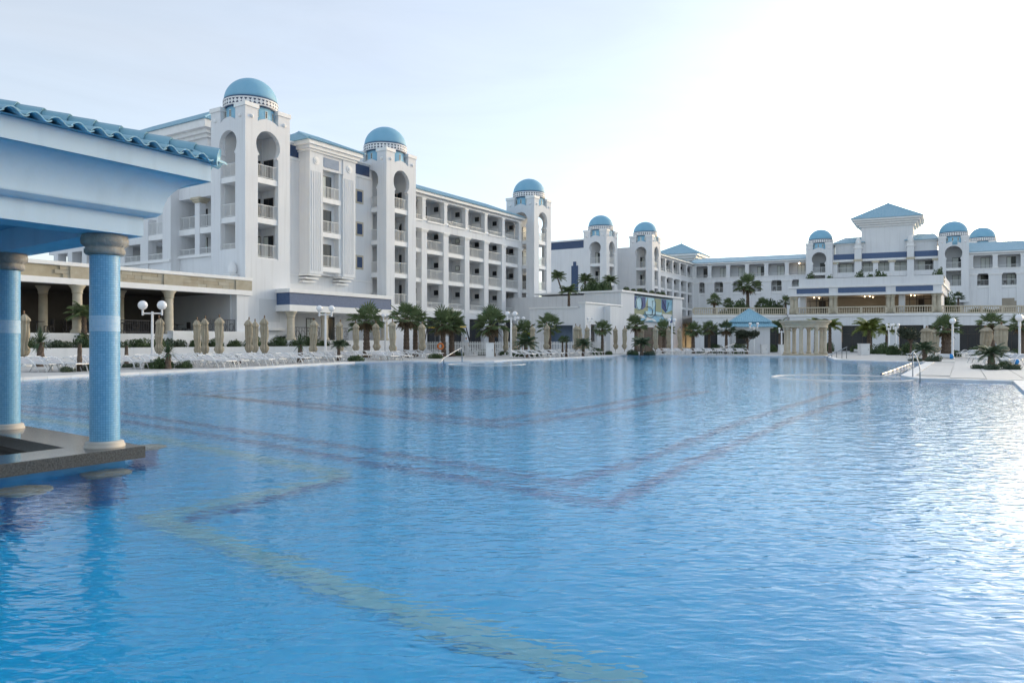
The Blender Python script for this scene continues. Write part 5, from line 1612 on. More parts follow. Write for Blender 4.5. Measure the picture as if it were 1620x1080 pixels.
# ---------------------------------------------------------------- plants
def make_mesh(name, mb, m, smooth=False):
    return mesh(name, mb, m, smooth)
def fan_crown(seed, m, leaves=30, blades=15):
    """crown of a fan palm, radius about 1, centred on the growing point"""
    rg = random.Random(seed)
    mb = MB()
    for i in range(leaves):
        az = i * 2.39996 + rg.uniform(-0.2, 0.2)
        k = i / leaves
        el = math.radians(84 - 112 * k ** 0.85 + rg.uniform(-12, 12))       # young leaves upright, old ones hang
        d = Vector((math.cos(az) * math.cos(el), math.sin(az) * math.cos(el), math.sin(el)))
        side = Vector((-math.sin(az), math.cos(az), 0))
        up = side.cross(d) * -1
        pl = rg.uniform(0.40, 0.60)
        base = d * 0.05
        hub = d * pl + Vector((0, 0, -0.05 * k))
        mb.add([base + side * 0.018, base - side * 0.018, hub - side * 0.012, hub + side * 0.012], [(0, 1, 2, 3)])
        L = rg.uniform(0.44, 0.58)
        tw = rg.uniform(-0.35, 0.35)
        sd2 = (side * math.cos(tw) + up * math.sin(tw))
        for b in range(blades):
            a = math.radians(-112 + 224 * b / (blades - 1))
            q = d * math.cos(a) + sd2 * math.sin(a)
            ln = L * (0.62 + 0.38 * math.cos(a * 0.7)) * rg.uniform(0.9, 1.08)
            wv = 0.032
            per = (sd2 * math.cos(a) - d * math.sin(a))
            m1_ = hub + q * ln * 0.62 + Vector((0, 0, -0.02))
            tip = hub + q * ln + Vector((0, 0, -0.03 - 0.12 * rg.random() * (0.4 + k)))
            mb.add([hub, m1_ + per * wv, tip, m1_ - per * wv + up * 0.012], [(0, 1, 2), (0, 2, 3)])
    return mesh('crown', mb, m)
def feather_crown(seed, m, fronds=20, leaflets=20, droop=1.0, spread=80):
    rg = random.Random(seed)
    mb = MB()
    for i in range(fronds):
        az = i * 2.39996 + rg.uniform(-0.25, 0.25)
        k = i / fronds
        el = math.radians(spread - 75 * k + rg.uniform(-8, 8))
        side = Vector((-math.sin(az), math.cos(az), 0))
        pts = []
        p = Vector((0, 0, 0)); e = el
        n_ = 8
        for j in range(n_ + 1):
            pts.append(p.copy())
            p = p + Vector((math.cos(az) * math.cos(e), math.sin(az) * math.cos(e), math.sin(e))) * (1.12 / n_)
            e -= droop * (0.10 + 0.16 * j / n_)
        mb.tube(pts, 0.014, 3, 0.004)
        for j in range(leaflets):
            t = 0.14 + 0.85 * j / leaflets
            x = t * n_
            a = int(min(x, n_ - 1)); q = pts[a].lerp(pts[a + 1], x - a)
            dr = (pts[a + 1] - pts[a]).normalized()
            ln = 0.36 * math.sin(math.pi * (0.18 + 0.75 * t)) + 0.05
            for sg in (-1, 1):
                v = (side * sg * 0.82 + dr * 0.55 + Vector((0, 0, -0.25 - 0.2 * rg.random()))).normalized() * ln * rg.uniform(0.85, 1.1)
                wv = dr * 0.022
                mb.add([q - wv, q + wv, q + v * 0.6 + wv * 0.9 + Vector((0, 0, 0.01)), q + v], [(0, 1, 2), (0, 2, 3)])
    return mesh('crown', mb, m)
def yucca_crown(seed, m, blades=95):
    rg = random.Random(seed)
    mb = MB()
    for i in range(blades):
        az = rg.uniform(0, 6.283)
        el = math.radians(rg.choice((rg.uniform(20, 88), rg.uniform(-35, 40))))
        d = Vector((math.cos(az) * math.cos(el), math.sin(az) * math.cos(el), math.sin(el)))
        side = Vector((-math.sin(az), math.cos(az), 0))
        L = rg.uniform(0.75, 1.05)
        wv = 0.035
        p1 = d * L * 0.5 + side * wv; p2 = d * L * 0.5 - side * wv
        tip = d * L + Vector((0, 0, -0.18 * math.cos(el)))
        mb.add([side * 0.02, side * -0.02, p2, tip, p1], [(0, 1, 2, 4), (4, 2, 3)])
    return mesh('crown', mb, m)
def bush_mesh(seed, m, leaves=900, size=0.055, flat=1.0, dome=True, lobes=7):
    """foliage mass about radius 1: leaves spread through several uneven lobes"""
    rg = random.Random(seed)
    mb = MB()
    lob = []
    for i in range(lobes):
        a = rg.uniform(0, 6.283); r = rg.uniform(0.25, 0.6)
        lob.append((Vector((r * math.cos(a), r * math.sin(a), rg.uniform(-0.15, 0.4) * flat)), rg.uniform(0.35, 0.58)))
    for i in range(leaves):
        c, r = rg.choice(lob)
        d = Vector((rg.gauss(0, 1), rg.gauss(0, 1), rg.gauss(0, 1))).normalized()
        p = c + d * r * (rg.random() ** 0.35)
        p.z *= flat
        if dome: p.z = abs(p.z + 0.1)
        q = Vector((rg.gauss(0, 1), rg.gauss(0, 1), rg.gauss(0.6, 1))).normalized()
        t = q.cross(d if abs(q.dot(d)) < 0.95 else Vector((1, 0, 0))).normalized()
        b = q.cross(t)
        s = size * rg.uniform(0.7, 1.5)
        mb.add([p - t * s, p + b * s * 0.45, p + t * s, p - b * s * 0.45], [(0, 1, 2, 3)])
    return mesh('foliage', mb, m)
def skirt_mesh(seed):
    rg = random.Random(seed)
    mb = MB()
    for i in range(15):
        az = rg.uniform(0, 6.28)
        o_ = Vector((math.cos(az), math.sin(az), 0)); sd_ = Vector((-o_.y, o_.x, 0))
        top_ = o_ * 0.1 + Vector((0, 0, -0.05))
        for b in range(6):
            a = (b - 2.5) * 0.17
            tip = o_ * rg.uniform(0.18, 0.34) + sd_ * a * 1.1 + Vector((0, 0, -rg.uniform(0.45, 0.85)))
            mid_p = (top_ + tip) * 0.5 + o_ * 0.06
            mb.add([top_, mid_p + sd_ * 0.022, tip, mid_p - sd_ * 0.022], [(0, 1, 2), (0, 2, 3)])
    return mesh('dead_fronds', mb, 'deadleaf')
M['deadleaf'] = mat('dry_palm_leaf', (0.16, 0.115, 0.065), 0.85, (0.24, 0.18, 0.11), 5.0)
SKIRT = [skirt_mesh(k) for k in (1, 2)]
FANS = [fan_crown(1, 'palm'), fan_crown(2, 'palm2', 24, 15), fan_crown(3, 'palm', 34, 13), fan_crown(4, 'palm', 22, 17)]
FEAT = [feather_crown(k, 'palm', 22, 22) for k in (11, 12)]
FEATY = [feather_crown(21, 'palmy', 24, 22, 1.25)]
CYC = [feather_crown(k, 'palm2', 26, 20, 0.75, 62) for k in (31, 32)]
YUC = [yucca_crown(k, 'palm2') for k in (41, 42, 43)]
BUSH = [bush_mesh(51, 'shrub', 1700, 0.065, 0.75), bush_mesh(52, 'shrub', 1700, 0.065, 0.6), bush_mesh(53, 'shrub2', 1700, 0.06, 0.55), bush_mesh(54, 'shrub2', 1700, 0.06, 0.7)]
TOPI = [bush_mesh(61, 'olive', 3600, 0.06, 0.8, False, 11), bush_mesh(62, 'olive', 3400, 0.06, 0.85, False, 9)]
def trunk(p0, p1, r0, r1, root, rings=True, seg=10):
    mb = MB()
    n_ = max(6, int((p1 - p0).length / 0.16))
    pts = []
    vs = []; fs = []
    rg = random.Random(int(p0.x * 100))
    for k in range(n_ + 1):
        t = k / n_
        c = p0.lerp(p1, t)
        r = (r0 + (r1 - r0) * t) * (1.09 if k % 2 else 0.96) * (1.25 - 0.25 * min(1, t * 6))
        for i in range(seg):
            a = 2 * math.pi * (i + 0.5 * (k % 2)) / seg
            rr = r * rg.uniform(0.93, 1.07)
            vs.append((c.x + rr * math.cos(a), c.y + rr * math.sin(a), c.z))
    for k in range(n_):
        for i in range(seg):
            j = (i + 1) % seg
            fs.append((k * seg + i, k * seg + j, (k + 1) * seg + j, (k + 1) * seg + i))
    mb.add(vs, fs)
    return part('trunk', mb, 'bark', root)
def palm(px, Y, yc, rpx, kind, bz, label, tr=0.17, lean=0.0, name='palm_tree'):
    rg = random.Random(px)
    X = (px - CX) / F * Y
    zc = H + (CY - yc) * Y / F
    r = rpx * Y / F
    root = thing(name, label, 'palm' if name == 'palm_tree' else 'plant', (X - lean, Y, bz), 'palms of the resort' if name == 'palm_tree' else None)
    top = Vector((X, Y, max(zc - 0.12 * r, bz + 0.12)))
    trunk(Vector((X - lean, Y, bz)), top, tr * 1.1, tr * 0.8, root)
    me = {'fan': FANS, 'feather': FEAT, 'yellow': FEATY, 'cycad': CYC, 'yucca': YUC}[kind]
    o = place('crown', rg.choice(me), root)
    o.location = top - LOC[root.name]
    o.rotation_euler = (rg.uniform(-0.08, 0.08), rg.uniform(-0.08, 0.08), rg.uniform(0, 6.28))
    o.scale = (r, r, r * rg.uniform(0.88, 1.12))
    if kind == 'fan' and r > 0.9 and rg.random() < 0.75:
        k_ = place('dead_fronds', rg.choice(SKIRT), root)
        k_.location = o.location; k_.scale = (r, r, r * rg.uniform(0.6, 1.0)); k_.rotation_euler = (0, 0, rg.uniform(0, 6.28))
    return root
P_ = [
    (580, 60, 503, 33, 'fan', 0, 'stout fan palm before the right half of the blue-fascia canopy', 0.26),
    (643, 62, 499, 34, 'fan', 0, 'tall fan palm left of a close pair, below the second domed tower', 0.24),
    (657, 66, 505, 27, 'fan', 0, 'slimmer fan palm just right of the tall one below the second domed tower', 0.22),
    (701, 64, 508, 33, 'fan', 0, 'left fan palm of the pair standing in front of the yellow swing', 0.24),
    (715, 65, 509, 28, 'fan', 0, 'right fan palm of the pair standing in front of the yellow swing', 0.22),
    (778, 66, 509, 33, 'fan', 0, 'broad fan palm behind the white cabinet at the picket fence', 0.26),
    (830, 76, 522, 22, 'fan', 0, 'dark fan palm behind the playground slide', 0.2),
    (869, 72, 513, 24, 'fan', 0, 'fan palm before the side opening of the low white building', 0.2),
    (890, 63, 537, 8, 'fan', 0, 'left of two very small dark-stemmed palms by the picket fence', 0.09),
    (896, 63, 537, 8, 'fan', 0, 'right of two very small dark-stemmed palms by the picket fence', 0.09),
    (953, 73, 518, 18, 'fan', 0, 'slender palm before the stepped pier of the low white building', 0.14),
    (1006, 77, 511, 19, 'fan', 0, 'fan palm under the left end of the mural', 0.16),
    (1050, 82, 520, 19, 'fan', 0, 'fan palm under the right end of the mural', 0.17),
    (1097, 81, 520, 17, 'fan', 0, 'left palm of three in a row beside the kiosk', 0.16),
    (1122, 83, 519, 18, 'fan', 0, 'middle palm of three in a row beside the kiosk', 0.16),
    (1149, 80, 519, 18, 'fan', 0, 'right palm of three in a row, touching the kiosk roof', 0.16),
    (1497, 60, 516, 27, 'fan', 0, 'thick-stemmed fan palm beside the right-hand lamp post', 0.36),
    (1568, 63, 508, 24, 'fan', 0, 'fan palm behind the closed parasols of the right-hand deck', 0.24),
    (1616, 60, 512, 22, 'fan', 0, 'fan palm cut by the right picture edge', 0.2),
    (1130, 112, 474, 13, 'fan', 4.9, 'terrace palm at the left end of the balustrade', 0.17),
    (1152, 116, 479, 10, 'fan', 4.9, 'small terrace palm left of the tall one', 0.14),
    (1183, 114, 448, 23, 'fan', 4.9, 'tallest terrace palm, above the kiosk roof', 0.26),
    (1207, 113, 481, 14, 'fan', 4.9, 'bushy terrace palm right of the tallest one', 0.17),
    (1243, 110, 476, 12, 'fan', 4.9, 'terrace palm next to the lobby pavilion columns', 0.16),
    (1516, 108, 469, 11, 'fan', 4.9, 'terrace palm below the right-hand domed tower', 0.16),
]
for a in P_: palm(*a)
gz_ = gz + 0.05
for (px, Y, yc, rp, kind, bz, lb_, tr, ln) in (
        (882, 110, 438, 15, 'feather', gz_, 'leaning feather palm at the left of the roof garden', 0.13, -0.9),
        (926, 113, 443, 14, 'feather', gz_, 'left feather palm of the roof garden group before the navy stripe', 0.15, 0.1),
        (937, 114, 447, 11, 'feather', gz_, 'middle feather palm of the roof garden group', 0.13, 0.0),
        (965, 110, 444, 15, 'feather', gz_, 'right feather palm of the roof garden group below the dome', 0.15, -0.2),
        (900, 86, 460, 17, 'feather', lz - 0.6, 'feather palm growing on the low white building', 0.16, 0.0),
        (1234, 82, 517, 18, 'feather', 0, 'feather palm left behind the round colonnade', 0.16, 0.0),
        (1313, 82, 515, 20, 'yellow', 0, 'yellow-green palm right behind the round colonnade', 0.18, 0.0),
        (1290, 86, 513, 18, 'yellow', 0, 'yellow-green palm straight behind the round colonnade', 0.16, 0.0),
        (1375, 80, 519, 28, 'yellow', 0, 'large yellow-green palm before the podium glazing', 0.24, 0.0),
        (1403, 84, 522, 18, 'yellow', 0, 'smaller yellow-green palm by the lamp cluster', 0.18, 0.0),
        (133, 47, 497, 27, 'feather', 0.8, 'palm seen behind the near mosaic column, before the restaurant', 0.17, 0.0)):
    palm(px, Y, yc, rp, kind, bz, lb_, tr, ln)
for (px, Y, yc, rp, kind, bz, lb_, tr) in (
        (832, 60.5, 541, 20, 'cycad', 0, 'low feathery palm in the shrub bed beside the middle lamp', 0.17),
        (923, 66, 543, 14, 'cycad', 0, 'low feathery palm at the far left pool edge', 0.13),
        (1015, 70, 541, 16, 'cycad', 0, 'low feathery palm in the bed at the far pool corner', 0.15),
        (1463, 50.5, 550, 18, 'cycad', 0, 'low feathery palm on the right-hand deck behind the curved handrail', 0.16),
        (1568, 36.5, 556, 25, 'cycad', 0, 'low feathery palm in the near planting of the right-hand deck', 0.16),
        (126, 32.6, 541, 11, 'yucca', 0, 'stumpy young palm with few leaves left of the near mosaic column', 0.10),
        (200, 42.0, 545, 10, 'yucca', 0, 'stumpy young palm right of the near mosaic column', 0.10),
        (536, 50.5, 544, 13, 'cycad', 0, 'small thin-stemmed palm among loungers before the canopy', 0.11),
        (64, 38.5, 538, 26, 'yucca', 0, 'big spiky yucca between the two mosaic columns', 0.18),
        (266, 35.3, 556, 25, 'yucca', 0, 'spiky yucca in the shrub bed at the left pool edge', 0.13),
        (475, 47, 543, 18, 'yucca', 0, 'spiky yucca with a short stem left of the second lamp', 0.16),
        (443, 62, 536, 12, 'cycad', 0.8, 'dark cycad in the raised bed right of the restaurant', 0.12),
        (1585, 42, 560, 9, 'yucca', 0, 'small spiky plant behind the near planting at the right', 0.08)):
    palm(px, Y, yc, rp, kind, bz, lb_, tr, name='small_palm')
def shrub(p, r, kind, label, hz=1.0, m=None):
    root = thing('shrub', label, 'shrub', p, 'garden shrubs')
    o = place('foliage', BUSH[kind], root)
    o.location = (0, 0, 0.02)
    o.rotation_euler = (0, 0, random.uniform(0, 6.28))
    o.scale = (r, r, r * hz * 1.9)
    part('stem', MB().tube([Vector(p), Vector(p) + Vector((0.02, 0.0, 0.4 * r * hz))], 0.03, 5, 0.015), 'wood', root)
SH = [
    (266, 583.0, 27, 1, 'dark green shrub bed round the spiky yucca', 0.65), (241, 582.5, 13, 0, 'small shrub left beside the spiky yucca bed', 0.7), (291, 582.5, 14, 0, 'rounded shrub right beside the spiky yucca bed', 0.7),
    (108, 588.5, 15, 2, 'silvery ground shrub left of the stumpy young palm', 0.7), (148, 587, 16, 3, 'silvery ground shrub right of the stumpy young palm', 0.7), (76, 575.5, 14, 0, 'dark rounded shrub under the big yucca', 0.75), (139, 574, 10, 1, 'leafy shrub partly behind the near mosaic column', 0.9),
    (206, 581, 18, 2, 'low silvery shrub right of the near mosaic column', 0.45), (460, 564, 10, 0, 'dark rounded shrub left of the short-stemmed yucca', 0.9), (556, 571.6, 20, 1, 'low shrub at the foot of the thin-stemmed palm', 0.5), (482, 568, 12, 1, 'low shrub under the loungers left of the second lamp', 0.4),
    (584, 562, 9, 0, 'dark shrub at the foot of the stout fan palm', 0.6), (695, 567, 18, 1, 'dark shrub under the handrail at the left pool edge', 0.45), (723, 563, 12, 0, 'dark shrub right behind the left pool handrail', 0.6), (762, 562, 10, 0, 'shrub left of the white cabinet', 0.8), (793, 562, 12, 1, 'shrub right of the white cabinet', 0.6),
    (822, 564, 13, 0, 'dark shrub left of the low feathery palm by the middle lamp', 0.75), (847, 564, 15, 2, 'rounded grey shrub right of the low feathery palm by the middle lamp', 0.8), (946, 561.2, 13, 0, 'shrub under the slender palm at the far left pool edge', 0.7), (962, 561.0, 9, 1, 'small shrub right of the slender palm', 0.7),
    (1001, 561.8, 12, 0, 'dark shrub at the far pool corner', 0.6), (1029, 561.9, 13, 2, 'rounded shrub at the far pool edge right of the low palm', 0.7), (1172, 559.5, 15, 0, 'dark shrub below the round-headed tree', 0.9), (1110, 559, 10, 1, 'shrub at the foot of the left of three palms', 0.8), (1135, 558.5, 12, 0, 'shrub between two palms beside the kiosk', 1.0), (1198, 557, 9, 0, 'shrub left of the white cabinet by the kiosk', 0.9), (1222, 557, 11, 1, 'shrub between the two white cabinets', 1.2), (1310, 556, 10, 0, 'shrub right behind the round colonnade', 1.2),
    (1392, 560, 16, 0, 'dark shrub left in the hedge behind the side pool', 0.9), (1415, 561.5, 17, 1, 'middle shrub of the hedge behind the side pool', 1.0), (1438, 562, 15, 0, 'right shrub of the hedge behind the side pool', 1.1), (1355, 557, 10, 0, 'shrub left of the cabinet near the side pool', 1.0), (1476, 558, 13, 1, 'brownish shrub behind the parasol pair of the right-hand deck', 1.1),
    (1447, 571.5, 14, 2, 'low shrub behind the curved handrail', 0.5), (1480, 572.0, 16, 3, 'rounded grey shrub right of the curved handrail', 0.6), (1513, 564.5, 9, 0, 'small shrub right of the right-hand lamp post', 1.0), (1540, 562, 11, 0, 'shrub behind the loungers of the right-hand deck', 1.0),
    (1550, 584, 15, 2, 'left silvery shrub of the near planting at the right', 0.6), (1573, 585.5, 17, 3, 'middle shrub of the near planting at the right', 0.55), (1602, 585.0, 16, 2, 'right rounded shrub of the near planting at the right', 0.7), (1590, 581, 12, 0, 'dark shrub behind the near planting at the right', 0.7), (1610, 562, 10, 0, 'shrub at the right picture edge behind the lamp', 1.0),
]
for (px, py, rp, k, lb_, hz) in SH:
    p = G(px, py)
    shrub((p.x, p.y, 0.0), rp * p.y / F, k, lb_, hz)
for i in range(21):
    s = -23 + i * 1.52
    p = LF.P(s, -2.75 + 0.25 * math.sin(i * 2.1), 0.8)
    shrub(p, random.uniform(0.75, 1.0), i % 2 if i % 5 else 3, 'dark shrub in the raised bed before the restaurant, %s from the left' % (ORD[i] if i < 20 else 'last'), random.uniform(0.55, 0.95))
for i, px in enumerate((1540, 1552, 1564, 1576, 1498, 1500)):
    Y = 104
    shrub((((px - CX) / F * Y), Y, 4.9), 1.0 if i < 4 else 1.2, 0, ['low dark terrace hedge shrub, first of four below the right wing', 'low dark terrace hedge shrub, second of four below the right wing', 'low dark terrace hedge shrub, third of four below the right wing', 'low dark terrace hedge shrub, fourth of four below the right wing', 'tall dark terrace shrub beside the lobby pavilion corner', 'lower shrub under the tall one at the lobby pavilion corner'][i], 0.8 if i < 4 else 2.6 - 1.2 * (i - 4))
for i, (px, r_s) in enumerate(((1165, 1.9), (1175, 1.5), (1222, 1.9), (1235, 1.4), (1143, 0.8))):
    Y = 112
    shrub((((px - CX) / F * Y), Y, 4.9), r_s, 0, 'dark terrace shrub behind the balustrade, %s of five from the kiosk side' % ORD[i], 1.15)
for i, px in enumerate((1282, 1310, 1360, 1380, 1392, 1402, 1484)):
    s = PF.s_at(px, 1.3)
    p = PF.P(s, 1.3, za)
    shrub(p, 0.75, i % 2, 'small shrub in the roof planter of the lobby pavilion, %s from the left' % ORD[i], 2.1)
for i, (px, n) in enumerate(((930, 4.0), (942, 5.0), (950, 3.0), (958, 3.0))):
    s = 1.2
    nn = BF.n_at(px, s)
    shrub(BF.P(s, nn, gz), 1.1, 0, 'dark roof garden shrub under the feather palms, %s from the left' % ORD[i], 1.2)
for i in range(7):
    p = MF.P(m1 + 0.5 + i * (m2 - m1 - 1) / 6, 1.3, zt_ + 0.4)
    shrub(p, 0.5, i % 2, 'small plant on the roof edge above the mural, %s from the left' % ORD[i], 0.8)
def topiary(px, Y, yc, rp, k, label, flat=1.0):
    X = (px - CX) / F * Y
    r = rp * Y / F
    zc = H + (CY - yc) * Y / F
    root = thing('round_tree', label, 'tree', (X, Y, 0), 'clipped round trees')
    o = place('crown', TOPI[k], root)
    o.location = (0, 0, zc); o.scale = (r * 1.12, r * 1.12, r * flat * 1.15)
    o.rotation_euler = (0, 0, k * 1.3)
    part('trunk', MB().tube([Vector((X, Y, 0)), Vector((X + 0.08, Y, 0.5 * zc)), Vector((X, Y, zc))], 0.11, 8, 0.06), 'bark', root, True)
    for q in range(4):
        a = q * 1.6
        part('limb', MB().tube([Vector((X + 0.05, Y, zc * 0.55)), Vector((X + math.cos(a) * r * 0.5, Y + math.sin(a) * r * 0.5, zc))], 0.05, 6, 0.02), 'bark', root)
topiary(1182, 77, 529, 20, 0, 'round-headed clipped tree in front of the kiosk', 0.72)
topiary(1440, 66, 529, 18, 1, 'round-headed olive tree left of the parasol pair on the right', 0.95)

# ---------------------------------------------------------------- poolside furniture
def make_canopy(seed, m):
    rg = random.Random(seed)
    ph = rg.uniform(0, 6.28)
    tie = rg.uniform(0.62, 0.85)
    b0_ = rg.uniform(0.45, 0.62)
    prof = [(0.05, b0_ + 0.03), (0.10, b0_), (0.17, b0_ + 0.14), (0.22, b0_ + 0.30), (0.20, b0_ + 0.42), (0.15, b0_ + 0.52), (0.145, b0_ + 0.6), (0.165, 1.3), (0.185, 1.6), (0.19, 1.9), (0.185, 2.15), (0.17, 2.32), (0.235, 2.36), (0.225, 2.44), (0.15, 2.58), (0.07, 2.68), (0.03, 2.72)]
    off = [(rg.uniform(-0.03, 0.03), rg.uniform(-0.03, 0.03)) for _ in prof]
    def fn(r, z, t):
        k = 0.36 if z < 2.34 else 0.22
        return r * (1 + k * math.sin(8 * t + ph + 0.9 * math.sin(z * 2.3)) + 0.10 * math.sin(5 * t + z * 5)) * rg.uniform(0.95, 1.05)
    mb = MB().lathe((0, 0, 0), prof, 32, fn)
    sx_, sy_ = rg.uniform(-0.05, 0.05), rg.uniform(-0.05, 0.05)
    mb.v = [Vector((v.x + sx_ * math.sin(v.z * 1.4), v.y + sy_ * math.cos(v.z * 1.1), v.z)) for v in mb.v]
    return mesh('canopy', mb, m, True)
CAN = [make_canopy(k, 'canvas' if k % 2 else 'canvas2') for k in range(6)]
POLE = mesh('pole', MB().tube([(0, 0, 0.05), (0, 0, 2.75)], 0.028, 8), 'wood')
UFIN = mesh('finial', MB().lathe((0, 0, 0), [(0.03, 2.72), (0.05, 2.77), (0.03, 2.83), (0.045, 2.86), (0.01, 2.9)], 8), 'wood', True)
UBASE = mesh('base', MB().box(-0.28, 0.28, -0.28, 0.28, 0.0, 0.09).lathe((0, 0, 0), [(0.06, 0.09), (0.05, 0.3)], 10), 'whitemetal')
def parasol(px, top, k, label, hgt=2.9, wide=1.0, Y=None):
    Y = Y or (hgt - H) * F / (CY - top)
    X = (px - CX) / F * Y
    t = thing('closed_parasol', label, 'parasol', (X, Y, 0), 'closed parasols round the pool')
    sc_ = (H + (CY - top) * Y / F) / 2.9
    rz = random.uniform(0, 6.28)
    for nm, me in (('pole', POLE), ('canopy', CAN[k % 6]), ('finial', UFIN), ('base', UBASE)):
        o = place(nm, me, t)
        w_ = wide * (random.uniform(0.92, 1.1) if nm == 'canopy' else 1.0)
        o.scale = (w_, w_, sc_)
        if nm == 'canopy': o.rotation_euler = (random.uniform(-0.03, 0.03), random.uniform(-0.03, 0.03), rz)
groups = [('before the restaurant terrace', [(38, 491), (251.5, 498), (312, 501), (325, 499), (347, 496.7), (394, 501), (403.5, 504), (418.5, 498.4)]),
          ('before the blue-fascia canopy', [(496, 502.6), (538.4, 504.8), (562.6, 507.4), (594.6, 507.4), (621, 504), (668, 508)]),
          ('along the picket fence and low building', [(799, 512.0), (813, 511), (842, 512.5), (864.5, 510.5), (910.8, 511.7), (917.5, 513), (928.5, 514)]),
          ('below the mural building', [(973.8, 515.5), (988, 515), (1014, 516), (1037, 514), (1058, 515), (1076, 516)])]
kk = 0
for where, lst in groups:
    for i, (px, ty) in enumerate(lst):
        parasol(px, ty, kk, 'closed beige parasol %s, %s from the left' % (where, ORD[i]))
        kk += 1
for i, (px, ty, Y) in enumerate(((1466, 515, 57), (1478, 517, 60), (1558.5, 514, 54), (1584.5, 509, 51))):
    parasol(px, ty, kk, 'thick closed beige parasol on the right-hand deck, %s from the left' % ORD[i], Y=Y, wide=1.6)
    kk += 1

# loungers: white bow frame, grey sling
def lounger_parts():
    out = []
    Wd = 0.33
    seat = MB()
    prof = [(0.98, 0.335), (0.6, 0.35), (0.1, 0.36), (-0.32, 0.37)]
    def strip(pr, th):
        mb = MB()
        n_ = len(pr)
        vs = [(x_, sg * (Wd - 0.03), z_ + e) for e in (0, th) for sg in (-1, 1) for (x_, z_) in pr]
        fs = []
        for k in range(n_ - 1):
            fs += [(k, k + 1, n_ + k + 1, n_ + k), (2 * n_ + k, 3 * n_ + k, 3 * n_ + k + 1, 2 * n_ + k + 1)]
        mb.add(vs, fs)
        return mb
    out.append(('seat', mesh('seat', strip(prof, 0.018), 'sling')))
    out.append(('backrest', mesh('backrest', strip([(-0.33, 0.372), (-0.6, 0.44), (-0.97, 0.60)], 0.018), 'sling')))
    fr_ = MB()
    for sg in (-1, 1):
        fr_.tube([(1.0, sg * Wd, 0.34), (0.6, sg * Wd, 0.355), (-0.32, sg * Wd, 0.372), (-0.6, sg * Wd, 0.445), (-0.98, sg * Wd, 0.61)], 0.024, 6)
    fr_.tube([(1.0, -Wd, 0.34), (1.0, Wd, 0.34)], 0.024, 6)
    fr_.tube([(-0.98, -Wd, 0.61), (-0.98, Wd, 0.61)], 0.024, 6)
    out.append(('frame', mesh('frame', fr_, 'whitemetal', True)))
    for sg in (-1, 1):
        pts = [(-0.78, sg * (Wd + 0.03), 0.50), (-0.55, sg * (Wd + 0.03), 0.60), (-0.25, sg * (Wd + 0.03), 0.62), (0.05, sg * (Wd + 0.03), 0.53), (0.32, sg * (Wd + 0.03), 0.33), (0.52, sg * (Wd + 0.03), 0.0)]
        out.append(('armrest', mesh('armrest', MB().tube(pts, 0.027, 6), 'whitemetal', True)))
    for sg in (-1, 1):
        out.append(('leg', mesh('leg', MB().tube([(0.74, sg * Wd, 0.34), (0.84, sg * Wd, 0.18), (0.90, sg * Wd, 0.0)], 0.025, 6), 'whitemetal', True)))
        out.append(('leg', mesh('leg', MB().tube([(-0.30, sg * Wd, 0.37), (-0.48, sg * Wd, 0.2), (-0.62, sg * Wd, 0.0)], 0.025, 6), 'whitemetal', True)))
    return out
LP = lounger_parts()
LPF = [(nm, me) for nm, me in LP]
def lounger(x, y, rz, label, group):
    t = thing('sun_lounger', label, 'sun lounger', (x, y, 0), group, rz)
    for nm, me in LP:
        o = bpy.data.objects.new(nm, me)
        col.objects.link(o); o.parent = t
    return t
def along(poly, d):
    """points every so often along a line, with the outward direction towards the water on its right"""
    for k in range(len(poly) - 1):
        L = (poly[k + 1] - poly[k]).length
        if d <= L:
            u = (poly[k + 1] - poly[k]) / L
            return poly[k] + u * d, u
        d -= L
    u = (poly[-1] - poly[-2]).normalized()
    return poly[-1] + u * d, u
left = [G(35, 598.5), G(190, 591.3), G(400, 581.7), G(480, 577.0), G(561, 572.8), G(640, 571.4)]
bath_at = None
def blocked(px):
    return any(abs(px - q) < w_ for q, w_ in ((266, 40), (127, 36), (206, 24), (555, 24)))
rows = ((1.95, 'front', 0.0, 1.0), (4.3, 'middle', 0.7, 1.0), (6.6, 'back', 0.3, 1.0))
for off, nm, ph, _ in rows:
    i = 0
    d = 0.6 + ph
    n_l = 0
    while d < 27.5 and n_l < 14:
        p, u = along(left, d)
        o_ = Vector((-u.y, u.x, 0))
        q = p + o_ * off
        px = CX + F * q.x / q.y
        if 60 < px < 640 and not (off < 3 and blocked(px)) and not (150 < px < 205):
            rz = math.atan2(-o_.y, -o_.x) + random.uniform(-0.07, 0.07)
            t = lounger(q.x, q.y, rz, 'white sun lounger in the %s row on the left deck, %s from the left' % (nm, ORD[n_l]), 'sun loungers on the left deck')
            n_l += 1
            if nm == 'middle' and 385 < px < 412 and bath_at is None: bath_at = (q, rz)
        i += 1
        d += 1.15 if i % 2 else 2.35
lounger(*G(56, 588).xy, R(-12), 'single white sun lounger between the two mosaic columns', 'sun loungers on the left deck')
mid_l = [G(640, 571.4), G(694, 572.4)]
for i, (px, py) in enumerate(((640, 565.5), (662, 566.5), (684, 565), (752, 559.5), (800, 560.5), (818, 559.5))):
    p = G(px, py)
    lounger(p.x, p.y, R(-35 + random.uniform(-6, 6)), 'white sun lounger near the swing and middle lamp, %s from the left' % ORD[i], 'sun loungers by the fence')
cor = [G(860, 567.4), G(993, 561.5)]
for i in range(9):
    p, u = along(cor, 0.5 + i * 1.7)
    o_ = Vector((-u.y, u.x, 0))
    q = p + o_ * 2.1
    lounger(q.x, q.y, math.atan2(-o_.y, -o_.x), 'white sun lounger in the row at the far left pool edge, %s from the left' % ORD[i], 'sun loungers at the far left pool edge')
far = [G(993, 561.5), G(1100, 562.1)]
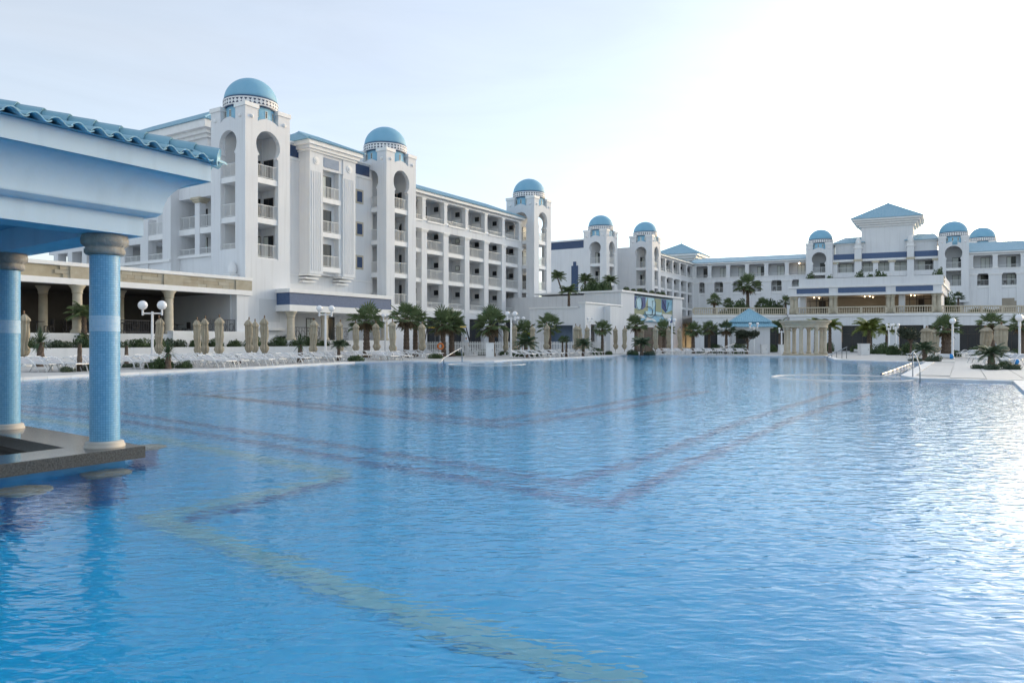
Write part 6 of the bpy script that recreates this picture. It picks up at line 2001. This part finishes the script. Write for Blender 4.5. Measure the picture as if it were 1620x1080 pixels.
for i in range(9):
    X = 14.5 + i * 1.0
    lounger(X, 73.5 - 0.12 * i, R(-82 + random.uniform(-4, 4)), 'white sun lounger in the far row below the mural, %s from the left' % ORD[i], 'sun loungers below the mural')
for i, (px, py, a) in enumerate(((1452, 566.5, -150), (1466, 565.0, -150), (1486, 565.0, -145), (1530, 565.5, -150), (1548, 567, -155), (1556, 574, -160), (1582, 576, -155), (1600, 578, -150))):
    p = G(px, py)
    lounger(p.x, p.y, R(a), 'white sun lounger on the right-hand deck, %s from the left' % ORD[i], 'sun loungers on the right-hand deck')

# lamp posts with globes
def lamp(px, Y, top, label, half=0.72, rg_=0.36, yaw=0.0, three=False):
    X = (px - CX) / F * Y
    zt2 = H + (CY - top) * Y / F
    t = thing('lamp_post', label, 'lamp post', (X, Y, 0), 'white globe lamp posts')
    p = Vector((X, Y, 0))
    d = Vector((math.cos(yaw), math.sin(yaw), 0))
    part('post', MB().tube([p, p + Vector((0, 0, zt2 - 2 * rg_ - 0.1))], 0.085, 10, 0.07).lathe(p, [(0.16, 0), (0.16, 0.05), (0.1, 0.12)], 12), 'whitemetal', t, True)
    zb_ = zt2 - 2 * rg_ - 0.22
    part('crossbar', MB().tube([p + d * -half + Vector((0, 0, zb_)), p + d * half + Vector((0, 0, zb_))], 0.05, 8), 'whitemetal', t, True)
    for k in (-1, 1):
        q = p + d * (half * k)
        a = part('arm', MB().tube([q + Vector((0, 0, zb_ - 0.12)), q + Vector((0, 0, zb_ + 0.24))], 0.065, 8), 'whitemetal', t, True)
        part('globe', MB().ball(q + Vector((0, 0, zt2 - rg_)), rg_, seg=20, rings=12), 'globe', t, True)
lamp(241, 46.5, 475.4, 'nearest two-globe lamp post before the restaurant', 0.60, 0.29)
lamp(515, 53.8, 482.9, 'two-globe lamp post before the slate-blue canopy fascia', 0.44, 0.23)
lamp(609.5, 66, 496, 'lamp post behind the stout fan palm', 0.3, 0.2, 1.2)
lamp(808.5, 61.5, 492.3, 'taller two-globe lamp post beside the playground fence', 0.31, 0.2)
lamp(823.5, 76, 500.8, 'shorter two-globe lamp post behind the taller one by the playground', 0.29, 0.2)
lamp(911.5, 82, 505.2, 'two-globe lamp post behind the parasols of the low building', 0.27, 0.2)
lamp(933.5, 76, 502, 'small two-globe lamp before the low building wall', 0.22, 0.12)
lamp(1063, 72.5, 503.3, 'two-globe lamp post in front of the mural building', 0.25, 0.17)
lamp(1192.5, 79, 510, 'two-globe lamp post before the kiosk roof', 0.4, 0.16)
lamp(1236.5, 80, 518, 'low lamp post left of the round colonnade', 0.25, 0.12)
lamp(1406, 78, 512, 'lamp post left in the cluster before the podium glazing', 0.3, 0.16, 0.5)
lamp(1417, 80, 511.5, 'lamp post right in the cluster before the podium glazing', 0.3, 0.16, 0.2)
lamp(1507, 55.5, 503, 'lamp post with globes in line beside the thick-stemmed palm', 0.24, 0.22, 1.05)
lamp(1613, 51.5, 497, 'lamp post near the right picture edge', 0.26, 0.24, 0.85)
# stainless handrails
def rails(name, sets, posts, label, loc, r=0.022):
    t = thing(name, label, 'handrail', loc)
    for pts in sets: part('rail', MB().tube(pts, r, 8), 'steel', t, True)
    for a, b in posts: part('post', MB().tube([a, b], r * 0.85, 8), 'steel', t, True)
def up(p, z): return Vector((p.x, p.y, z))
def at(px, py, Y): return Vector(((px - CX) / F * Y, Y, H + (CY - py) * Y / F))
a = at(693, 575.0, 44.2); b = at(728, 551.0, 46.8)
rails('pool_handrail', [[a, a.lerp(b, 0.25) + Vector((0, 0, 0.10)), a.lerp(b, 0.6) + Vector((0, 0, 0.06)), b, at(730.5, 550.6, 46.9), at(731, 553, 47), up(at(731, 571, 47), 0.0)]], [(at(702, 567, 44.8), up(at(702, 575, 44.8), -0.3))], 'curved steel handrail entering the water at the left pool edge', up(a, -0.3), 0.03)
a = at(1104, 561.5, 70.0); b = at(1162, 544, 72.5)
rails('pool_handrail', [[a, b]], [(a.lerp(b, t_), up(a.lerp(b, t_), -0.2)) for t_ in (0.02, 0.26, 0.5, 0.74, 0.97)], 'long straight steel handrail at the far pool edge left of the kiosk', up(a, -0.2), 0.032)
a = at(1308, 564.5, 59.5); b = at(1340, 548.6, 56.5)
rails('pool_handrail', [[a, b]], [(a.lerp(b, t_), up(a.lerp(b, t_), -0.2)) for t_ in (0.02, 0.26, 0.5, 0.76, 0.98)], 'straight steel handrail right of the round colonnade', up(a, -0.2), 0.03)
a = G(1444, 597.5); b = G(1455.5, 606.0, -0.12)
pts = [up(a, 0.0), up(a, 0.86), a.lerp(b, 0.12) + Vector((0, 0, 0.93)), a.lerp(b, 0.45) + Vector((0, 0, 0.86)), a.lerp(b, 0.8) + Vector((0, 0, 0.66)), a.lerp(b, 0.97) + Vector((0, 0, 0.5)), Vector((b.x, b.y, 0.2)), Vector((b.x, b.y, -0.7))]
rails('pool_handrail', [pts], [], 'curved steel ladder handrail at the corner of the right-hand deck', up(a, 0))
# rope with floats across the side pool
ra, rb = G(1394, 592.2, WZ + 0.04), G(1445, 573.6, WZ + 0.04)
rp_ = thing('lane_rope', 'rope with white and dark floats across the side pool', 'rope', (ra + rb) / 2)
part('rope', MB().tube([ra, rb], 0.015, 5), 'whitemetal', rp_)
nf = 18
dv = (rb - ra).normalized()
for k in range(nf):
    c = ra.lerp(rb, (k + 0.5) / nf)
    hl = (rb - ra).length / nf * 0.46
    part('float', MB().tube([c - dv * hl, c - dv * hl * 0.4, c + dv * hl * 0.4, c + dv * hl], 0.045, 8), 'whitemetal' if k % 2 else 'navy', rp_, True)
# white cabinets
for i, (px, Y, wd, h_, lb_) in enumerate(((775, 60.5, 0.66, 1.15, 'white poolside cabinet by the picket fence'), (1209.5, 78, 0.62, 0.95, 'white cabinet right of the kiosk'), (1239, 76, 0.66, 0.95, 'white cabinet left of the round colonnade'), (1369, 70.5, 0.84, 1.05, 'white cabinet before the podium glazing near the side pool'))):
    X = (px - CX) / F * Y
    f = W0.sub(X, Y)
    t = thing('white_cabinet', lb_, 'cabinet', (X, Y, 0), 'white cabinets')
    part('body', MB(f).box(-wd / 2, wd / 2, 0, wd * 0.8, 0.0, h_), 'whitemetal', t)
    part('top', MB(f).box(-wd / 2 - 0.04, wd / 2 + 0.04, -0.04, wd * 0.8 + 0.04, h_, h_ + 0.05), 'trim', t)
    part('door', MB(f).box(-wd / 2 + 0.07, wd / 2 - 0.07, -0.02, 0.0, 0.1, h_ - 0.3), 'trim', t)
    part('handle', MB(f).box(wd / 2 - 0.15, wd / 2 - 0.12, -0.04, -0.02, h_ * 0.45, h_ * 0.6), 'steel', t)
# rolled mats with a blue end
for i, (px, py, lb_) in enumerate(((1504, 567.8, 'rolled white mat with blue end by the right-hand lamp post'), (1606, 577, 'rolled white mat with blue end near the right picture edge'), (1362, 557.5, 'small blue-ended roll left of the white cabinet at the side pool'))):
    p = G(px, py)
    t = thing('rolled_mat', lb_, 'mat', (p.x, p.y, 0))
    d = Vector((-0.85, 0.5, 0)).normalized()
    c = p + Vector((0, 0, 0.2))
    part('roll', MB().tube([c, c + d * 0.75 + Vector((0, 0, 0.03))], 0.17, 12), 'whitemetal', t, True)
    part('end', MB().ball(c - d * 0.02, 0.19, seg=14, rings=8), 'blueball', t, True)

# ---------------------------------------------------------------- playground
FA, FB = Vector((-8.6, 66.5)), Vector((9.4, 74.5))
ff = Frame(FA, (FB - FA).normalized(), Vector((-(FB - FA).y, (FB - FA).x)).normalized())
fl = (FB - FA).length
fe = thing('picket_fence', 'white picket fence round the playground', 'fence', ff.P(fl / 2, 0, 0))
for z in (0.35, 1.05): part('rail', MB(ff).box(0, fl, 0.03, 0.07, z, z + 0.08), 'whitemetal', fe)
npk = 118
pk = MB(Frame((0, 0), ff.a, ff.b)); pk.box(-0.045, 0.045, 0.0, 0.025, 0.06, 1.24)
pk.add([ff.a.to_3d() * x_ + ff.b.to_3d() * y_ + Vector((0, 0, z_)) for (x_, y_, z_) in ((-0.045, 0, 1.24), (0.045, 0, 1.24), (0, 0, 1.31), (-0.045, 0.025, 1.24), (0.045, 0.025, 1.24), (0, 0.025, 1.31))], [(0, 1, 2), (5, 4, 3), (1, 4, 5, 2), (0, 2, 5, 3)])
pkm = mesh('picket', pk, 'whitemetal')
for k in range(npk):
    o = place('picket', pkm, fe)
    o.location = ff.P((k + 0.5) * fl / npk, 0, 0) - LOC[fe.name]
for k in range(9):
    part('post', MB(ff).box(k * fl / 8 - 0.05, k * fl / 8 + 0.05, 0.071, 0.17, 0, 1.28), 'whitemetal', fe)
sw = thing('swing', 'yellow-topped swing set behind the picket fence', 'swing', ((716 - CX) / F * 78, 78, 0))
A0, A1 = at(676, 518, 77), at(737, 517, 79)
part('top_bar', MB().tube([A0, A1], 0.075, 10), 'yellow', sw, True)
for p in (A0, A1):
    for (dx, dy) in ((0.75, -0.9), (0.75 if p is A1 else -0.5, 0.9)):
        part('leg', MB().tube([p, Vector((p.x + dx * (1 if p is A1 else -0.5), p.y + dy, 0))], 0.05, 8), 'iron', sw, True)
for t_ in (0.25, 0.6):
    c = A0.lerp(A1, t_)
    st = part('seat', MB().box(c.x - 0.24, c.x + 0.24, c.y - 0.1, c.y + 0.1, 0.5, 0.54), 'orange', sw)
    for dx in (-0.2, 0.2):
        part('chain', MB().tube([c + Vector((dx, 0, 0)), Vector((c.x + dx, c.y, 0.54))], 0.015, 4), 'steel', st)
sl0 = Vector(((833 - CX) / F * 76, 76, 0))
sl = thing('playground_slide', 'small lime, teal and orange plastic slide behind the picket fence', 'slide', sl0)
part('tower_panel', MB().plate([(sl0.x - 0.45, 1.35), (sl0.x + 0.5, 1.35), (sl0.x + 0.55, 2.1), (sl0.x + 0.35, 2.35), (sl0.x + 0.1, 2.2), (sl0.x - 0.15, 2.4), (sl0.x - 0.4, 2.3)], [], sl0.y, sl0.y + 0.08), 'lime', sl)
part('tower_panel', MB().plate([(sl0.x - 0.45, 1.35), (sl0.x + 0.5, 1.35), (sl0.x + 0.5, 2.1), (sl0.x - 0.4, 2.2)], [], sl0.y + 0.9, sl0.y + 0.98), 'lime', sl)
part('deck', MB().box(sl0.x - 0.5, sl0.x + 0.5, sl0.y, sl0.y + 0.98, 1.2, 1.3), 'orange', sl)
for dx in (-0.45, 0.45):
    for dy in (0.06, 0.9): part('post', MB().box(sl0.x + dx - 0.05, sl0.x + dx + 0.05, sl0.y + dy - 0.05, sl0.y + dy + 0.05, 0, 1.2), 'orange', sl)
ch = MB()
vs = []
for k in range(9):
    t_ = k / 8
    x_ = sl0.x + 0.2 + 1.3 * t_; z_ = 1.6 - 1.5 * (t_ ** 0.8) + 0.35 * math.sin(t_ * 3.14) * 0.5
    for (dy, dz) in ((-0.35, 0.22), (-0.3, 0.0), (0.05, 0.0), (0.1, 0.22)): vs.append((x_, sl0.y - 0.35 + dy, z_ + dz))
ch.add(vs, [(k * 4 + i, k * 4 + i + 1, k * 4 + 5 + i, k * 4 + 4 + i) for k in range(8) for i in range(3)])
part('chute', ch, 'teal', sl, True)
part('ladder', MB().box(sl0.x - 0.95, sl0.x - 0.5, sl0.y + 0.1, sl0.y + 0.16, 0, 1.3).box(sl0.x - 0.95, sl0.x - 0.5, sl0.y + 0.8, sl0.y + 0.86, 0, 1.3), 'orange', sl)
lr = at(697, 547.5, 63.2)
mb = MB()
K1, K2 = 20, 8
vs = []; fs = []
for i in range(K1):
    a = 2 * math.pi * i / K1
    for j in range(K2):
        b = 2 * math.pi * j / K2
        rr = 0.23 + 0.07 * math.cos(b)
        vs.append((lr.x + rr * math.cos(a), lr.y + 0.07 * math.sin(b), lr.z + rr * math.sin(a)))
for i in range(K1):
    for j in range(K2):
        fs.append((i * K2 + j, ((i + 1) % K1) * K2 + j, ((i + 1) % K1) * K2 + (j + 1) % K2, i * K2 + (j + 1) % K2))
lbt = thing('lifebuoy', 'orange lifebuoy hanging on a post by the left fan palm pair', 'lifebuoy', (lr.x, lr.y, 0))
part('ring', mb.add(vs, fs), 'orange', lbt, True)
part('post', MB().tube([(lr.x, lr.y + 0.13, 0), (lr.x, lr.y + 0.13, 1.3)], 0.04, 8), 'whitemetal', lbt)

# ---------------------------------------------------------------- people
def figure(name, label, joints, bones, loc, rz, m, extra):
    """one continuous body grown round a skeleton"""
    me = bpy.data.meshes.new('body')
    names = list(joints)
    me.from_pydata([joints[k][0] for k in names], [(names.index(a), names.index(b)) for a, b in bones], [])
    o = bpy.data.objects.new('person_build', me)
    col.objects.link(o)
    sk = o.modifiers.new('skin', 'SKIN')
    for k, nme in enumerate(names):
        r = joints[nme][1]
        me.skin_vertices[0].data[k].radius = r if isinstance(r, tuple) else (r, r)
    me.skin_vertices[0].data[names.index('pelvis')].use_root = True
    ss = o.modifiers.new('sub', 'SUBSURF'); ss.levels = 2; ss.render_levels = 2
    dg = bpy.context.evaluated_depsgraph_get()
    ev = bpy.data.meshes.new_from_object(o.evaluated_get(dg))
    bpy.data.objects.remove(o)
    ev.materials.clear()
    for k in m: ev.materials.append(M[k])
    for p in ev.polygons:
        p.use_smooth = True
        p.material_index = extra(p.center)
    t = thing('person', label, 'person', loc, None, rz)
    b = bpy.data.objects.new('body', ev)
    col.objects.link(b); b.parent = t
    return t
standing = {'pelvis': ((0, 0, 0.93), (0.15, 0.11)), 'waist': ((0, 0, 1.08), (0.13, 0.10)), 'chest': ((0, 0, 1.28), (0.16, 0.11)), 'neck0': ((0, 0, 1.43), (0.08, 0.07)), 'neck': ((0, 0, 1.50), 0.05), 'head': ((0, -0.01, 1.60), (0.075, 0.09)), 'crown': ((0, 0, 1.70), (0.07, 0.08)),
            'sh1': ((0.17, 0, 1.40), 0.06), 'el1': ((0.22, 0.03, 1.14), 0.042), 'wr1': ((0.21, -0.08, 0.92), 0.03), 'ha1': ((0.20, -0.11, 0.83), (0.025, 0.035)), 'sh2': ((-0.17, 0, 1.40), 0.06), 'el2': ((-0.22, 0.03, 1.14), 0.042), 'wr2': ((-0.21, -0.08, 0.92), 0.03), 'ha2': ((-0.20, -0.11, 0.83), (0.025, 0.035)),
            'hi1': ((0.09, 0, 0.86), 0.09), 'kn1': ((0.10, -0.02, 0.48), 0.06), 'an1': ((0.10, 0.01, 0.09), 0.042), 'to1': ((0.11, -0.15, 0.035), 0.034), 'hi2': ((-0.09, 0, 0.86), 0.09), 'kn2': ((-0.10, -0.05, 0.48), 0.06), 'an2': ((-0.10, 0.03, 0.09), 0.042), 'to2': ((-0.11, -0.13, 0.035), 0.034)}
bones = [('pelvis', 'waist'), ('waist', 'chest'), ('chest', 'neck0'), ('neck0', 'neck'), ('neck', 'head'), ('head', 'crown'), ('chest', 'sh1'), ('sh1', 'el1'), ('el1', 'wr1'), ('wr1', 'ha1'), ('chest', 'sh2'), ('sh2', 'el2'), ('el2', 'wr2'), ('wr2', 'ha2'), ('pelvis', 'hi1'), ('hi1', 'kn1'), ('kn1', 'an1'), ('an1', 'to1'), ('pelvis', 'hi2'), ('hi2', 'kn2'), ('kn2', 'an2'), ('an2', 'to2')]
def clothes(c):
    if c.z > 1.63 or (c.z > 1.54 and c.y > 0.03): return 3
    if c.z > 1.46 or (abs(c.x) > 0.18 and c.z < 1.2): return 0
    if c.z > 0.9: return 1
    return 2
figure('person', 'person in a pale shirt standing by the swing behind the picket fence', standing, bones, ((737.5 - CX) / F * 71.5, 71.5, 0.0), R(15), ('skin', 'shirt', 'trousers', 'hair'), clothes)
lying = {'pelvis': ((0.12, 0, 0.50), (0.15, 0.10)), 'waist': ((-0.06, 0, 0.49), (0.13, 0.09)), 'chest': ((-0.30, 0, 0.53), (0.15, 0.10)), 'neck0': ((-0.46, 0, 0.59), (0.08, 0.06)), 'neck': ((-0.53, 0, 0.62), 0.05), 'head': ((-0.64, 0, 0.69), (0.085, 0.08)), 'crown': ((-0.74, 0, 0.72), 0.075),
         'sh1': ((-0.42, 0.17, 0.55), 0.055), 'el1': ((-0.20, 0.24, 0.50), 0.04), 'wr1': ((0.03, 0.22, 0.48), 0.03), 'ha1': ((0.11, 0.20, 0.47), (0.03, 0.022)), 'sh2': ((-0.42, -0.17, 0.55), 0.055), 'el2': ((-0.20, -0.25, 0.50), 0.04), 'wr2': ((0.02, -0.22, 0.48), 0.03), 'ha2': ((0.10, -0.20, 0.47), (0.03, 0.022)),
         'hi1': ((0.17, 0.09, 0.50), 0.09), 'kn1': ((0.52, 0.09, 0.82), 0.06), 'an1': ((0.76, 0.09, 0.44), 0.042), 'to1': ((0.92, 0.09, 0.42), 0.032), 'hi2': ((0.17, -0.09, 0.50), 0.09), 'kn2': ((0.50, -0.10, 0.70), 0.06), 'an2': ((0.80, -0.10, 0.44), 0.042), 'to2': ((0.95, -0.10, 0.43), 0.032)}
def swim(c):
    if c.x < -0.70 or (c.x < -0.62 and c.z > 0.74): return 2
    if 0.0 < c.x < 0.26 and c.z < 0.62: return 1
    return 0
if bath_at:
    q, rz = bath_at
    figure('person', 'sunbather lying with bent knees on a middle-row lounger', lying, bones, (q.x, q.y, -0.015), rz, ('skin', 'swim', 'hair'), swim)
bgp = G(374, 575.5)
bgt = thing('beach_bag', 'dark beach bag on the ground beside a front-row lounger', 'bag', (bgp.x, bgp.y, 0))
part('body', MB().lathe(bgp, [(0.05, 0.0), (0.22, 0.02), (0.25, 0.15), (0.21, 0.3), (0.12, 0.36), (0.03, 0.34)], 16, lambda r, z, t: r * (1 + 0.12 * math.sin(3 * t + z * 6))), 'bag', bgt, True)
part('strap', MB().tube([bgp + Vector((-0.1, 0, 0.33)), bgp + Vector((-0.06, 0, 0.45)), bgp + Vector((0.06, 0, 0.45)), bgp + Vector((0.1, 0, 0.33))], 0.015, 5), 'bag', bgt)
